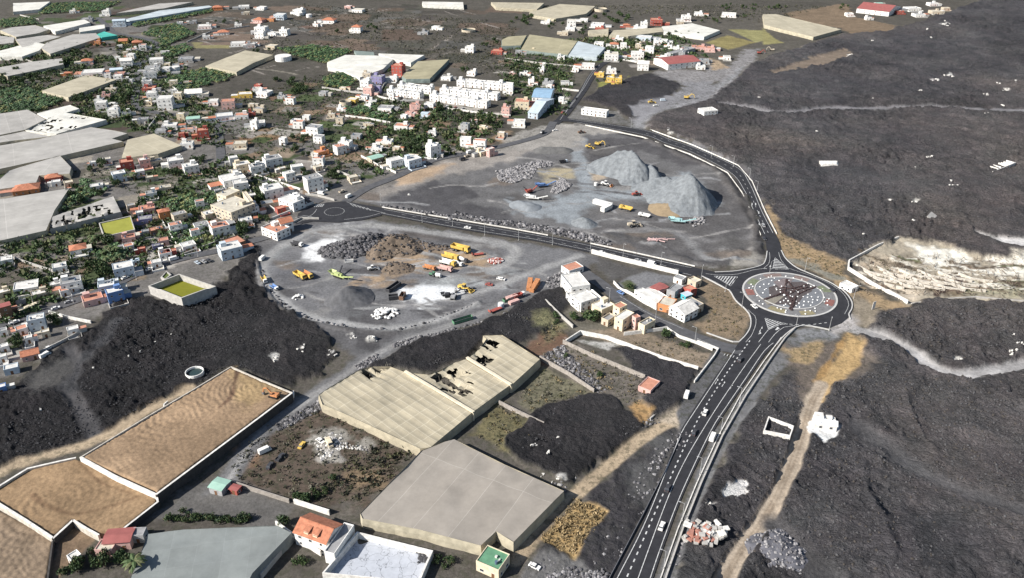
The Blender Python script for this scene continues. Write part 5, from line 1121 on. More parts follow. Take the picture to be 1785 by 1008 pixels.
def crusher(label, t, zx, zy, rz, c='L', L=10.0, arms=1, k=1.0, name='mobile_crusher', cat='crusher'):
    r = machine(name, label, cat, t, zx, zy, rz); r.scale = (k,)*3
    for s in (-1, 1): part(r, 'track', RUBBER, lambda b: b.box(0, s*1.1, 0.1, L*0.42, 0.5, 0.8))
    part(r, 'frame', PM(c), lambda b: (b.box(0, 0, 0.92, L*0.7, 1.8, 0.6), b.box(-L*0.05, 0, 1.522, L*0.25, 2.0, 1.2), b.box(L*0.12, 0.3, 1.52, L*0.12, 1.4, 1.0)))
    part(r, 'hopper', PM(c), lambda b: [b.hexa(q) for q in ([(-L*.4, -.9, 1.7), (-L*.2, -.9, 1.7), (-L*.2, -.8, 1.7), (-L*.4, -.8, 1.7), (-L*.45, -1.7, 3.0), (-L*.16, -1.7, 3.0), (-L*.16, -1.6, 3.0), (-L*.45, -1.6, 3.0)], [(-L*.4, .8, 1.7), (-L*.2, .8, 1.7), (-L*.2, .9, 1.7), (-L*.4, .9, 1.7), (-L*.45, 1.6, 3.0), (-L*.16, 1.6, 3.0), (-L*.16, 1.7, 3.0), (-L*.45, 1.7, 3.0)], [(-L*.42, -.8, 1.7), (-L*.40, -.8, 1.7), (-L*.40, .8, 1.7), (-L*.42, .8, 1.7), (-L*.47, -1.6, 3.0), (-L*.45, -1.6, 3.0), (-L*.45, 1.6, 3.0), (-L*.47, 1.6, 3.0)])])
    dirs = [(0.0, 1), (2.0, 1), (-2.0, 1)][:arms]
    for (a, s) in dirs:
        def cv(b, a=a):
            e = Vector((math.cos(a), math.sin(a), 0)); p = Vector((L*0.25 if a == 0 else 0, 0, 1.3))+e*0.8; q = p+e*L*0.5+Vector((0, 0, 2.1)); b.beam(p, q, 0.9, 0.25); b.beam(p+Vector((0, 0, 0.3)), q+Vector((0, 0, 0.25)), 0.6, 0.1); b.tube(q-Vector((-e.y, e.x, 0))*.5, q+Vector((-e.y, e.x, 0))*.5, 0.28, n=8); m = (p+q)/2; b.tube((m.x, m.y, 0.5), m, 0.1)
        part(r, 'conveyor', PM(c if a == 0 else 'K'), cv)
    return r
def container(label, t, zx, zy, rz, c='R', L=6.0, W=2.4, H=2.5, opened=False, name='shipping_container', cat='container', z=0.1, group=None):
    r = machine(name, label, cat, t, zx, zy, rz, group, z); n = int(L/0.4)
    def wall(b):
        for s in (-1, 1):
            b.box(0, s*W/2, 0.15, L, 0.06, H-0.15)
            for i in range(n): b.box(-L/2+0.2+i*0.4, s*(W/2+0.05), 0.25, 0.18, 0.06, H-0.4)
        b.box(-L/2, 0, 0.15, 0.06, W-0.07, H-0.15)
    part(r, 'wall', PM(c), wall)
    part(r, 'base', STEEL, lambda b: b.box(0, 0, 0, L, W-0.1, 0.145))
    d = part(r, 'door', PM(c), lambda b: (b.box(L/2, W/4, 0.16, 0.07, W/2-0.06, H-0.18), b.box(L/2, -W/4, 0.16, 0.07, W/2-0.06, H-0.18), b.box(L/2+.05, W/4, 0.3, 0.05, 0.06, H-0.5), b.box(L/2+.05, -W/4, 0.3, 0.05, 0.06, H-0.5)))
    if not opened: part(r, 'roof', PM(c), lambda b: (b.box(0, 0, H+.002, L+.05, W+.06, 0.06), [b.box(-L/2+0.3+i*0.6, 0, H+.062, 0.25, W-0.2, 0.03) for i in range(int(L/0.6))]))
    else: part(r, 'rim', STEEL, lambda b: (b.box(0, W/2, H+.003, L, 0.16, 0.1), b.box(0, -W/2, H+.003, L, 0.16, 0.1)))
    return r
def tractor(label, t, zx, zy, rz, c='S', tank=None, k=1.0):
    r = machine('tractor', label, 'tractor', t, zx, zy, rz); r.scale = (k,)*3
    part(r, 'body', PM(c), lambda b: (b.box(1.0, 0, 0.8, 2.4, 0.9, 0.9, tx=0.95, ty=0.85), b.box(-0.7, 0, 0.9, 1.4, 1.5, 0.7)))
    cb = part(r, 'cab', PM(c), lambda b: (b.box(-0.7, 0, 2.6, 1.6, 1.5, 0.12), [b.box(-0.7+sx*.65, sy*.6, 1.6, 0.08, 0.08, 1.0) for sx in (-1, 1) for sy in (-1, 1)]))
    part(cb, 'window_glass', GLASS, lambda b: b.box(-0.7, 0, 1.6, 1.2, 1.15, 0.98))
    wheels(r, (-0.9,), (-0.95, 0.95), 0.85, 0.45); wheels(r, (1.7,), (-0.75, 0.75), 0.5, 0.35)
    if tank:
        part(r, 'tank', PM(tank), lambda b: (b.tube((-2.2, 0, 1.6), (-5.2, 0, 1.6), 1.0, n=12), b.box(-3.7, 0, 0.6, 3.4, 1.4, 0.2))); wheels(r, (-4.2,), (-1.0, 1.0), 0.5, 0.35)
    return r
def trailer(label, t, zx, zy, rz, c='R', L=8.0, k=1.0):
    r = machine('flatbed_trailer', label, 'trailer', t, zx, zy, rz); r.scale = (k,)*3
    part(r, 'deck', PM(c), lambda b: (b.box(0, 0, 0.9, L, 2.3, 0.2), b.box(-L/2+.06, 0, 1.102, 0.12, 2.3, 0.9)))
    part(r, 'drawbar', STEEL, lambda b: (b.beam((L/2, .5, 0.9), (L/2+1.6, 0, 0.8), 0.15, 0.15), b.beam((L/2, -.5, 0.9), (L/2+1.6, 0, 0.8), 0.15, 0.15)))
    wheels(r, (-L*0.3, -L*0.12), (-0.95, 0.95), 0.45, 0.35)
    return r
def crates(name, label, cat, t, zx, zy, cols, n, spread, s, z=0.0, kind='box'):
    r = machine(name, label, cat, t, zx, zy, 0.3, z=z)
    for c in cols:
        def fn(b):
            for _ in range(n):
                a, q = random.uniform(0, 6.28), spread*random.random()**0.6; h = max(0, (1-q/spread))*s*1.6
                if kind == 'box': b.box(q*math.cos(a), q*math.sin(a)*0.8, random.uniform(0, h+0.1), s*random.uniform(.7, 1.2), s*random.uniform(.7, 1.2), s*random.uniform(.6, 1), 0, random.uniform(0, 3))
                else: b.rock(q*math.cos(a), q*math.sin(a)*0.8, s*0.4+random.uniform(0, h), s*random.uniform(.6, 1))
        part(r, {'box': 'crates', 'rock': 'bags'}[kind], PM(c), fn)
    return r
def tank(label, t, zx, zy, rad, h, c='W', z=0.0, open_top=True, name='water_tank', cat='water tank', water=(0.03, 0.05, 0.05)):
    r = machine(name, label, cat, t, zx, zy, 0, z=z); b = MB(); n = 24
    for i in range(n):
        a0, a1 = 2*math.pi*i/n, 2*math.pi*(i+1)/n
        def rg(a, q, zz): return (q*math.cos(a), q*math.sin(a), zz)
        b.add([rg(a0, rad, -.8), rg(a1, rad, -.8), rg(a1, rad, h), rg(a0, rad, h), rg(a0, rad-.35, h), rg(a1, rad-.35, h), rg(a1, rad-.35, 0), rg(a0, rad-.35, 0)], [(0, 1, 2, 3), (3, 2, 5, 4), (4, 5, 6, 7)])
    b.build('wall', WM(c), r)
    q = MB(); q.prism([((rad-.2)*math.cos(2*math.pi*i/n), (rad-.2)*math.sin(2*math.pi*i/n)) for i in range(n)], 0.0, h*0.5 if open_top else h+0.12); q.build('water' if open_top else 'lid', M('tank water', water, 0.3, 0.2, 0.5) if open_top else CONCW, r)
    return r
LAMPP = []
def lamp_post(px, py, rz, label, h=8.5):
    x, y, _ = P(px, py, 0.3)
    if LAMPP: return copy_tree(LAMPP[0], (x, y, 0.2), rz, label, 'street lamps along the roads')
    r = empty('street_lamp', (x, y, 0.2), rz, label, 'street lamp', 'street lamps along the roads'); gm = M('galvanised steel', (0.5, 0.5, 0.5), 0.5, 0.1, 1, 0.3)
    b = MB(); b.tube((0, 0, -0.5), (0, 0, h), 0.12, 0.07, 8); b.build('pole', gm, r)
    b = MB(); b.beam((0, 0, h-0.05), (1.5, 0, h+0.25), 0.09, 0.09); ar = b.build('arm', gm, r)
    b = MB(); b.box(1.7, 0, h+0.2, 0.9, 0.32, 0.14); b.build('lamp_head', gm, ar)
    b = MB(); b.box(0, 0, 0.0, 0.5, 0.5, 0.3); b.build('base', CONC, r)
    LAMPP.append(r); return r
# ================================================================== the place
build_ground()
ANCH = [(250, 100, 'the bend of the village road'), (345, 228, 'the red two-storey house'), (110, 212, 'the torn white net roof'), (415, 105, 'the beige net roof by banana rows'), (770, 165, 'the white terraced houses'), (495, 103, 'the round white tank'),
        (640, 108, 'the big white net roof'), (945, 160, 'the blue sports hall roof'), (1170, 104, 'the long red warehouse'), (985, 210, 'the top road junction'), (583, 369, 'the mini roundabout'), (315, 500, 'the walled green pond'), (207, 390, 'the yellow green upper pond'),
        (30, 600, 'the lava edge at far left'), (330, 413, 'the small square banana plot'), (405, 350, 'the big pale warehouse'), (690, 285, 'the long white apartment row'), (205, 62, 'the turquoise net roof'), (960, 85, 'the olive and pale blue net roof'), (1110, 55, 'the brown curved net roof'), (1200, 50, 'the white flat net roof'),
        (480, 45, 'the hillside hamlet'), (620, 40, 'the bare lava scrub hill'), (30, 470, 'the brown plot at left edge'), (120, 255, 'the wide grey net roof'), (820, 245, 'the white villa above the quarry'), (70, 400, 'the grey net roof at left edge'), (600, 240, 'the bare reddish field'), (1540, 20, 'the farm shed by the lava')]
def where(px, py):
    best = min(ANCH, key=lambda a: ((a[0]-px)**2+(2.2*(a[1]-py))**2) if (abs(a[0]-px)+2*abs(a[1]-py) > 14) else 9e9)
    dx, dy = px-best[0], py-best[1]
    rel = ('right of' if dx > 0 else 'left of') if abs(dx) > 1.6*abs(dy) else ('behind' if dy < 0 else 'in front of')
    return rel+' '+best[2]
ROT = {'A1': 14, 'A2': -12, 'A3': -10, 'A4': 8, 'B1': 28, 'B2': 38, 'C1': 32, 'B3': 30}
HT = """A1 500 70 50 1 W f;A1 730 70 60 2 W f;A1 820 135 100 2 L l;A1 600 125 90 1 G k;A1 1410 172 110 1 W f;A1 1540 215 95 1 W h;A1 1752 212 60 1 W f;A1 600 412 90 1 W h;A1 870 410 95 2 W w;A1 640 488 170 1 W f;A1 800 472 100 1 L l;A1 825 500 80 1 P r
A1 1075 402 110 2 W f;A1 1050 458 115 2 W f;A1 1030 492 100 2 W f;A1 1010 553 78 2 W f;A1 1028 600 105 1 R r;A1 1045 632 85 2 W f;A1 1135 668 120 3 W f;A1 695 700 90 2 W f;A1 780 748 90 2 W f;A1 1280 398 120 1 G k;A1 1335 630 140 1 W w;A1 1470 688 80 1 W f;A1 1570 690 110 2 P r;A1 1690 640 120 1 Y f;A1 1770 605 70 1 W f
A1 1545 788 140 1 L f;A1 1665 785 110 1 W r;A1 1735 770 60 1 R r;A1 1780 838 110 1 W f;A1 1330 808 110 1 W v;A1 1170 855 120 1 W f;A1 1110 892 90 1 G k;A1 1395 890 90 2 R r;A1 1250 915 50 1 R r;A1 1290 980 100 1 W f;A1 1655 980 110 1 E e;A1 985 815 90 1 G k;A1 1680 38 90 1 W f;A1 1500 45 80 1 O h;A1 1420 245 60 1 W f;A1 1640 290 120 1 W f;A1 1730 298 70 1 G f;A1 470 498 60 1 O h;A1 672 280 50 1 O r;A1 850 275 70 1 Y g;A1 945 285 80 1 O h;A1 825 310 40 1 W f;A1 890 545 60 1 W f;A1 1240 150 50 1 W f;A1 1330 140 60 1 G k
A1 870 770 70 1 W f;A1 730 650 70 1 P r;A1 1640 165 60 1 W f;A1 1700 80 50 1 E e
A2 65 45 70 1 W f;A2 322 62 85 2 W f;A2 190 95 90 2 L f;A2 50 130 90 1 P h;A2 130 125 60 1 O r;A2 60 182 100 2 W f;A2 220 200 75 2 W f;A2 52 218 80 2 W f;A2 145 222 80 1 W f;A2 530 132 110 1 W h;A2 440 160 50 1 W f;A2 720 180 80 2 W h;A2 730 62 95 1 W f;A2 662 38 60 1 P f;A2 1265 180 65 1 W f;A2 1190 214 60 1 G k;A2 1500 318 75 2 W f;A2 1690 345 100 1 R r;A2 135 310 90 1 E e;A2 12 293 50 1 W f;A2 1518 488 65 1 W f;A2 1340 525 85 1 W f
A2 1005 445 95 3 R r;A2 790 500 70 2 E f;A2 865 520 100 2 V k;A2 780 550 80 2 W f;A2 800 600 75 2 P f;A2 865 590 50 2 V k;A2 690 678 85 1 Y f;A2 968 530 85 1 W f;A2 920 735 120 1 W k;A2 1120 715 80 2 P r;A2 1080 770 60 1 P r;A2 1045 790 50 1 W f;A2 75 628 130 1 W f;A2 40 580 60 1 R r;A2 50 742 90 1 E k;A2 12 830 60 2 W f;A2 425 868 115 2 W f;A2 1030 858 120 1 W f;A2 640 972 100 2 W f;A2 372 795 60 1 W f;A2 1750 735 70 2 P r;A2 490 630 70 1 G k;A2 930 965 90 1 W f;A2 1715 910 60 1 E f;A2 1190 775 60 1 L l
A3 460 135 75 2 W f;A3 290 143 60 1 W f;A3 545 128 70 1 W f;A3 640 160 110 1 W f;A3 455 185 80 1 W f;A3 655 190 80 1 R r;A3 840 168 60 1 R h;A3 1045 130 100 2 R r;A3 960 150 60 2 W f;A3 930 182 110 1 W f;A3 1250 105 80 2 W f;A3 1335 85 75 1 W f;A3 790 258 70 1 W f;A3 960 250 130 1 L f;A3 650 290 80 1 W f;A3 755 298 70 1 W h;A3 735 365 115 2 W f;A3 915 358 105 2 W f;A3 1000 318 75 2 W f;A3 1090 272 80 1 W f;A3 1340 318 130 1 P r;A3 1415 325 80 1 P r;A3 955 432 95 2 W w;A3 1350 450 75 1 W f;A3 1375 408 80 1 G k;A3 575 440 110 1 W f;A3 735 473 80 1 W f
A3 665 495 50 1 Y f;A3 730 528 70 1 Y f;A3 785 535 60 2 Y f;A3 270 432 30 1 W f;A3 300 560 90 1 G k;A3 35 590 60 2 W f;A3 120 690 120 2 C r;A3 195 702 70 1 P d;A3 100 830 100 1 W f;A3 130 492 70 1 W f;A3 60 496 60 1 P f;A3 1545 90 120 1 W f;A3 415 215 60 1 E e;A3 1180 325 60 1 W f;A3 1210 145 60 1 E f;A3 1530 385 60 1 W f;A3 20 760 50 1 P f
A4 590 88 60 1 W f;A4 1020 50 120 1 W f;A4 930 72 70 1 R r;A4 1065 92 90 1 W f;A4 1180 72 90 1 E e;A4 720 115 50 1 W f;A4 790 18 60 1 W v;A4 1160 18 80 1 W f;A4 1250 50 60 1 E e
B1 870 118 105 2 R r;B1 990 105 85 2 P f;B1 1075 112 100 1 E k;B1 1207 105 125 2 W f;B1 1310 145 120 2 W f;B1 815 198 105 2 L f;B1 962 185 70 1 W f;B1 1030 228 60 1 E e;B1 180 300 200 1 O h;B1 365 222 120 1 R h;B1 385 258 70 1 W f;B1 470 262 70 1 C e;B1 665 285 100 1 W f;B1 735 102 60 1 W f;B1 640 125 50 1 W f;B1 1135 295 100 1 E e;B1 1040 335 90 1 W k;B1 1600 228 190 2 W f;B1 1605 92 70 2 W f;B1 1665 135 125 2 C f;B1 1760 150 100 2 W f;B1 1655 262 120 2 W f;B1 1510 560 150 2 W f;B1 1580 705 180 2 L f;B1 1125 460 85 2 O h;B1 1010 438 130 1 P r;B1 1000 510 110 1 V k;B1 960 470 60 1 W f
B1 1075 585 110 1 N r;B1 1125 660 80 1 P r;B1 1075 700 60 1 V k;B1 1135 745 100 1 W r;B1 1180 735 80 1 R r;B1 1075 810 80 1 W f;B1 885 638 105 1 P r;B1 535 712 125 1 W h;B1 408 838 110 1 W f;B1 845 838 160 2 L f;B1 930 800 60 1 L l;B1 180 975 190 1 W f;B1 485 940 160 2 W k;B1 730 965 130 2 L f;B1 790 940 60 2 L f;B1 40 790 100 1 W f;B1 1000 600 60 1 G k;B1 1690 520 110 1 W f;B1 900 420 70 1 E k;B1 975 720 60 1 R r
C1 635 75 160 1 P r;C1 785 25 130 2 B f;C1 245 215 130 2 L f;C1 500 290 90 1 W f;C1 195 350 60 1 W f;C1 310 310 65 1 C f;C1 205 455 130 1 P g;C1 75 555 110 1 L f;C1 145 285 90 1 W r;C1 25 410 70 1 W f;C1 20 300 60 1 W k;C1 25 130 90 2 N d;C1 0 690 90 1 B f;C1 440 25 70 1 W f;C1 15 480 60 1 W f
B2 135 95 145 2 W f;B2 40 140 100 2 W f;B2 205 165 55 1 E f;B2 415 228 140 3 W k;B2 130 300 165 2 W f;B2 275 378 170 1 W f;B2 190 440 75 1 R r;B2 845 90 120 1 E v;B2 1100 100 130 2 L f;B2 980 105 120 2 W f;B2 1245 10 105 3 W f;B2 1640 32 60 2 P f;B2 1580 50 80 1 C f;B2 450 155 65 1 E e;B2 475 48 105 1 O r;B2 600 12 90 2 W f;B2 690 225 80 1 E e
E8 1155 800 160 2 W f;E8 1320 830 180 2 W r;E8 765 870 165 3 W f;E8 570 420 130 2 P r;E8 930 80 130 1 W f"""
_seen = []
for rec in HT.replace('\n', ';').split(';'):
    t, zx, zy, w, st, wl, rf = rec.split()[:7]; px, py = T(t, float(zx), float(zy))
    if t == 'E8' or not any(abs(px-a)+1.6*abs(py-b) < 5 for a, b in _seen):
        _seen.append((px, py)); st = int(st); h = 3.15*st*(1.1 if py < 250 else 1.0)
        x, y, _ = P(px, py, h); wm = float(w)/TILE[t][2]/S(py+6)*0.79; rnd = random.Random(int(px*31+py))
        rz = math.radians(ROT.get(t, -8)+rnd.uniform(-6, 6)); dd = wm*(0.55+0.25*rnd.random() if wm > 16 else 0.7+0.2*rnd.random())
        if t == 'E8': dd = wm*0.5
        lab = '%s %s house with %s %s' % (WALLN[wl], {1: 'low', 2: 'two-storey', 3: 'three-storey'}[st], DECKN[rf], where(px, py))
        if wl == 'W' and rf == 'f' and rnd.random() < 0.45: rf = rnd.choice('fffrke')
        lab = '%s %s house, %s, %s' % (WALLN[wl], {1: 'low', 2: 'two-storey', 3: 'three-storey'}[st], DECKN[rf], where(px, py))
        house(x, y, wm, dd, h, rz, wl, rf, lab, group='village houses', clutter=True)
# white terraced houses (each unit a house of its own)
def terrace(t, a, b, n, h, d, lab, row):
    A, B = Vector(P(*T(t, *a), h)[:2]), Vector(P(*T(t, *b), h)[:2]); u = (B-A)/n; rz = math.atan2(u.y, u.x); nn = Vector((-math.sin(rz), math.cos(rz)))
    for i in range(n):
        c = A+u*(i+0.5)+nn*(0.5 if i % 2 else -0.2)
        house(c.x, c.y, u.length-0.05, d, h+(0.25 if i % 3 == 1 else 0), rz, 'W', 'f', 'white terraced house with flat roof %s' % row, name='terraced_house', group='white terraced houses', seed=7+i % 3, extras=(i % 2 == 0))
terrace('E8', (255, 225), (640, 275), 5, 5.8, 8, '', 'in the front left terrace row')
terrace('E8', (375, 170), (770, 215), 5, 5.8, 8, '', 'in the back left terrace row')
terrace('E8', (755, 285), (1420, 375), 6, 6, 8.5, '', 'in the front right terrace row')
terrace('E8', (870, 215), (1540, 285), 6, 6, 8.5, '', 'in the middle right terrace row')
terrace('E8', (1065, 120), (1700, 175), 6, 6, 8.5, '', 'in the rear right terrace row')
random.seed(31)
_occ = [(o.location.x, o.location.y) for o in THINGS if o.get('category') == 'house']
for reg, n in (([(185, 440), (330, 375), (420, 300), (520, 300), (430, 400), (260, 455)], 22), ([(0, 515), (60, 500), (150, 500), (60, 545), (0, 562)], 5), ([(210, 70), (290, 90), (375, 190), (390, 260), (250, 220), (170, 190)], 26), ([(400, 180), (640, 140), (860, 190), (850, 240), (640, 300), (430, 280)], 26), ([(900, 90), (1180, 70), (1220, 100), (1010, 110), (990, 190), (890, 190)], 18)):
    k = 0
    for (x, y) in scatter(G(reg), 400):
        if k >= n: break
        if any(math.hypot(x-a, y-b) < 11 for a, b in _occ): continue
        if any(float(seg_dist(np.array([x]), np.array([y]), np.array(p), h <= 0)[0]) < h+7 for p, h in ROADFLAT): continue
        k += 1; _occ.append((x, y)); px, py = pix(x, y); wl, rf = random.choice(('Wf', 'Wf', 'Wk', 'Wf', 'Ek', 'Gk', 'Ef', 'Wr', 'Cf')); wm = random.uniform(5, 9)
        house(x, y, wm, wm*random.uniform(.6, .9), random.choice((2.7, 3.0, 5.6)), math.radians((32 if px < 540 and py > 270 else 10 if px < 400 else -10)+random.uniform(-8, 8)), wl, rf, '%s outbuilding, %s, %s' % ('small '+WALLN[wl], DECKN[rf], where(px, py)), cat='outbuilding', name='outbuilding', group='village houses', clutter=True)
# named larger buildings
qhouse('A3', [(985, 395), (1275, 380), (1330, 420), (1160, 440)], 6, 'W', 'd', 'long white warehouse with weathered red sheet roof beside the gravel road', cat='warehouse', name='warehouse')
qhouse('A3', [(180, 670), (225, 605), (355, 610), (300, 670)], 6, 'W', 'b', 'sports hall with wide flat blue sheet roof near the top junction', cat='hall', name='sports_hall')
qhouse('A3', [(165, 775), (270, 670), (330, 680), (235, 780)], 5, 'L', 'l', 'long pale blue hall with grey blue roof below the sports hall', cat='hall', name='hall')
qhouse('A3', [(525, 750), (700, 770), (720, 755), (545, 735)], 5, 'W', 'f', 'long white two-storey house standing alone by the lava at the top junction')
qhouse('A3', [(1340, 745), (1430, 735), (1455, 755), (1375, 775)], 5, 'W', 'f', 'white roofless house ruin alone in the lava beside the gravel road', wins=True)
qhouse('A4', [(620, 55), (850, 75), (960, 40), (740, 20)], 6, 'W', 'd', 'farm shed with big red and green sheet roof at the lava edge', cat='shed', name='farm_shed')
qhouse('A3', [(1165, 365), (1240, 315), (1262, 325), (1195, 378)], 4, 'G', 'k', 'narrow grey roofed shed pointing away beside the pink house', cat='shed', name='shed')
qhouse('B1', [(1465, 415), (1620, 360), (1740, 410), (1590, 490)], 8, 'E', 'e', 'big pale warehouse with beige flat roof in the village centre', cat='warehouse', name='warehouse')
qhouse('F1', [(0, 365), (140, 290), (215, 330), (95, 400)], 9, 'C', 'e', 'tall cream house wing behind the big pale warehouse')
qhouse('F1', [(290, 340), (330, 330), (365, 445), (325, 455)], 9, 'C', 'e', 'narrow cream tower block right of the big pale warehouse', wins=False, cat='tower', name='tower_house')
qhouse('F1', [(640, 645), (775, 615), (825, 660), (690, 690)], 7, 'W', 'g', 'white house with bright red tiled gable roof beside the mini roundabout')
qhouse('F1', [(485, 740), (620, 665), (780, 740), (640, 800)], 5, 'W', 'r', 'white house with red terrace and sunken patio at the yard corner', deckh=0.9)
qhouse('F1', [(660, 405), (780, 375), (960, 410), (820, 480)], 6, 'W', 'f', 'white house with cluttered blue grey roof terrace above the mini roundabout')
qhouse('F1', [(60, 870), (210, 825), (290, 870), (110, 960)], 3.4, 'N', 'r', 'low brown roofed shed by the big dark tree and lava edge', cat='shed', name='shed')
# houses by the big roundabout
H5 = [([(120, 148), (275, 95), (355, 155), (205, 208)], 3.4, 'W', 'r', 'white box house with pale orange flat roof at the top of the street', {}),
      ([(172, 250), (310, 215), (415, 345), (185, 415)], 7, 'W', 'f', 'two-storey white house with grey roof terrace below the orange roofed box', {'deckh': 0.8}),
      ([(212, 465), (430, 400), (548, 515), (292, 628)], 3.2, 'W', 'f', 'white walled terrace with low parapet around a white house', {'deckh': 1.0, 'extras': False}),
      ([(232, 480), (395, 420), (490, 500), (335, 580)], 5.4, 'W', 'f', 'white house with orange painted patch on its roof inside the walled terrace', {'extras': False}),
      ([(455, 575), (590, 520), (700, 580), (560, 650)], 4.6, 'C', 'f', 'cream house with arched windows in the middle of the street', {}),
      ([(705, 590), (765, 545), (825, 585), (758, 638)], 8, 'C', 'r', 'narrow cream tower house with red roof on the cream house row', {'extras': False}),
      ([(690, 720), (830, 642), (930, 678), (785, 752)], 6.5, 'C', 'f', 'cream two-storey house with pale roof and patio in front', {}),
      ([(555, 735), (650, 680), (700, 710), (640, 775)], 3, 'E', 'k', 'low beige patio annex with sunken grey roof left of the cream house', {'deckh': 0.9, 'extras': False}),
      ([(900, 705), (945, 690), (985, 712), (935, 742)], 7, 'P', 'r', 'small pink stair tower with red roof on the right cream house', {'extras': False}),
      ([(975, 790), (1075, 722), (1140, 755), (1035, 832)], 4.5, 'C', 'k', 'cream house with grey roof deck at the right end of the row', {'deckh': 0.8}),
      ([(925, 420), (1020, 385), (1235, 540), (1160, 575)], 3.6, 'W', 'f', 'long white workshop of stepped flat roofs along the side street', {'extras': False}),
      ([(1020, 400), (1100, 385), (1290, 500), (1240, 535)], 4.0, 'W', 'f', 'second long white workshop strip behind the stepped white workshop', {'extras': False}),
      ([(1100, 380), (1190, 325), (1275, 370), (1180, 440)], 4.2, 'P', 'd', 'workshop with faded pink red sheet roof behind the white workshops', {}),
      ([(1280, 420), (1370, 335), (1455, 370), (1370, 450)], 4.2, 'G', 'k', 'workshop with pale grey sheet roof beside the pink red roof', {'extras': False}),
      ([(1160, 570), (1255, 500), (1400, 525), (1320, 602)], 4.2, 'O', 'e', 'orange and cream workshop building joined to the big white hall', {'extras': False}),
      ([(1308, 612), (1440, 530), (1625, 620), (1470, 692)], 4.8, 'W', 'w', 'big white hall with low white gable roof next to the side street', {}),
      ([(1490, 525), (1555, 498), (1665, 575), (1620, 610)], 4.2, 'E', 'k', 'beige shed with grey roof attached behind the big white hall', {'extras': False}),
      ([(1460, 380), (1520, 355), (1605, 400), (1540, 432)], 4.2, 'R', 'r', 'small red hut behind the grey roofed workshop', {'extras': False}),
      ([(1440, 460), (1500, 430), (1545, 465), (1485, 495)], 3.0, 'T', 'l', 'turquoise cabin beside the small red hut', {'extras': False}),
      ([(1505, 290), (1560, 275), (1665, 305), (1590, 345)], 3.0, 'E', 'e', 'roofless beige walled store near the roundabout kerb', {'deckh': 0.9, 'extras': False}),
      ([(1350, 270), (1400, 240), (1490, 265), (1440, 310)], 3.0, 'W', 'k', 'white and dark shed under the long white wall', {'extras': False})]
for q, h, wl, rf, lab, kw in H5: qhouse('E5', q, h, wl, rf, lab, group='houses by the big roundabout', **kw)
# lower left of the picture: near houses
def near_gable():
    q = [T('D2', 300, 680), T('D2', 395, 570), T('D2', 610, 635), T('D2', 500, 790)]
    r = qhouse('X', q, 6.0, 'W', 'g', 'white house with orange tiled gable roof and dormers beside the white basin', group='near houses')
    for s in (-1, 1):
        b = MB(); b.box(s*1.9, -3.0, 6.05, 1.9, 2.6, 1.5); b.build('dormer', WM('C'), r)
        b = MB(); b.hexa([(s*1.9-1.25, -4.4, 7.3), (s*1.9+1.25, -4.4, 7.3), (s*1.9+1.25, -1.5, 7.9), (s*1.9-1.25, -1.5, 7.9), (s*1.9-1.25, -4.4, 7.5), (s*1.9+1.25, -4.4, 7.5), (s*1.9+1.25, -1.5, 8.1), (s*1.9-1.25, -1.5, 8.1)]); b.build('dormer_roof', TERRA, r)
near_gable()
qhouse('D2', [(505, 835), (625, 630), (705, 655), (560, 850)], 5.0, 'W', 'k', 'narrow grey roof terrace along the orange gabled house', extras=False, wins=False, cat='terrace', name='roof_terrace', deckh=0.6)
qhouse('D2', [(1535, 895), (1625, 790), (1770, 850), (1700, 965)], 4.5, 'C', 'q', 'small cream house with bright green flat roof at the bottom edge')
qhouse('D1', [(720, 760), (740, 680), (925, 665), (890, 775)], 3.6, 'P', 'd', 'dark red roofed house below the earth terrace corner', extras=False)
qhouse('D1', [(905, 720), (920, 668), (1010, 665), (985, 725)], 3.4, 'G', 'k', 'grey sheet roofed annex right of the dark red roofed house', extras=False)
qhouse('D1', [(640, 830), (700, 755), (830, 745), (760, 815)], 2.6, 'P', 'e', 'pink walled terrace in front of the dark red roofed house', extras=False, wins=False, cat='terrace', name='roof_terrace')
qhouse('D1', [(460, 860), (530, 818), (560, 850), (490, 895)], 3.0, 'W', 'f', 'tiny white hut in the lower left corner plot', extras=False, cat='hut', name='hut')
qhouse('D1', [(1440, 385), (1500, 315), (1585, 345), (1525, 410)], 3.0, 'G', 'v', 'shed with pale green sheet roof by the dirt road bend', cat='shed', name='shed')
qhouse('D1', [(1585, 395), (1610, 362), (1655, 380), (1630, 415)], 2.4, 'R', 'd', 'little red lean-to beside the green roofed shed', extras=False, cat='shed', name='shed')
qhouse('C3', [(920, 690), (985, 628), (1075, 658), (1000, 725)], 2.6, 'P', 'r', 'salmon roof of a house half buried by lava', cat='ruin', name='buried_house', extras=False)
qhouse('B4', [(540, 955), (570, 930), (640, 975), (610, 1000)], 3.2, 'W', 'f', 'small white utility hut with three dark openings by the roundabout', cat='hut', name='utility_hut', extras=False)
tg = empty('white_sign', put('C4', 752, 160, 0), 0.5, 'leaning white panel standing beside the lava road by the roundabout', 'sign')
b = MB(); b.box(0, 0, 0.3, 2.2, 0.15, 4.6); b.build('panel', CONCW, tg); b = MB(); b.tube((0, 0.2, -.5), (0, 0.2, 4), 0.1); b.build('post', STEEL, tg)
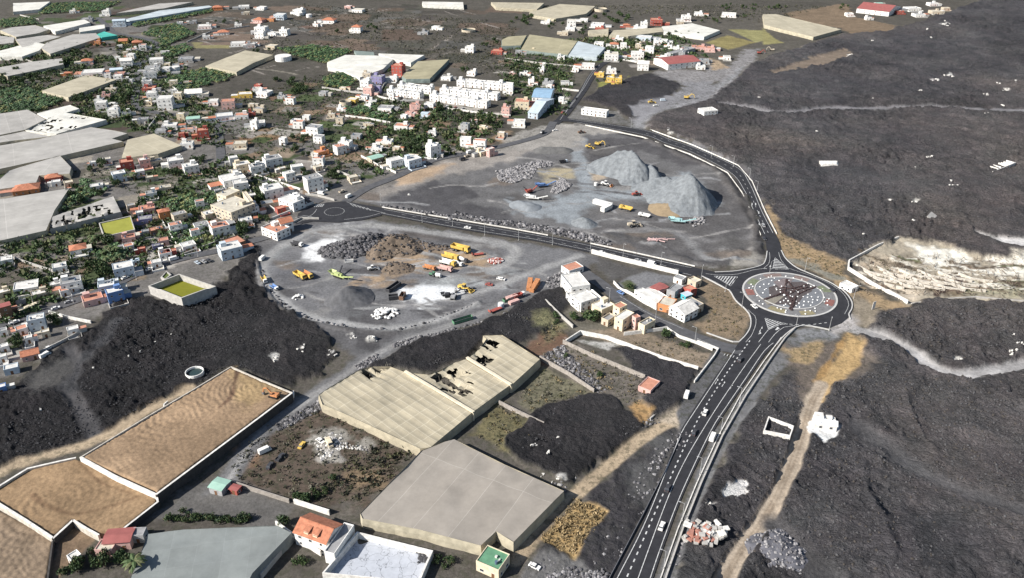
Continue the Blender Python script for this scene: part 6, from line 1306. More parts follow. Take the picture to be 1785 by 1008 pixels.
# white roofless ruin with broken walls in the lava and the walled white box next to it
rz = rot_of(T('C4', 300, 960), T('C4', 530, 990)); x, y, _ = P(*T('C4', 415, 960)); z = ground_zs(x, y)+0.4
r = empty('ruined_house', (x, y, z), rz, 'bright white ruined house with collapsed roof beside the sandy track', 'ruin')
b = MB(); b.box(0, 0, -1.5, 9, 6.5, 3.6); b.box(-2.5, 1.5, 2.102, 3.5, 3.2, 1.8); b.box(1.8, 2.2, 2.102, 2.6, 1.8, 0.9); b.build('wall', CONCW, r)
b = MB(); b.add([(-4.6, -3.4, 2.3), (4.8, -3.5, 2.2), (5.2, 0, 2.8), (0, 0.2, 3.0), (-4.7, -0.2, 2.6)], [(0, 1, 2, 3, 4)]); [b.box(random.uniform(-4, 4), random.uniform(-2.5, 2.5), 2.1, random.uniform(.5, 1.6), random.uniform(.4, 1.2), random.uniform(.2, .7), 0, random.uniform(0, 3)) for _ in range(16)]; b.build('fallen_roof_slabs', M('white ash cloth', (0.8, 0.8, 0.79), 0.9, 0.08), r)
for q in ((-2, -3.27), (2.2, -3.27)): linkmesh('window', window_mesh(1.3, 1.2), r, (q[0], q[1], 0.5))
wall_run('white walled roofless box in the lava left of the sandy track', [(8, 985), (40, 892), (208, 955), (185, 1020)], 4.0, 0.5, CONCW, tile='C4', closed=True, top_px=True, name='walled_enclosure', cat='enclosure')
r = empty('collapsed_house', (*P(*T('D3', 1375, 745), 1.0)[:2], ground_zs(*P(*T('D3', 1375, 745), 1.0)[:2])+0.5), 0.2, 'collapsed house of white slabs and red rubble beside the highway', 'ruin')
for nm, c, n, sp in (('white_slabs', CONCW, 40, 6), ('red_rubble', M('red rubble', (0.36, 0.17, 0.13), 0.95, 0.3), 45, 5), ('pale_rubble', CONC, 50, 7)):
    b = MB(); [b.box(random.gauss(1 if nm[0] == 'w' else -2 if nm[0] == 'r' else 0, sp*.45), random.gauss(0.8 if nm[0] == 'w' else 0, sp*.3), random.uniform(-.6, 1.0), random.uniform(.7, 3.2), random.uniform(.5, 2), random.uniform(.3, 1.0), 0, random.uniform(0, 3)) for _ in range(n)]; b.build(nm, c, r)
wall_run('broken white wall stub along the collapsed house', [(1215, 735), (1290, 800), (1390, 865)], 1.0, 0.9, CONC, tile='D3')
r = empty('ruined_house', put('B4', 1640, 175, 0, z=1.0), math.radians(35), 'long white ruined building breaking out of the lava at right', 'ruin')
b = MB()
for k in range(9): b.box(-16+k*4, 3, -1, 0.4, 6, random.uniform(2, 4)); b.box(-14+k*4, random.uniform(1, 3), -1, 3.2, 4.5, random.uniform(1.3, 3))
b.box(0, -0.5, -1, 34, 0.5, 3.2); b.build('wall', CONCW, r)
r = empty('ruined_house', put('B4', 1150, 515, 0, z=0.8), math.radians(50), 'grey roof slab tilting out of the upper lava field', 'ruin')
b = MB(); b.hexa([(-5, -2, -1), (5, -2, -1), (5, 2, -1), (-5, 2, -1), (-5, -2, 1.2), (5, -2, 1.2), (5, 2, 3.2), (-5, 2, 3.2)]); b.build('roof_slab', CONC, r)
r = empty('ruined_house', put('B4', 450, 150, 0, z=0.5), 0.0, 'white dome roof edge showing above the upper lava field', 'ruin')
b = MB(); b.hexa([(-8, -2, -1), (8, -2, -1), (6, 3, -1), (-6, 3, -1), (-5, -1.5, 2.2), (5, -1.5, 2.2), (7, 3, 2.9), (-7, 3, 2.9)]); b.build('roof_slab', CONCW, r)
for (t, zx, zy, rz, lab) in (('D4', 790, 960, 0.9, 'broken grey concrete frame half sunk in lava at the bottom edge'), ('A4', 1240, 165, 0.2, 'white wrecked house on the far upper lava')):
    r = empty('ruined_house', put(t, zx, zy, 0, z=0.6), rz, lab, 'ruin'); b = MB(); [b.box(random.gauss(0, 3), random.gauss(0, 2), -0.5, random.uniform(1, 4), random.uniform(.3, 1.2), random.uniform(.8, 2), 0, random.choice((0, 1.57))) for _ in range(11)]; b.build('wall', CONC if t[0] == 'D' else CONCW, r)
# ------------------------------------------------------------------ net houses
GT = [('white cream net roof in the far top left corner', 'A1', [(90, 20), (345, 8), (270, 62), (90, 78)], 'w'), ('domed grey net roof left of the banana strip', 'A1', [(0, 205), (80, 185), (240, 170), (340, 200), (270, 225), (110, 252)], 'g'),
      ('long pale net roof behind the domed grey net roof', 'A1', [(300, 175), (580, 132), (620, 152), (460, 195), (380, 215)], 'w'), ('small white net roof beside the village road', 'A1', [(545, 190), (720, 165), (722, 192), (550, 218)], 'w'),
      ('grey net roof at the left border under the domed one', 'A1', [(-40, 240), (100, 255), (92, 292), (-40, 305)], 'g'), ('wavy grey net roof between two banana plots', 'A1', [(106, 268), (330, 238), (420, 250), (240, 300), (150, 322)], 'g'),
      ('long grey cream net roof joined to the turquoise one', 'A1', [(285, 330), (320, 290), (500, 235), (660, 225), (690, 256), (520, 312), (345, 368)], 'g'), ('bright turquoise net roof beside the village road', 'A1', [(665, 235), (715, 214), (810, 240), (700, 256)], 't'),
      ('cream net roof with curled edges at upper left', 'A1', [(-20, 352), (130, 312), (250, 290), (310, 302), (270, 345), (150, 388), (-20, 388)], 'w'), ('pale flat net roof over dark trees at left', 'A1', [(-20, 465), (190, 425), (430, 398), (436, 440), (200, 492), (50, 522), (-20, 498)], 'g'),
      ('beige net roof with white front side beside the village street', 'A1', [(290, 622), (590, 515), (800, 546), (470, 668)], 'b'), ('dark grey net roof left of the torn white one', 'A1', [(-40, 785), (190, 752), (312, 820), (170, 892), (-40, 935)], 'g'),
      ('rounded white net roof behind the torn white one', 'A1', [(255, 778), (480, 720), (546, 746), (330, 812)], 'w'), ('grey net strip in front of the torn white one', 'A1', [(-40, 945), (165, 902), (350, 938), (100, 965), (-40, 985)], 'g'),
      ('wide flat grey net roof across the left side', 'X', [(-30, 300), (-30, 258), (60, 243), (158, 221), (200, 227), (222, 232), (195, 241), (214, 246), (105, 271)], 'g'), ('beige net roof right of the wide grey one', 'X', [(222, 243), (268, 232), (316, 253), (275, 268), (212, 275)], 'b'),
      ('large beige net roof beside the banana rows', 'X', [(358, 114), (427, 87), (476, 95), (440, 110), (412, 125)], 'b'), ('far grey net roof at the top of the village', 'A1', [(800, 88), (1100, 20), (1330, 10), (1130, 55)], 'g'),
      ('long pale green net strip at the top', 'A1', [(860, 132), (1100, 70), (1440, 35), (1462, 45), (1200, 92), (900, 142)], 'p'), ('large grey net roof at the left border', 'X', [(-60, 432), (-60, 352), (10, 345), (121, 327), (95, 366), (80, 401)], 'g'),
      ('grey net roof behind the orange tiled farmhouse', 'X', [(-20, 332), (15, 297), (104, 270), (124, 291), (121, 302), (68, 305), (62, 320)], 'g'),
      ('large white net roof beside the red tall house', 'A2', [(515, 427), (640, 376), (860, 381), (970, 405), (900, 472), (740, 532), (620, 482), (522, 460)], 'w'), ('thin pale net roof behind the large white one', 'A2', [(870, 366), (1185, 376), (1090, 430), (975, 404)], 'w'),
      ('small dark green net roof behind the large white one', 'A2', [(700, 346), (835, 356), (842, 380), (720, 376)], 'e'), ('olive net roof with dark right flank behind the terraces', 'A2', [(1030, 522), (1140, 420), (1355, 406), (1222, 540), (1060, 542)], 'o'),
      ('white net roof at the far top middle', 'A2', [(1170, 8), (1452, 12), (1455, 44), (1175, 30)], 'w'), ('cream net roof at the far top right of middle', 'A2', [(1645, 12), (2010, 18), (1960, 62), (1680, 48)], 'b'),
      ('double cream net roof among dark trees at the top', 'A3', [(170, 82), (380, 25), (622, 40), (560, 92), (350, 126), (195, 102)], 'b'), ('olive net roof joined to the pale blue one', 'A3', [(110, 340), (170, 235), (500, 280), (432, 376)], 'o'),
      ('small grey olive net roof left of the olive one', 'A3', [(-20, 272), (20, 250), (150, 240), (110, 310), (-20, 315)], 'o'), ('pale blue net roof above the hill road', 'A3', [(505, 281), (692, 325), (632, 392), (440, 377)], 'p'),
      ('brown curved net roof above the hill road', 'A3', [(720, 242), (750, 206), (1082, 186), (1092, 215), (850, 247)], 'b'), ('small tan net roof left of the brown curved one', 'A3', [(575, 206), (715, 194), (712, 232), (580, 226)], 'b'),
      ('white flat net roof above green trees', 'A3', [(1082, 180), (1290, 158), (1482, 206), (1372, 252), (1095, 215)], 'w'), ('long beige net roof with white end at the lava edge', 'A4', [(0, 95), (90, 94), (535, 198), (345, 250), (10, 168)], 'b')]
for lab, t, pts, k in GT: greenhouse(lab, pts, 4.0, k, t, step=8, seam=(11, 40), rib=0.0, side='e' if k in 'o' else ('b' if k in 'gn' else None), group='net greenhouses')
greenhouse('white net roof torn open in long slits', [(175, 893), (320, 820), (430, 770), (732, 822), (388, 920)], 4, 'w', 'A1', step=2, seam=(10, 40), holes=[('A1', 250, 888, 13, 0.7), ('A1', 340, 835, 9, 0.55), ('A1', 560, 795, 9, 0.5), ('A1', 460, 885, 8, 0.5)], group='net greenhouses')
greenhouse('grey net roof torn into strips beside the yellow green pond', [(345, 560), (360, 502), (780, 360), (832, 468), (345, 585)], 4, 'g', 'B1', step=1.6, seam=(5, 40), holes=[('B1', 420, 555, 9, 0.7), ('B1', 520, 490, 8, 0.55), ('B1', 640, 455, 8, 0.5), ('B1', 700, 480, 6, 0.5)], group='net greenhouses')
greenhouse('large cream net roof with striped panels and a torn rear corner', [(556, 689), (575, 676), (627, 645), (650, 640), (680, 640), (706, 650), (804, 711), (823, 720), (750, 781), (732, 783), (600, 722), (562, 706)], 4.2, 'c', step=2.4, seam=(7, 3.8), axis=(5, 6), sag=0.3, rib=0.2, holes=[('C2', 840, 590, 6, 0.6), ('C2', 910, 530, 4, 0.7)], group='net greenhouses')
greenhouse('cream net roof with ragged holes in the middle of the three', [(712, 651), (745, 654), (770, 645), (790, 634), (812, 627), (888, 673), (826, 718), (806, 709)], 4.0, 'c', step=1.7, seam=(4.5, 4), axis=(0, 7), rib=0.2, holes=[('C2', 1340, 640, 7, 0.45), ('C2', 1440, 590, 4, 0.4), ('C2', 1430, 700, 6, 0.45)], group='net greenhouses')
greenhouse('cream net roof with torn left rear edge, rightmost of the three', [(816, 624), (835, 610), (848, 592), (842, 586), (875, 585), (941, 627), (892, 672)], 4.4, 'c', step=2, seam=(6, 4), axis=(0, 6), rib=0.2, holes=[('C2', 1580, 500, 5, 0.6), ('C2', 1640, 400, 4, 0.6)], group='net greenhouses')
for i, (a, b2) in enumerate((((706, 648.5), (826, 720)), ((814, 624.5), (891, 672)))):
    p, q = P(*a, 4.5), P(*b2, 4.5); b = MB(); b.beam((0, 0, 4.7), (q[0]-p[0], q[1]-p[1], 4.7), 1.3, 0.5); b.beam((0, 0, 2), (q[0]-p[0], q[1]-p[1], 2), 0.5, 5)
    tag(b.build('valley_wall', M('cream wall cap', (0.62, 0.55, 0.42), 0.9, 0.2), None, (p[0], p[1], 0)), ['long cream wall cap between the striped net roof and the ragged one', 'long cream wall cap between the ragged net roof and the rightmost one'][i], 'wall')
greenhouse('big grey brown net roof with thin seam lines near the bottom', [(775, 771), (792, 767), (880, 811), (983, 857), (895, 946), (865, 927), (838, 952), (730, 924), (632, 905), (628, 896), (680, 842), (735, 786)], 4.6, 'n', step=5, seam=(40, 13), axis=(9, 10), sag=0.3, rib=0.3, mort=0.11, side='b', group='net greenhouses')
greenhouse('smooth pale grey net roof cut by the bottom edge', [(258, 932), (320, 924), (483, 917), (508, 930), (440, 1000), (410, 1060), (200, 1060), (232, 1000)], 4.6, 's', step=5, seam=(9, 9), sag=0.3, rib=0.3, mort=0.07, side='s', group='net greenhouses')
# ------------------------------------------------------------------ basins and ponds
def basin(label, t, rim, h, water, wz, wm=CONC, th=0.6, cat='pond', name='irrigation_pond'):
    w = G(TT(t, rim), h); A = sum(w[i-1][0]*w[i][1]-w[i][0]*w[i-1][1] for i in range(len(w)))
    if A < 0: w = w[::-1]
    cx, cy = w[0]; r = empty(name, (cx, cy, 0), 0, label, cat); l = [(a-cx, q-cy) for a, q in w]; n = len(l)
    cc = Vector((sum(p[0] for p in l)/n, sum(p[1] for p in l)/n)); I = [tuple(Vector(p)+(cc-Vector(p)).normalized()*th*1.5) for p in l]
    b = MB(); b.v = [(*p, -1) for p in l]+[(*p, h) for p in l]+[(*p, h) for p in I]+[(*p, 0) for p in I]
    for k in range(3):
        for i in range(n): b.f.append((k*n+i, k*n+(i+1) % n, (k+1)*n+(i+1) % n, (k+1)*n+i)); b.m.append(0)
    b.build('wall', wm, r); q = MB(); q.add([(*p, wz) for p in I], [tuple(range(n))]); q.build('water', water, r)
    return r
ALG = M('green algae water', (0.17, 0.17, 0.022), 0.75, 0.12, 0.2, 0, 0.1)
basin('pond of yellow green water inside tall pale walls by the lava', 'F2', [(745, 615), (1085, 482), (1490, 620), (1110, 760)], 6.0, ALG, 2.2, CONC)
basin('raised rectangular pond of yellow green water among the net roofs', 'B1', [(680, 545), (900, 495), (930, 590), (715, 640)], 5.0, M('yellow algae water', (0.27, 0.27, 0.055), 0.75, 0.12, 0.2, 0, 0.1), 4.4, CONC)
basin('little green pond strip beside the square banana plot', 'B1', [(1155, 575), (1240, 538), (1262, 558), (1180, 592)], 1.0, M('pale algae water', (0.25, 0.3, 0.1), 0.75, 0.12, 0.2, 0, 0.1), 0.7)
basin('small green pond strip above the walled green pond', 'F2', [(880, 520), (945, 450), (1000, 490), (930, 545)], 1.5, M('dark algae water', (0.1, 0.13, 0.04), 0.75, 0.12, 0.2, 0, 0.1), 0.9)
basin('white lined empty basin with cracked floor at the bottom', 'D2', [(720, 690), (1245, 820), (1150, 1040), (480, 975)], 3.2, cracked('cracked white liner', (0.42, 0.44, 0.48)), 0.2, CONCW, 0.5, 'basin', 'empty_basin')
pv = empty('heap_in_basin', put('D2', 1165, 875, 0, z=0.2), 0.3, 'dark heap of folded plastic in the corner of the white basin', 'heap'); b = MB(); [b.rock(random.gauss(0, 1), random.gauss(0, 1.6), 0.3, random.uniform(.4, .9), 0, 0.5) for _ in range(22)]; b.build('plastic', PM('K'), pv)
tank('round white tank beside the dark green banana field', 'A2', 215, 412, 9.0, 5, 'W', open_top=False); tank('round white tank in the hillside hamlet, wider one', 'A2', 328, 105, 4.6, 4, 'W', open_top=False); tank('round white tank in the hillside hamlet, smaller one', 'A2', 392, 116, 4.0, 4, 'W', open_top=False)
tank('open grey ring tank on the far dark hillside', 'A2', 1490, 215, 9, 3, 'E'); tank('open grey tank below the yellow house', 'A2', 642, 722, 5.5, 4, 'E'); tank('white silo tank left of the banana field', 'A1', 1215, 488, 4.5, 5, 'W', open_top=False); tank('grey round tank among the far dark trees', 'A3', 660, 75, 9, 4, 'E')
tank('pale round tank beside the hedge of trees', 'E8', 245, 885, 5, 2, 'E'); tank('pale half buried tank ring at the edge of the left lava', 'C1', 1345, 612, 4.2, 2.2, 'W', water=(0.012, 0.012, 0.013)); tank('white bent tank beside the long shed row', 'A1', 1200, 738, 3, 3, 'W', open_top=False)
# ------------------------------------------------------------------ walls
WW = M('terrace wall stone', (0.50, 0.46, 0.40), 0.95, 0.3, 0.6); WD = M('dark basalt wall', (0.06, 0.055, 0.052), 0.95, 0.35, 0.7)
wall_run('tall dark basalt wall with white coping along the lower side of the big earth terrace', [(509, 686), (456, 726), (272.5, 863)], 4.7, 0.7, WD, cap=CONCW, top_px=True)
wall_run('low pale wall along the upper side of the big earth terrace', [(142, 797), (260, 725), (335, 681), (402, 640.5)], 4.7, 0.5, WW, top_px=True); wall_run('pale wall at the far corner of the big earth terrace', [(402.5, 640), (455, 663), (509.5, 685.5)], 4.7, 0.5, WW, top_px=True)
wall_run('white topped stone wall between the two upper earth terraces', [(140, 797), (200, 830), (272, 862.5)], 4.6, 0.8, CONCW, top_px=True); wall_run('dark short wall at the corner of the second earth terrace', [(273, 864), (275, 876), (216, 922)], 3.2, 0.6, WD, cap=CONCW, top_px=True)
wall_run('pale stepped wall on the upper side of the second earth terrace', [(-20, 860), (48, 818), (100, 806), (132.5, 799)], 3.0, 0.7, WW, cap=CONCW, top_px=True); wall_run('white topped wall below the second earth terrace', [(-20, 868), (45, 908), (92, 939)], 3.0, 0.8, WW, cap=CONCW, top_px=True)
wall_run('dark angled wall pier between the lower earth terraces', [(92.5, 939.5), (127, 908)], 3.0, 0.7, WD, cap=CONCW, top_px=True); wall_run('white topped wall ending at the dark red roofed house', [(127.5, 908), (150, 922), (172, 934)], 3.0, 0.7, WW, cap=CONCW, top_px=True); wall_run('dark wall running down to the bottom edge', [(95, 941), (90, 980), (80, 1060)], 1.8, 0.6, WD)
wall_run('white entrance wall by the small excavator', [(512, 687), (512, 694), (500, 704), (478, 710)], 1.6, 0.6, CONCW); wall_run('curved white gate wall on the dirt road', [(450, 717), (456, 710), (470, 704), (478, 707), (500, 702)], 1.2, 0.5, CONCW)
wall_run('grey white wall along the scrub field above the gabled house', [(405, 845), (440, 857), (505, 878)], 2.0, 0.5, BLOCK); wall_run('bright white wall behind the orange gabled house', [(513, 879), (540, 888), (575, 899)], 2.6, 0.5, CONCW)
wall_run('white garden wall in front of the orange gabled house', [(482, 918), (510, 938), (560, 970)], 2.6, 0.5, CONCW); wall_run('grey wall beside the smooth pale net roof', [(515, 940), (480, 980), (455, 1010)], 2.2, 0.6, CONC)
wall_run('long pale block wall with pilasters between scrub plot and lava tongue', [(400, 395), (600, 490), (965, 640)], 2.4, 0.4, BLOCK, tile='C3'); wall_run('grey block wall between the two scrub plots', [(240, 505), (430, 610), (615, 735)], 2.2, 0.5, BLOCK, tile='C3'); wall_run('pale block wall beside the lower lava tongue', [(-40, 815), (90, 880), (270, 965)], 2.2, 0.5, BLOCK, tile='C3')
wall_run('white plastered wall of the empty courtyard', [(420, 395), (520, 330), (700, 365), (850, 420), (1090, 510), (1330, 580)], 2.2, 0.6, CONCW, tile='C3'); wall_run('white garden wall along the side street', [(820, 340), (985, 320), (1120, 300)], 2.0, 0.4, CONCW, tile='C3'); wall_run('long white wall from the cream house to the highway corner', [(1110, 295), (1200, 355), (1330, 400), (1430, 445)], 1.6, 0.4, CONCW, tile='C3')
wall_run('white topped roadside wall at the highway corner', [(1325, 385), (1470, 440), (1440, 490), (1305, 665)], 1.3, 0.5, CONCW, tile='C3'); wall_run('low pale wall along the sandy track entrance', [(1225, 745), (1100, 840), (1000, 920)], 1.0, 0.5, CONC, tile='C3')
wall_run('pale leaning wall at the dark lava behind the houses', [(280, 110), (380, 210), (470, 290)], 2.0, 0.5, CONC, tile='C3'); wall_run('long bright white retaining wall along the link road', [(1031, 441), (1085, 455), (1182, 478)], 2.8, 0.6, CONCW); wall_run('white curved garden wall on the side street', [(690, 335), (760, 410), (880, 475), (1000, 550), (1160, 640)], 1.8, 0.4, CONCW, tile='E5')
wall_run('white barrier wall along the right side of the highway', [(1386, 574), (1368, 592), (1340, 632), (1300, 692), (1259, 763), (1222, 845), (1190, 925), (1161, 1008), (1146, 1060)], 1.0, 0.5, CONCW, name='barrier_wall', cat='barrier', cap=CONC); wall_run('low white edge wall beside the barrier of the highway', [(1362, 590), (1331, 632), (1290, 692), (1252, 762), (1214, 845), (1181, 925), (1152, 1008), (1137, 1060)], 0.5, 0.35, CONCW, name='barrier_wall', cat='barrier')
wall_run('dark steel guard rail on the left side of the highway', [(1186, 765), (1160, 822), (1118, 905), (1066, 1003), (1038, 1060)], 0.9, 0.18, STEEL, name='guard_rail', cat='guard rail')
wall_run('white guard rail on the outer side of the upper road', [(1131, 225), (1180, 243), (1206, 252), (1260, 276), (1287, 288.5), (1311, 316), (1334, 369), (1354, 408)], 0.8, 0.25, CONCW, name='guard_rail', cat='guard rail'); wall_run('white guard rail on the quarry side of the upper road', [(1020, 218), (1120, 239), (1158, 253), (1203, 269), (1268, 301), (1293, 335), (1310, 372), (1326, 410)], 0.8, 0.25, CONCW, name='guard_rail', cat='guard rail')
wall_run('white guard rail on the quarry side of the link road', [(666, 361), (780, 380), (890, 398), (955, 410)], 0.7, 0.25, CONCW, name='guard_rail', cat='guard rail'); wall_run('white guard rail of the link road near the big roundabout', [(1029, 424), (1120, 443.5), (1211, 464)], 0.7, 0.25, CONCW, name='guard_rail', cat='guard rail')
wall_run('cracked white terrace wall of the ash covered ruin, roundabout side', [(1479, 458), (1478, 470), (1520, 497), (1582, 531)], 2.2, 0.7, CONCW); wall_run('white terrace wall of the ash covered ruin, lava side', [(1480, 456), (1530, 429), (1566, 415)], 1.6, 0.6, CONCW); wall_run('thin pale wall along the lower rim of the ash covered ruin', [(1588, 533), (1640, 525), (1700, 521), (1790, 529), (1850, 534)], 1.2, 0.7, CONC)
VW = [('white wall below the reddish field', 'A2', [(640, 800), (800, 820), (950, 848)]), ('white wall under the orchard hedge', 'A2', [(1330, 745), (1560, 780), (1779, 800)]), ('pale curved wall left of the terraces', 'A2', [(880, 640), (910, 580), (970, 550), (1040, 542)]), ('white wall along the parking row', 'A2', [(860, 665), (1000, 700), (1180, 690)]), ('pale wall beside the grey field', 'A2', [(480, 605), (640, 630), (820, 650)]), ('long pale wall below the olive net roof', 'A3', [(0, 405), (270, 440), (600, 470)]),
      ('white wall on the hill road', 'A3', [(800, 412), (910, 430)]), ('white wall of the stone yard', 'A3', [(395, 615), (510, 628)]), ('pale field wall at upper left', 'A1', [(125, 395), (230, 432)]), ('pale wall in the banana field', 'A1', [(1030, 225), (1140, 265)]), ('white wall beside the green field', 'A1', [(1140, 555), (1230, 635)]), ('pale field wall at the far left', 'A1', [(140, 105), (270, 135)]), ('long grey field wall by the beige net roof', 'A1', [(1290, 290), (1450, 220), (1720, 180)]), ('white wall of the long yellow roofed lot', 'A1', [(1000, 850), (1080, 810), (1020, 890)]),
      ('long white wall from the village street to the mini roundabout', 'B2', [(0, 215), (160, 265), (330, 320)]), ('white wall around the long white apartments', 'B2', [(750, 90), (860, 150), (990, 205)]), ('grey wall below the torn grey net roof', 'B1', [(0, 720), (330, 620), (700, 510)]), ('pale stone wall across the brown plot', 'B1', [(0, 760), (200, 830), (370, 885)]), ('pale wall of the square banana plot', 'B1', [(1250, 775), (1480, 690)]), ('white wall down the row of pink houses', 'B1', [(1120, 540), (1180, 640), (1255, 760)]),
      ('white wall behind the blue white house', 'C1', [(340, 185), (480, 225), (630, 255)]), ('pale lane wall at the lava edge', 'C1', [(600, 300), (450, 380), (250, 480)]), ('pale wall above the banana strip', 'B2', [(580, 190), (700, 240)]), ('curved white wall at the parking lot', 'C1', [(1130, 880), (1135, 830), (1160, 810)]), ('pale ramp wall by the roundabout houses', 'F1', [(820, 690), (920, 640), (1110, 645)]), ('white ramp wall above the red gable house', 'F1', [(600, 640), (800, 560), (1050, 470)]), ('pale kerb wall by the mini roundabout', 'F1', [(960, 375), (1100, 390), (1280, 440)]), ('white wall below the cluttered terrace house', 'F1', [(440, 555), (560, 500), (660, 570)])]
for lab, t, pts in VW: wall_run(lab, pts, 1.6, 0.5, CONCW if 'white' in lab else CONC, tile=t, group='village garden walls')
# ------------------------------------------------------------------ piles
BM = M('bluish crushed stone', (0.178, 0.191, 0.201), 0.95, 0.32, 0.35, bump=0.6); DM = M('dark cinder heap', (0.10, 0.10, 0.105), 0.95, 0.3, 0.4, bump=0.2); BR = M('brown spoil', (0.155, 0.12, 0.09), 0.95, 0.3, 0.4, bump=0.3)
RK = [M('rock dark', (0.055, 0.054, 0.057), 0.95, 0.3), M('rock grey', (0.13, 0.125, 0.13), 0.95, 0.3), M('rock pale', (0.27, 0.26, 0.26), 0.95, 0.3)]
pile('gravel_pile', 'tall bluish gravel cone at the right end of the quarry heaps', 'gravel pile', [(1198, 344, 18.5), (1206, 352, 18)], 0.68, BM, 1.0, 0.5, lee=1.5)
pile('gravel_pile', 'long ridged bluish gravel heap nearest the upper road', 'gravel pile', [(1076, 293, 14.5), (1098, 296, 16), (1114, 306, 13)], 0.68, BM, 1.0, 0.75, lee=1.6)
pile('gravel_pile', 'grey gravel heap on the right flank of the long ridged heap', 'gravel pile', [(1133, 306, 9), (1142, 312, 7)], 0.7, BM, 1.1, 0.3, lee=1.5)
pile('gravel_pile', 'lower bluish gravel heap left of the tall cone', 'gravel pile', [(1140, 330, 9), (1160, 330, 10), (1172, 335, 9)], 0.58, BM, 1.1, 0.4, lee=1.4)
pile('gravel_pile', 'low sandy ochre heap in front of the tall cone', 'gravel pile', [(1160, 364, 4.5), (1172, 365, 4.5)], 0.4, M('ochre sand', (0.25, 0.19, 0.12), 0.95, 0.2, 0.4), 1.3, 0.3)
pile('gravel_pile', 'small crater shaped gravel heap near the link road', 'gravel pile', [(1016, 388, 4.5), (1022, 390, 4)], 0.6, BM, 1.0, 0.2)
pile('gravel_pile', 'low grey heap under the crusher at the left of the quarry', 'gravel pile', [(905, 357, 3), (920, 360, 3.5)], 0.45, M('dusty blue stone', (0.2, 0.215, 0.23), 0.95, 0.2, 0.4), 1.2, 0.5)
pile('gravel_pile', 'flat topped dark heap at the top of the quarry', 'gravel pile', [(945, 262, 3.5), (985, 262, 3)], 0.5, M('dark grey spoil', (0.12, 0.118, 0.115), 0.95, 0.25, 0.4), 1.3, 0.3)
pile('cinder_pile', 'dark cinder heap with curved crest in the lower yard', 'gravel pile', [(597, 524, 6.5), (606, 520, 7.5), (612, 514, 6)], 0.7, DM, 0.9, 0.25, lee=0.8)
pile('rubble_pile', 'big dark lava rubble mound beside the white dust patch', 'rubble heap', [(590, 438, 5), (620, 432, 7), (650, 425, 7)], 0.5, DM, 1.1, 0.9, rockmats=RK[:2]+[RK[1]], rockn=900, rr=1.25)
pile('rubble_pile', 'brown earth and rock mound right of the dark rubble mound', 'rubble heap', [(660, 440, 5), (685, 428, 7.5), (705, 430, 6)], 0.5, BR, 1.1, 0.8, rockmats=[BR, RK[0]], rockn=260, rr=1.0)
pile('rubble_pile', 'small brown earth mound in the middle of the lower yard', 'rubble heap', [(690, 467, 3.5), (705, 466, 3)], 0.5, BR, 1.0, 0.7, rockmats=[BR, RK[0]], rockn=90, rr=0.7)
pile('rubble_pile', 'low ridge of dark rock above the yellow trucks', 'rubble heap', [(730, 425, 2.5), (755, 432, 2), (775, 432, 1.5)], 0.5, BR, 1.0, 0.7, rockmats=[RK[0], RK[1]], rockn=120, rr=0.8)
pile('rubble_pile', 'grey clinker mound beside the bottom of the sandy track', 'rubble heap', [(1345, 965, 4), (1360, 960, 4.5), (1372, 970, 3)], 0.45, M('blue grey clinker', (0.11, 0.11, 0.125), 0.95, 0.3, 0.5), 0.8, 0.6, rockmats=[RK[1], RK[2]], rockn=300, rr=0.6)
# rows and fields of loose rock
rocks('boulder_rows', along([(456, 470), (470, 507), (520, 548), (600, 570), (690, 577)], 2.6, .8)+along([(452, 475), (466, 510), (516, 552), (540, 562)], 3, 1)+along([(690, 576), (740, 565), (790, 545), (830, 530)], 2.2, .7)+along([(780, 577), (850, 560), (900, 540), (945, 515), (985, 480)], 2.0, .8)+along([(452, 440), (448, 455), (452, 475)], 2, 1), 0.85, [RK[0], RK[1], RK[2], RK[1]])
rocks('rockfall_along_road', along([(670, 358), (760, 374), (800, 383)], .9, 2.2)+along([(800, 372), (850, 385), (900, 392), (960, 403), (1060, 425)], 0.35, 3.0)+along([(880, 386), (960, 398), (1040, 415)], 0.5, 2.5), 1.15, [RK[1], RK[2], RK[0], RK[1]])
rocks('quarry_stone_field', scatter(G(TT('E6', [(30, 370), (500, 250), (650, 260), (640, 310), (480, 330), (430, 440), (200, 500), (60, 470)])), 900)+scatter(G(TT('E6', [(630, 600), (690, 480), (760, 440), (860, 520), (800, 570), (680, 620)])), 420)+scatter(G(TT('E7', [(1120, 540), (1330, 520), (1340, 600), (1200, 640)])), 60), 1.0, [RK[1], RK[2], RK[2]])
rocks('clinker_along_track', along([(1195, 760), (1150, 800), (1120, 860), (1085, 920), (1050, 980), (1020, 1050)], .35, 3.5)+along([(1145, 733), (1092, 752), (1030, 797), (972, 852)], .45, 2.5)+scatter(G([(935, 965), (990, 990), (1060, 1000), (1040, 1060), (960, 1030)]), 500)+along([(1200, 930), (1185, 985)], .5, 2), 0.65, [RK[1], RK[2], RK[1], RK[0]])
rocks('clinker_edge_of_lava', scatter(G(TT('C2', [(940, 430), (1000, 380), (1300, 310), (1580, 290), (1779, 200), (1779, 260), (1500, 350), (1200, 380)])), 500)+scatter(G(TT('C2', [(700, 550), (860, 470), (880, 500), (760, 600)])), 160)+scatter(G(TT('C2', [(160, 960), (460, 790), (470, 860), (180, 1000)])), 260)+scatter(G(TT('C3', [(240, 490), (400, 400), (470, 500), (700, 720), (640, 740), (500, 640), (380, 560)])), 500)+scatter(G(TT('E4', [(1220, 200), (1400, 100), (1480, 160), (1400, 300), (1260, 300)])), 220), 0.7, [RK[0], RK[1], RK[2], RK[1]])
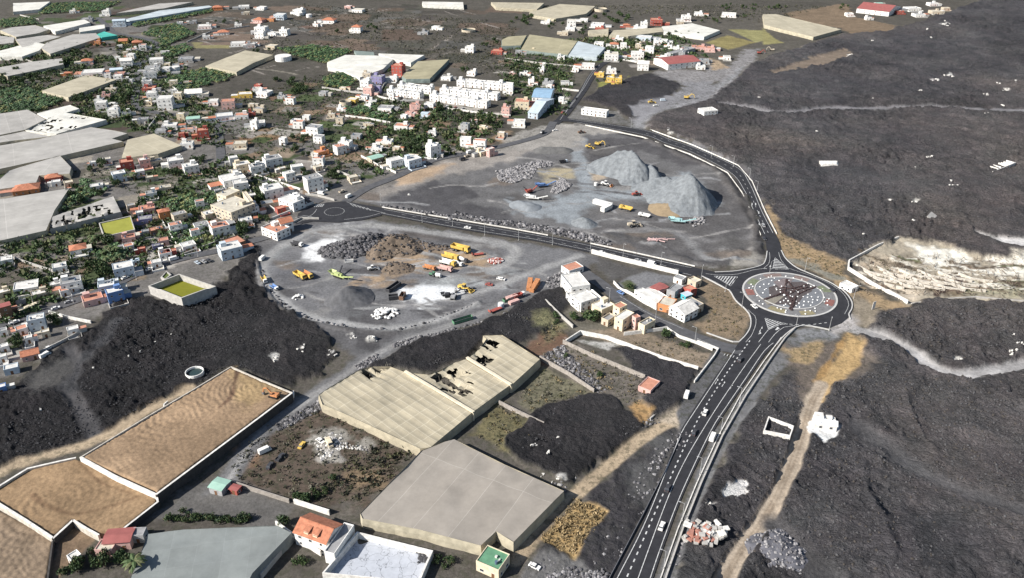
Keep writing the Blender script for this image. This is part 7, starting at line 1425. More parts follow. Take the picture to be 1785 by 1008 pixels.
rocks('lava_blocks', scatter(G([(200, 560), (400, 500), (560, 600), (480, 660), (330, 670), (160, 760), (120, 720)]), 2600)+scatter(G([(0, 720), (110, 690), (160, 760), (40, 800), (0, 800)]), 500)+scatter(G([(680, 620), (830, 575), (985, 505), (960, 580), (850, 590), (760, 645)]), 900)+scatter(G([(905, 745), (1010, 690), (1118, 745), (985, 838), (890, 797)]), 700)+scatter(G([(1090, 610), (1215, 650), (1180, 700), (1120, 700)]), 400), 0.36, [M('lava clinker dark', (0.03, 0.029, 0.03), 0.95, 0.4), RK[0], RK[0]], z=0.8)
_rk = MB(); _o2 = P(1500, 800); _c = []
for reg, n in (([(1330, 690), (1500, 640), (1785, 680), (1785, 1008), (1240, 1008), (1290, 800)], 6000), ([(1520, 545), (1785, 535), (1785, 620), (1640, 640), (1540, 590)], 1500), ([(1340, 420), (1480, 455), (1785, 420), (1785, 250), (1330, 240)], 3000)):
    _c += scatter(G(reg), n)
_xa, _ya = np.array([p[0] for p in _c]), np.array([p[1] for p in _c]); _zz, _cc, _lv, _vg = terrain(_xa, _ya); _dn = fbm(_xa, _ya, 30, 3, 210)
for x, y, z, lv, q in zip(_xa, _ya, _zz, _lv, _dn):
    if lv > 0.6 and q > random.uniform(-.5, .35): s_ = random.choice((.2, .25, .3, .3, .4, .6)); _rk.rock(float(x)-_o2[0], float(y)-_o2[1], float(z), s_, random.randrange(3), .8)
tag(_rk.build('lava_rubble', [M('lava clinker grey', (0.062, 0.06, 0.062), .95, .4), M('lava clinker brown', (0.06, 0.052, 0.046), .95, .4), M('lava clinker pale', (0.078, 0.076, 0.078), .95, .4)], None, (_o2[0], _o2[1], 0)), kind='stuff')
rocks('white_dump_debris', scatter(G([(548, 768), (575, 755), (600, 757), (590, 772), (640, 780), (640, 788), (600, 782), (560, 806)]), 230), 0.62, [CONCW, CONC, RK[2]])
_db = MB(); _o = P(1600, 300)
for (t, zx, zy, rx, ry) in FLECK:
    for _ in range(int(2+rx*0.14)):
        px, py = T(t, zx+random.gauss(0, .42)*rx, zy+random.gauss(0, .42)*ry); x, y, _z = P(px, py, .8); q = 1.6/S(py)*random.uniform(.5, 1.6)
        _db.box(x-_o[0], y-_o[1], ground_zs(x, y)-.2, q*random.uniform(.8, 2.2), q, random.uniform(.3, 1.0), 0, random.uniform(0, 3))
tag(_db.build('white_ruin_debris', CONCW, None, (_o[0], _o[1], 0)), kind='stuff')
for k in range(16):
    t0 = k/16; x0, y0 = 1492+t0*190, 462+t0*16+(k % 3)*9; wall_run('low pale terrace wall inside the ash covered ruin', [(x0, y0), (x0+24, y0+13-4*t0), (x0+60, y0+22-8*t0)], 1.1, .6, WW, name='terrace_wall')
_db = MB()
for _ in range(420):
    px, py = random.uniform(1495, 1785), random.uniform(430, 518)
    if py > 445+abs(px-1600)*.02: x, y, _z = P(px, py); x -= _o[0]; y -= _o[1]; a = random.uniform(0, 3); l = random.uniform(1, 3.5); _db.tube((x, y, .2), (x+l*math.cos(a), y+l*math.sin(a), random.uniform(.2, 2.2)), .12, n=4)
tag(_db.build('fallen_poles', M('bleached poles', (0.2, 0.16, 0.12), .9, .4, 1), None, (_o[0], _o[1], 0)), kind='stuff')
# ------------------------------------------------------------------ vehicles and plant
R = math.radians
loader('cream yellow wheel loader at the top of the quarry', 'E6', 1055, 108, R(-25), 'Y'); excavator('yellow excavator behind the cream loader at the top of the quarry', 'E6', 1150, 80, R(-30), 'Y')
dump_truck('dark dump truck near the flat topped heap', 'E6', 770, 270, R(20), 'K', cab='L', k=.8); crusher('blue screening machine among grey stones in the quarry', 'E6', 540, 535, R(15), 'B', 12, 1, 1.0); crusher('red and black jaw crusher left of the blue screen', 'E6', 400, 600, R(40), 'R', 8, 2, 1.0); crusher('white conveyor machine in front of the red crusher', 'E6', 430, 672, R(-12), 'W', 13, 1, 1.0)
loader('white and orange wheel loader below the long gravel heap', 'E6', 1235, 520, R(-30), 'W', 1.1, bucket='O'); tank('small white water tank beside the white loader', 'E6', 1125, 518, 1.3, 2.0, 'W', open_top=False); loader('small red wheel loader on the bluish gravel', 'E6', 1570, 630, R(15), 'R')
container('long white site container, rear one of the L shaped pair', 'E6', 1200, 740, R(-35), 'W', 14, 3.2, 3); container('short white site container, front one of the L shaped pair', 'E6', 1240, 790, R(48), 'W', 9, 3.2, 3); dump_truck('cream yellow dump truck in front of the white containers', 'E6', 1450, 790, R(148), 'Y', k=1.1)
dump_truck('white tipper truck right of the cream yellow dump truck', 'E7', 620, 520, R(150), 'W', k=.95); loader('tan and white wheel loader at the dark end of the quarry', 'E7', 500, 630, R(10), 'E', 1.25); crusher('turquoise mobile crusher with long conveyor at the right of the quarry', 'E7', 1020, 585, R(-12), 'A', 13, 1, 1.05); 
r = machine('steel_frame_heap', 'heap of pale pink steel frames lying beside the link road', 'scrap heap', 'E7', 745, 800, 0.2)
for k in range(14): part(r, 'steel_beam', M('pink primer steel', (0.6, 0.42, 0.40), 0.7, 0.2), lambda b: b.beam((random.gauss(-1, 3), random.gauss(0, 1.6), 0.3+random.random()*.5), (random.gauss(2, 3), random.gauss(0, 2), 0.5+random.random()), 0.35, 0.4))
dump_truck('white truck with black bed alone in the upper left of the yard', 'E2', 565, 200, R(-25), 'K', cab='W'); car('small white van at the left fence of the yard', *T('E2', 125, 362), R(75), 'W', 'van', 0.05); dump_truck('yellow bedded truck with white cab at the left yard edge', 'E2', 150, 645, R(-60), 'Y', cab='W', k=.9); dump_truck('blue and white truck below the yellow bedded one', 'E2', 280, 745, R(-45), 'B', cab='W', k=.85)
dump_truck('orange yellow dump truck, left one of the parked pair', 'E2', 600, 600, R(-42), 'Y', k=1.15, tipper=False); dump_truck('orange yellow dump truck, right one of the parked pair', 'E2', 690, 590, R(-42), 'O', cab='Y', k=1.1)
crusher('lime green mobile screen with two black conveyors', 'E2', 1080, 595, R(-32), 'I', 14, 2, 1.0); container('open white skip below the dark rubble mound', 'E2', 1215, 405, R(10), 'W', 5, 2.4, 1.6, True, 'skip', 'skip'); loader('dusty white loader in the middle of the lower yard', 'E2', 1510, 500, R(15), 'W', .9)
crates('bag_heap', 'stack of white bulk bags at the lower left of the yard', 'bag heap', 'E2', 580, 865, ['W'], 20, 3.2, 0.9, kind='rock'); crates('bag_heap', 'bright white bag heap at the lower rim of the yard', 'bag heap', 'E3', 195, 935, ['W', 'W'], 34, 7, 1.2, kind='rock')
dump_truck('long yellow dump truck, rearmost in the yellow row', 'E3', 1030, 235, R(-28), 'Y', k=1.5, tipper=False); dump_truck('second yellow dump truck in the yellow row', 'E3', 920, 325, R(-28), 'Y', k=1.35); dump_truck('yellow and white truck, front of the yellow row', 'E3', 890, 388, R(-28), 'W', cab='Y', k=1.25)
mixer('mixer truck with white drum, nearest to the yellow row', 'E3', 990, 390, R(-28), 'W', 'W', .9); mixer('mixer truck with white drum right behind the nearest one', 'E3', 1045, 350, R(-28), 'K', 'W', .9)
trailer('red drawbar trailer right of the yellow trucks', 'E3', 1215, 280, R(15), 'R', 7); crates('crate_heap', 'heap of red and white crates at the right of the yard', 'crate heap', 'E3', 1410, 345, ['R', 'W', 'R', 'P'], 42, 4.6, 0.8)
dump_truck('pale orange flat truck left of the pink truck', 'E3', 685, 435, R(-25), 'O', k=.95); tractor('green tractor with round white slurry tank', 'E3', 720, 505, R(155), 'S', 'W'); dump_truck('dusty pink truck between the green tractor and yellow row', 'E3', 860, 450, R(-25), 'P', k=1.1)
car('white car at the right of the yard', *T('E3', 1470, 540), R(-20), 'W', 'pickup', 0.08); car('dark red car on the brown patch of the yard', *T('E3', 1340, 600), R(-15), 'R', 'car', 0.08); loader('yellow wheel loader on the white dust', 'E3', 1070, 665, R(-35), 'Y', 1.25)
container('long dark open container on the white dust', 'E3', 290, 650, R(60), 'K', 11, 2.6, 2.4, True); container('dark skip row, left one below the dark container', 'E3', 290, 770, R(10), 'K', 5, 2.6, 2.4, True, 'skip', 'skip'); container('dark skip row, right one below the dark container', 'E3', 390, 760, R(80), 'N', 5.5, 2.4, 2.6, True, 'skip', 'skip')
crusher('black crusher in the middle of the white dust', 'E3', 885, 745, R(15), 'K', 9, 1, .9); excavator('grey drilling rig by the black crusher', 'E3', 950, 760, R(80), 'G', .95)
container('long orange container, left one of the leaning pair', 'E4', 1030, 285, R(84), 'O', 12, 2.6, 2.8); container('long orange container, right one of the leaning pair', 'E4', 1095, 300, R(72), 'O', 13, 2.6, 2.8)
trailer('dark red flatbed trailer along the dirt road', 'E4', 600, 600, R(38), 'R', 8); tank('light blue round tank on the dirt road side', 'E4', 670, 548, 1.6, 2.4, 'L', open_top=False); container('small green skip beside the pink boxes', 'E4', 735, 475, R(35), 'S', 3.4, 2.2, 1.6, True, 'skip', 'skip'); container('pale pink steel box, upper one', 'E4', 805, 445, R(35), 'P', 7, 2.4, 1.8); container('pale pink steel box, lower one', 'E4', 835, 500, R(35), 'P', 6, 2.4, 1.6)
dump_truck('white cabbed red truck under the orange containers', 'E4', 900, 425, R(35), 'R', cab='W', k=.9); container('long dark green open skip at the edge of the dirt road', 'E4', 190, 725, R(30), 'S', 11, 2.6, 1.8, True, 'skip', 'skip'); 
excavator('yellow bulldozer with raised blade on the gravel road', 'A3', 1255, 678, R(-10), 'Y', 1.1); loader('yellow loader beside the white pickup on the gravel road', 'A3', 1010, 708, R(10), 'Y', 1.0); car('white pickup on the gravel road below the yellow loader', *T('A3', 1040, 725), R(15), 'W', 'pickup', .1); car('small white van on the gravel road', *T('A3', 1090, 690), R(10), 'L', 'van', .1)
excavator('red excavator at the end of the gravel road', 'A3', 1755, 368, R(0), 'R', 1.0); excavator('tan excavator right of the red one at the lava tip', 'A4', 60, 345, R(170), 'E', 1.0); loader('dark loader on the sandy ground below the top junction', 'A3', 525, 915, R(20), 'N', .9); car('white car on the sandy ground below the top junction', *T('A3', 345, 895), R(25), 'W', 'car', .1)
excavator('orange mini excavator behind the white entrance wall', 'C2', 140, 790, R(160), 'O', .9); THINGS[-1].location = (*P(*T('C2', 150, 765), 4.2)[:2], 4.25); car('white box van at the edge of the scrub field', *T('D2', 85, 135), R(40), 'W', 'van', .1); car('black and white pickup beside the white box van', *T('D2', 192, 180), R(70), 'K', 'pickup', .05); car('dark car on the path in the scrub field', *T('D2', 118, 237), R(80), 'K', 'car', .05); car('yellow car beside the dump heap', *T('D2', 340, 95), R(75), 'Y', 'car', .05); car('pale yellow van beside the dump heap', *T('D2', 530, 85), R(-60), 'C', 'van', .3); car('white car wreck beside the dump heap', *T('D2', 470, 65), R(-40), 'W', 'car', .3)
for (px, py, a, b2, c, k, lab) in [(1229, 720, (1229, 720), (1234, 708), 'W', 'car', 'white car driving up the highway, farther of the two white ones'), (1210, 755, (1210, 755), (1216, 742), 'K', 'car', 'black car on the highway behind the farther white car'), (1164, 852, (1164, 852), (1170, 838), 'K', 'car', 'black car on the highway between the two white cars'), (1153.5, 918, (1153, 918), (1159, 904), 'W', 'car', 'white car on the highway nearest the bottom edge'),
        (1290, 628, (1290, 628), (1296, 619), 'K', 'car', 'dark car on the highway just below the side street'), (1315, 535, (1315, 534), (1320, 538), 'W', 'car', 'white car circling on the left side of the big roundabout'), (1451, 507, (1451, 507), (1445, 502), 'K', 'car', 'dark car on the right side of the big roundabout'), (1332, 415, (1332, 415), (1336, 420), 'K', 'car', 'dark car entering the roundabout from the upper road'), (1331, 392, (1331, 392), (1328, 386), 'G', 'car', 'grey car on the upper road near its kink'),
        (1049, 439, (1049, 439), (1056, 441), 'W', 'car', 'white car on the link road, left one'), (1112, 453, (1112, 453), (1119, 455), 'G', 'car', 'grey car on the link road, middle one'), (1136, 459, (1136, 459), (1143, 461), 'W', 'van', 'white van on the link road, right one'), (815, 396, (815, 396), (822, 397), 'W', 'car', 'pale car on the link road near the mini roundabout'), (608, 342, (608, 342), (614, 339), 'W', 'van', 'white van waiting above the mini roundabout'), (596, 333, (596, 333), (601, 331), 'E', 'pickup', 'beige pickup on the bare ground above the mini roundabout'),
        (560, 337, (560, 337), (566, 338), 'W', 'van', 'white van parked below the white cube house'), (1082, 511, (1082, 511), (1088, 514), 'B', 'car', 'blue car on the side street by the white workshop'), (1003, 171, (1003, 171), (1006, 167), 'K', 'car', 'dark car driving up the hill road'), (980, 195, (980, 195), (984, 190), 'R', 'car', 'red car at the top junction'), (945, 231, (945, 231), (940, 234), 'K', 'van', 'dark van on the village road below the top junction'), (814, 271, (814, 271), (820, 269), 'E', 'pickup', 'pale pickup by the villa above the quarry'), (806, 277, (806, 277), (812, 275), 'K', 'van', 'dark van parked by the villa above the quarry'), (818, 265, (818, 265), (824, 263), 'W', 'van', 'white van parked by the villa above the quarry'),
        (344, 457, (344, 457), (350, 460), 'L', 'car', 'pale blue car in the parking lot, leftmost of three'), (355, 455, (355, 455), (361, 458), 'G', 'car', 'grey car in the parking lot, middle of three'), (364, 453, (364, 453), (370, 456), 'K', 'car', 'dark car in the parking lot, rightmost of three'), (260, 468, (260, 468), (267, 465), 'W', 'car', 'white car parked on the lower street beside the pink houses'), (303, 451, (303, 451), (310, 449), 'W', 'van', 'white van parked on the lower street near the banana plot'), (218, 483, (218, 483), (225, 480), 'W', 'car', 'white car parked in front of the pale blue houses'), (50, 541, (50, 541), (57, 538), 'C', 'bus', 'lime yellow bus on the lower street'), (104, 522, (104, 522), (111, 520), 'K', 'car', 'black car on the lower street below the grey roofed house'), (97, 538, (97, 538), (104, 536), 'W', 'car', 'white car parked at the street corner below the black car'), (120, 527, (120, 527), (127, 525), 'G', 'car', 'grey car on the lower street near the salmon roof'),
        (85, 607, (85, 607), (91, 604), 'W', 'car', 'white car on the lane at the lava edge'), (25, 563, (25, 563), (31, 561), 'W', 'pickup', 'white pickup at the left end of the lower street'), (79, 621, (79, 621), (85, 618), 'W', 'van', 'white van on the ground below the lava edge lane'), (1242, 764, (1243, 764), (1247, 755), 'W', 'van', 'white box van on the hard shoulder of the highway'), (1197, 690, (1197, 692), (1200, 684), 'W', 'van', 'white van parked by the sandy track entrance'), (932, 988, (932, 988), (940, 992), 'W', 'car', 'white car parked on the cinder ground near the green roofed house'), (387, 277, (387, 277), (387, 270), 'K', 'car', 'dark car on the village street below the red house'), (384, 250, (384, 250), (383, 243), 'K', 'car', 'black car on the village street right of the red house')]:
    car(lab, px, py, rot_of(a, b2), c, k)
random.seed(5)
for i in range(7):
    px, py = T('E8', 270+i*55, 340+i*6) if i < 4 else T('E8', 940+(i-4)*90, 432+(i-4)*14); car('car parked in front of the white terraces, number by place', px, py, R(-30+90), random.choice('WGKRW'), 'car', .1, 'cars in front of the terraces'); THINGS[-1]['label'] = 'small car parked in front of the white terraced houses'
# lamps
LP = [(664, 357), (736, 387), (789, 393), (845, 409), (904, 418), (963, 426), (1029, 439), (1086, 446), (1152, 461), (1222, 487), (1264, 509), (1293, 536), (1387, 573), (1445, 577), (1403, 471), (1488, 521), (1341, 478), (1240, 272), (1278, 290), (1306, 312), (1319, 335), (1062, 526), (1142, 562), (1211, 597), (1289, 704), (1256, 757), (1220, 828), (1189, 908), (1157, 992), (345, 446), (238, 486), (128, 528), (62, 540), (30, 585), (1166, 240), (1100, 222)]
for i, (px, py) in enumerate(LP):
    w = 'on the highway verge' if py > 690 else 'by the upper road' if (py < 350 and px > 1000) else 'around the big roundabout' if px > 1215 else 'on the side street' if py > 510 and px > 900 else 'on the lower village street' if px < 400 else 'along the link road'
    lamp_post(px, py, R((i*47) % 360 if 'round' in w else -60 if 'link' in w else 160), 'thin grey street lamp '+w)
# ------------------------------------------------------------------ vegetation
random.seed(21)
for nm, t, pts in [('banana_plantation', 'A1', [(0, 628), (150, 600), (440, 690), (300, 760), (0, 790)]), ('banana_plantation', 'A1', [(1130, 560), (1250, 500), (1440, 470), (1640, 500), (1560, 560), (1240, 632)]), ('banana_plantation', 'A1', [(960, 240), (1130, 180), (1220, 165), (1350, 235), (1110, 330), (1090, 260)]), ('banana_plantation', 'A1', [(1095, 345), (1290, 305), (1330, 340), (1160, 410)]), ('banana_plantation', 'A1', [(900, 150), (1200, 98), (1455, 52), (1465, 85), (930, 190)]), ('banana_plantation', 'A1', [(0, 140), (240, 120), (270, 165), (0, 195)]), ('banana_plantation', 'A1', [(330, 25), (840, 12), (700, 75), (260, 98)]), ('banana_plantation', 'A1', [(-20, 302), (80, 296), (110, 330), (-20, 350)]), ('banana_plantation', 'B1', [(1120, 412), (1300, 362), (1480, 332), (1560, 368), (1450, 480), (1200, 470)]), ('banana_plantation', 'B1', [(1150, 612), (1290, 562), (1470, 660), (1240, 745)]), ('banana_plantation', 'A2', [(480, 545), (600, 490), (735, 545), (660, 610), (500, 600)]), ('banana_plantation', 'A2', [(170, 335), (430, 312), (700, 350), (510, 442), (280, 382)]), ('banana_plantation', 'A2', [(640, 745), (860, 712), (875, 770), (980, 822), (930, 838), (650, 792)]), ('vegetable_plot', 'B1', [(660, 790), (770, 700), (940, 720), (930, 780), (740, 850), (690, 920)]), ('banana_plantation', 'B1', [(520, 320), (560, 250), (620, 260), (760, 320), (600, 400), (400, 480)])]:
    plantation(nm, pts, t)
BUSH = [M('scrub olive', (0.075, 0.075, 0.038), 0.85, 0.3, 1), M('scrub dark', (0.032, 0.036, 0.022), 0.85, 0.3, 1), M('scrub grey', (0.12, 0.11, 0.085), 0.85, 0.3, 1), M('scrub straw', (0.21, 0.16, 0.085), 0.85, 0.3, 1)]
scrub('field_scrub', [[(470, 740), (545, 710), (720, 790), (640, 878), (520, 878), (430, 845), (400, 815)]], .22, 0.75, BUSH[:3])
scrub('dark_bushes', [[(560, 860), (620, 790), (690, 770), (725, 790), (650, 870)], [(535, 850), (560, 830), (580, 850), (560, 880)]], .12, 1.5, [BUSH[0], BUSH[1], BUSH[1]])
scrub('plot_scrub', [[(945, 620), (1000, 598), (1130, 668), (1110, 710), (1040, 692)], [(905, 690), (945, 645), (1030, 690), (950, 705), (945, 738)], [(825, 758), (872, 705), (945, 745), (905, 798)], [(930, 605), (960, 550), (990, 585)]], .3, 0.7, [BUSH[0], BUSH[2], BUSH[2], BUSH[3]])
scrub('dry_grass_tufts', [[(940, 940), (1005, 873), (1057, 893), (1000, 973)]], 1.1, 0.75, [BUSH[3], M('straw bright', (0.34, 0.255, 0.14), 0.9, 0.3, 1)], leaves=10)
scrub('verge_grass', [[(1345, 360), (1363, 405), (1410, 436), (1473, 458), (1470, 485), (1400, 462), (1365, 435)], [(1240, 500), (1285, 530), (1303, 560), (1285, 590), (1225, 575)], [(1380, 625), (1430, 600), (1425, 625)], [(1100, 600), (1180, 590), (1240, 625), (1215, 640)]], .3, 0.55, [BUSH[3], BUSH[0], BUSH[2]])
scrub('ash_ruin_weeds', [[(1495, 465), (1560, 440), (1640, 480), (1640, 510), (1560, 500)], [(1660, 480), (1785, 490), (1785, 520), (1660, 515)]], .10, 0.7, [BUSH[0], BUSH[2], M('dead wood', (0.07, 0.05, 0.04), 0.9, 0.3, 1)])
scrub('hill_scrub', [[(520, 5), (900, 40), (890, 130), (700, 90), (560, 75), (500, 40)], [(860, 10), (1330, 8), (1440, 10), (1340, 40), (1180, 30)], [(440, 60), (700, 90), (560, 110), (430, 95)], [(700, 90), (900, 70), (890, 140), (800, 120)]], .035, 1.3, [BUSH[0], BUSH[1], BUSH[2], BUSH[1]], leaves=6, cap=3500)
scrub('village_scrub', [[(400, 170), (640, 110), (720, 210), (640, 260), (450, 270), (390, 230)], [(560, 250), (760, 220), (740, 260), (640, 300), (560, 330)], [(0, 420), (180, 400), (180, 470), (0, 500)], [(130, 300), (360, 270), (380, 310), (250, 340)], [(860, 110), (1010, 110), (1000, 150), (880, 165)], [(660, 300), (560, 330), (600, 300)]], .10, 1.0, [BUSH[0], BUSH[1], LEAF[0], LEAF[0], LEAF[1]], leaves=9, cap=3200)
scrub('village_greenery', [[(0, 430), (180, 380), (400, 270), (520, 290), (430, 420), (260, 470), (20, 560), (0, 640)], [(200, 60), (300, 80), (380, 200), (400, 260), (240, 230), (150, 200), (210, 130)], [(0, 60), (200, 100), (225, 195), (190, 210), (0, 195)], [(640, 170), (880, 200), (860, 250), (640, 310)], [(880, 80), (1180, 50), (1240, 100), (1000, 110), (990, 200), (880, 200)]], .06, 1.9, [LEAF[0], LEAF[1], LEAF[0], LEAF[2]], leaves=18, cap=1700)
TRS = [('A1', 200, 510, 180, 60, 12, 'wide', 'dark bushy tree by the pale flat net roof'), ('A1', 40, 545, 50, 30, 4, 'wide', 'dark tree at the left border'), ('A1', 560, 340, 100, 40, 7, 'round', 'green tree below the turquoise net roof'), ('A1', 740, 320, 70, 30, 5, 'round', 'green tree in the garden by the village road'), ('A1', 480, 420, 60, 40, 4, 'wide', 'dark tree beside the red roofed house'), ('A1', 820, 670, 90, 40, 7, 'round', 'dark green tree left of the village street'), ('A1', 560, 680, 70, 50, 6, 'wide', 'dark tree beside the beige net roof'), ('A1', 870, 580, 30, 30, 2, 'wide', 'big dark tree on the village street'), ('A1', 1000, 700, 30, 20, 2, 'round', 'tree by the white houses on the street'),
       ('A1', 1720, 670, 60, 40, 4, 'round', 'olive tree beside the yellow house'), ('A1', 1560, 880, 40, 30, 3, 'bush', 'green shrub below the pale blue house'), ('A1', 880, 800, 40, 20, 3, 'palm', 'palm near the white villa'), ('A1', 1560, 150, 80, 12, 4, 'round', 'dark tree on the far hillside'), ('A1', 1270, 150, 60, 10, 3, 'round', 'dark tree on the ridge by the white houses'),
       ('A2', 330, 590, 100, 50, 9, 'wide', 'dark tree in the grove left of the grey field'), ('A2', 350, 570, 20, 30, 2, 'tall', 'tall dark cypress in the left grove'), ('A2', 150, 560, 50, 30, 4, 'round', 'dark tree above the white low house'), ('A2', 280, 800, 60, 30, 4, 'round', 'green tree beside the white garden'), ('A2', 330, 940, 80, 40, 6, 'round', 'olive tree above the village street'), ('A2', 1200, 820, 110, 70, 12, 'round', 'dark green tree below the terraces'), ('A2', 1300, 740, 90, 25, 6, 'round', 'dark tree in front of the terraces'), ('A2', 1530, 830, 160, 35, 22, 'tall', 'tall dark hedge tree in the orchard row'), ('A2', 1150, 940, 100, 40, 8, 'round', 'green tree left of the white villa'), ('A2', 820, 195, 60, 25, 5, 'round', 'dark tree by the red roofed cottage'), ('A2', 640, 215, 90, 18, 4, 'round', 'dark tree left of the red roofed cottage'), ('A2', 960, 500, 30, 12, 2, 'round', 'tree below the tall red house'), ('A2', 560, 690, 90, 40, 6, 'bush', 'dark shrub on the grey field'), ('A2', 1450, 470, 40, 25, 3, 'round', 'green tree right of the olive net roof'), ('A2', 1640, 300, 60, 40, 5, 'round', 'dark tree by the far red house'), ('A2', 60, 340, 60, 20, 3, 'round', 'dark tree at the hillside bend'),
       ('A3', 120, 130, 130, 40, 11, 'wide', 'dark tree in the grove left of the double net roof'), ('A3', 350, 160, 60, 40, 6, 'round', 'dark tree in the grove by the cream house'), ('A3', 520, 190, 40, 50, 6, 'round', 'dark tree right of the cream house'), ('A3', 740, 120, 130, 35, 12, 'wide', 'dark tree behind the brown curved net roof'), ('A3', 900, 290, 50, 25, 4, 'round', 'dark tree beside the hill road'), ('A3', 1230, 245, 120, 25, 9, 'round', 'bright green tree in front of the white flat net roof'), ('A3', 1420, 130, 80, 25, 6, 'round', 'green tree left of the far white house'), ('A3', 1640, 45, 150, 25, 12, 'round', 'green tree in the far top right wood'), ('A3', 1690, 95, 100, 18, 7, 'bush', 'shrub in the far top right field'), ('A3', 480, 430, 40, 20, 4, 'round', 'dark tree below the olive net roof'), ('A3', 230, 480, 50, 20, 4, 'round', 'dark tree at the grey plot'), ('A3', 90, 540, 40, 40, 4, 'wide', 'dark tree by the sports hall'), ('A3', 320, 470, 15, 10, 1, 'wide', 'big dark tree on the wall of the grey plot'), ('A3', 660, 545, 30, 30, 3, 'bush', 'olive shrub at the yellow house'), ('A3', 360, 690, 40, 40, 4, 'bush', 'shrub right of the sports hall'), ('A3', 640, 400, 10, 10, 1, 'wide', 'dark tree at the hill road wall'),
       ('A4', 90, 40, 80, 25, 7, 'round', 'dark green tree in the wood behind the long beige net roof'), ('A4', 520, 45, 80, 20, 5, 'round', 'olive tree behind the farm shed'), ('B1', 700, 170, 90, 40, 6, 'round', 'dark green tree left of the red house pair'), ('B1', 520, 360, 60, 60, 8, 'round', 'dark tree in the grove behind the torn grey net roof'), ('B1', 670, 340, 50, 25, 4, 'round', 'dark tree below the white long sheds'), ('B1', 910, 240, 50, 30, 4, 'palm', 'palm below the red house pair'), ('B1', 810, 270, 60, 25, 4, 'round', 'green tree below the pale blue house'), ('B1', 1210, 220, 100, 40, 8, 'round', 'green tree in the garden of the two white houses'), ('B1', 1380, 100, 50, 30, 4, 'round', 'olive tree left of the village street'), ('B1', 750, 680, 50, 25, 5, 'wide', 'dark tree under the yellow green pond'), ('B1', 780, 790, 70, 50, 8, 'palm', 'palm in the dense garden by the pale blue house'), ('B1', 700, 880, 40, 60, 5, 'wide', 'tall garden tree left of the pale blue house'), ('B1', 1680, 590, 40, 25, 3, 'wide', 'big dark round tree beside the white warehouse'), ('B1', 330, 970, 30, 20, 3, 'round', 'tree between the two white houses at left'), ('B1', 1000, 650, 30, 40, 4, 'bush', 'shrub in the narrow dark garden'), ('B1', 290, 690, 20, 10, 1, 'bush', 'shrub on the brown plot'), ('B1', 500, 690, 30, 15, 2, 'palm', 'palm behind the red hip roofed house'), ('B1', 640, 690, 20, 15, 2, 'palm', 'palm right of the red hip roofed house'),
       ('C1', 385, 255, 25, 20, 2, 'wide', 'big dark green tree behind the white shed'), ('C1', 110, 400, 40, 25, 4, 'round', 'green tree below the white long shed'), ('C1', 90, 120, 25, 20, 2, 'round', 'green tree at the left street corner'), ('C1', 350, 40, 40, 20, 3, 'round', 'dark tree below the white low house'), ('C1', 220, 95, 50, 12, 3, 'bush', 'shrub along the lower street'), ('B2', 300, 190, 120, 50, 9, 'round', 'green tree in the gardens left of the white cube house'), ('B2', 560, 210, 70, 30, 6, 'round', 'dark tree right of the white cube house'), ('B2', 760, 160, 50, 20, 4, 'round', 'green tree left of the apartment row'), ('B2', 640, 140, 60, 30, 5, 'bush', 'green shrub on the garden terraces'), ('B2', 1080, 30, 90, 15, 6, 'round', 'dark tree behind the apartment row'), ('B2', 320, 60, 80, 30, 6, 'round', 'dark tree behind the white corner houses'), ('B2', 40, 370, 40, 30, 3, 'wide', 'dark tree below the white terrace houses'), ('B2', 90, 530, 30, 12, 2, 'round', 'dark tree behind the red gable house'), ('B2', 820, 40, 70, 15, 5, 'bush', 'shrub above the green roofed shed'),
       ('C3', 475, 220, 15, 15, 2, 'round', 'dark green tree in the garden by the white terrace'), ('C3', 590, 240, 40, 30, 4, 'wide', 'bushy dark tree beside the cream house'), ('C3', 1130, 345, 35, 15, 3, 'round', 'dark green tree on the plot right of the cream houses'), ('C3', 1240, 410, 30, 15, 3, 'bush', 'shrub on the plot by the highway corner'), ('C3', 420, 480, 10, 10, 1, 'bush', 'dark shrub on the plot'), ('C3', 650, 600, 20, 20, 2, 'bush', 'dark shrub among dry grass'), ('C3', 370, 240, 50, 60, 5, 'bush', 'olive shrub at the lava corner'), ('B3', 860, 990, 30, 10, 3, 'bush', 'green shrub behind the white workshop'), ('D1', 700, 900, 60, 30, 5, 'round', 'dark green tree in the garden below the dark red roof'), ('D1', 850, 890, 70, 30, 6, 'round', 'green garden tree beside the smooth net roof'), ('D1', 690, 835, 60, 12, 3, 'bush', 'reddish garden shrub on the pink terrace'), ('D1', 460, 960, 40, 20, 3, 'bush', 'dark shrub by the tiny white hut'), ('D1', 560, 930, 50, 40, 4, 'round', 'dark tree right of the tiny white hut'), ('D1', 1450, 610, 300, 30, 14, 'bush', 'green shrub in the hedge above the smooth net roof'), ('D1', 1250, 590, 120, 40, 8, 'bush', 'dark shrub by the dirt road bend'), ('D1', 1620, 600, 120, 30, 7, 'bush', 'olive shrub in the hedge near the gabled house'), ('D2', 220, 640, 30, 12, 2, 'round', 'green tree left of the gabled house'), ('D2', 540, 330, 40, 20, 3, 'bush', 'green shrub in the scrub field'), ('D2', 440, 420, 70, 40, 6, 'bush', 'dark shrub in the scrub field'), ('D2', 350, 460, 40, 25, 3, 'round', 'olive tree at the wall of the scrub field'), ('D2', 350, 900, 70, 30, 5, 'bush', 'dry shrub in the white walled garden'), ('D2', 1320, 900, 60, 50, 6, 'bush', 'dry grey shrub beside the white basin')]
sizes = {'A': 0.9, 'B': 0.92, 'C': 0.9, 'D': 0.85}
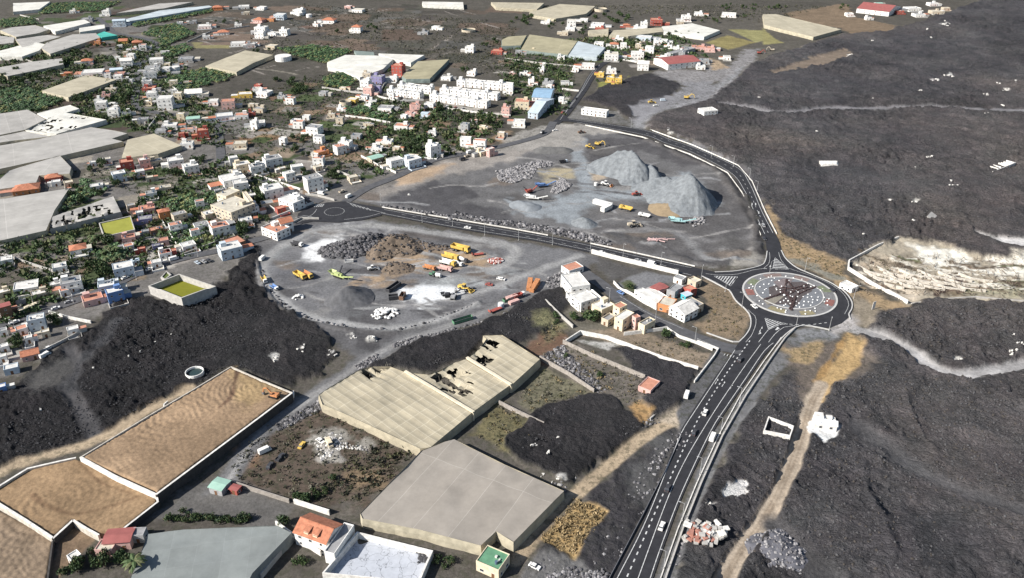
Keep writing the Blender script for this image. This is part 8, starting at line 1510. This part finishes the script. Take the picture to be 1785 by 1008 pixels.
for (t, zx, zy, rx, ry, n, k, lab) in TRS:
    for i in range(n):
        a, q = random.uniform(0, 6.28), math.sqrt(random.random())*1.0; px, py = T(t, zx+rx*q*math.cos(a), zy+ry*q*math.sin(a))
        tree(px, py+2, k, lab, sizes[t[0]]*random.uniform(0.75, 1.25)*(1.15 if k == 'bush' else 1))
tree(*T('D1', 965, 985), 'palm', 'tall palm casting its shadow on the smooth pale net roof', 1.35)
# ------------------------------------------------------------------ unique labels: number look-alikes by their place
from collections import defaultdict
grp = defaultdict(list)
for o in THINGS: grp[o['label']].append(o)
ORD = ['first', 'second', 'third', 'fourth', 'fifth', 'sixth', 'seventh', 'eighth', 'ninth', 'tenth']
for lab, os_ in grp.items():
    if len(os_) < 2 or 'white painted stone' in lab or 'small car parked' in lab: continue
    if o.get('group') is None: pass
    os_.sort(key=lambda o: pix(*o.location[:])[0]); n = len(os_)
    for i, o in enumerate(os_):
        s = 'leftmost' if i == 0 else 'rightmost' if i == n-1 else ('%s from left' % (ORD[i] if i < 10 else '%dth' % (i+1)))
        o['label'] = '%s, %s' % (lab, s)
# ------------------------------------------------------------------ camera, sun, sky
cam = bpy.data.cameras.new('camera'); cam.lens = 36.0*F/1785; cam.sensor_width = 36; cam.sensor_fit = 'HORIZONTAL'; cam.clip_start = 1; cam.clip_end = 60000
co = bpy.data.objects.new('camera', cam); COL.objects.link(co); co.location = (0, 0, CAMH); co.rotation_euler = (math.pi/2-PITCH, 0, 0); SC.camera = co
az = math.atan2(-0.45, -1.0); el = math.radians(35)           # direction towards the sun
sd = Vector((math.cos(az)*math.cos(el), math.sin(az)*math.cos(el), math.sin(el)))
sl = bpy.data.lights.new('sun', 'SUN'); sl.energy = 5.0; sl.angle = math.radians(0.5); sl.color = (1.0, 0.96, 0.90)
so = bpy.data.objects.new('sun', sl); COL.objects.link(so); so.rotation_euler = sd.to_track_quat('Z', 'Y').to_euler(); so.location = (-300, -100, 400)
w = bpy.data.worlds.new('World'); SC.world = w; w.use_nodes = True; nt = w.node_tree; bg = nt.nodes['Background']
sk = nt.nodes.new('ShaderNodeTexSky'); sk.sky_type = 'NISHITA'; sk.sun_disc = False; sk.sun_elevation = el; sk.sun_rotation = math.pi/2-az
nt.links.new(sk.outputs['Color'], bg.inputs['Color']); bg.inputs['Strength'].default_value = 0.07
SC.view_settings.view_transform = 'Standard'; SC.view_settings.look = 'None'; SC.view_settings.exposure = 0.7; SC.view_settings.gamma = 1
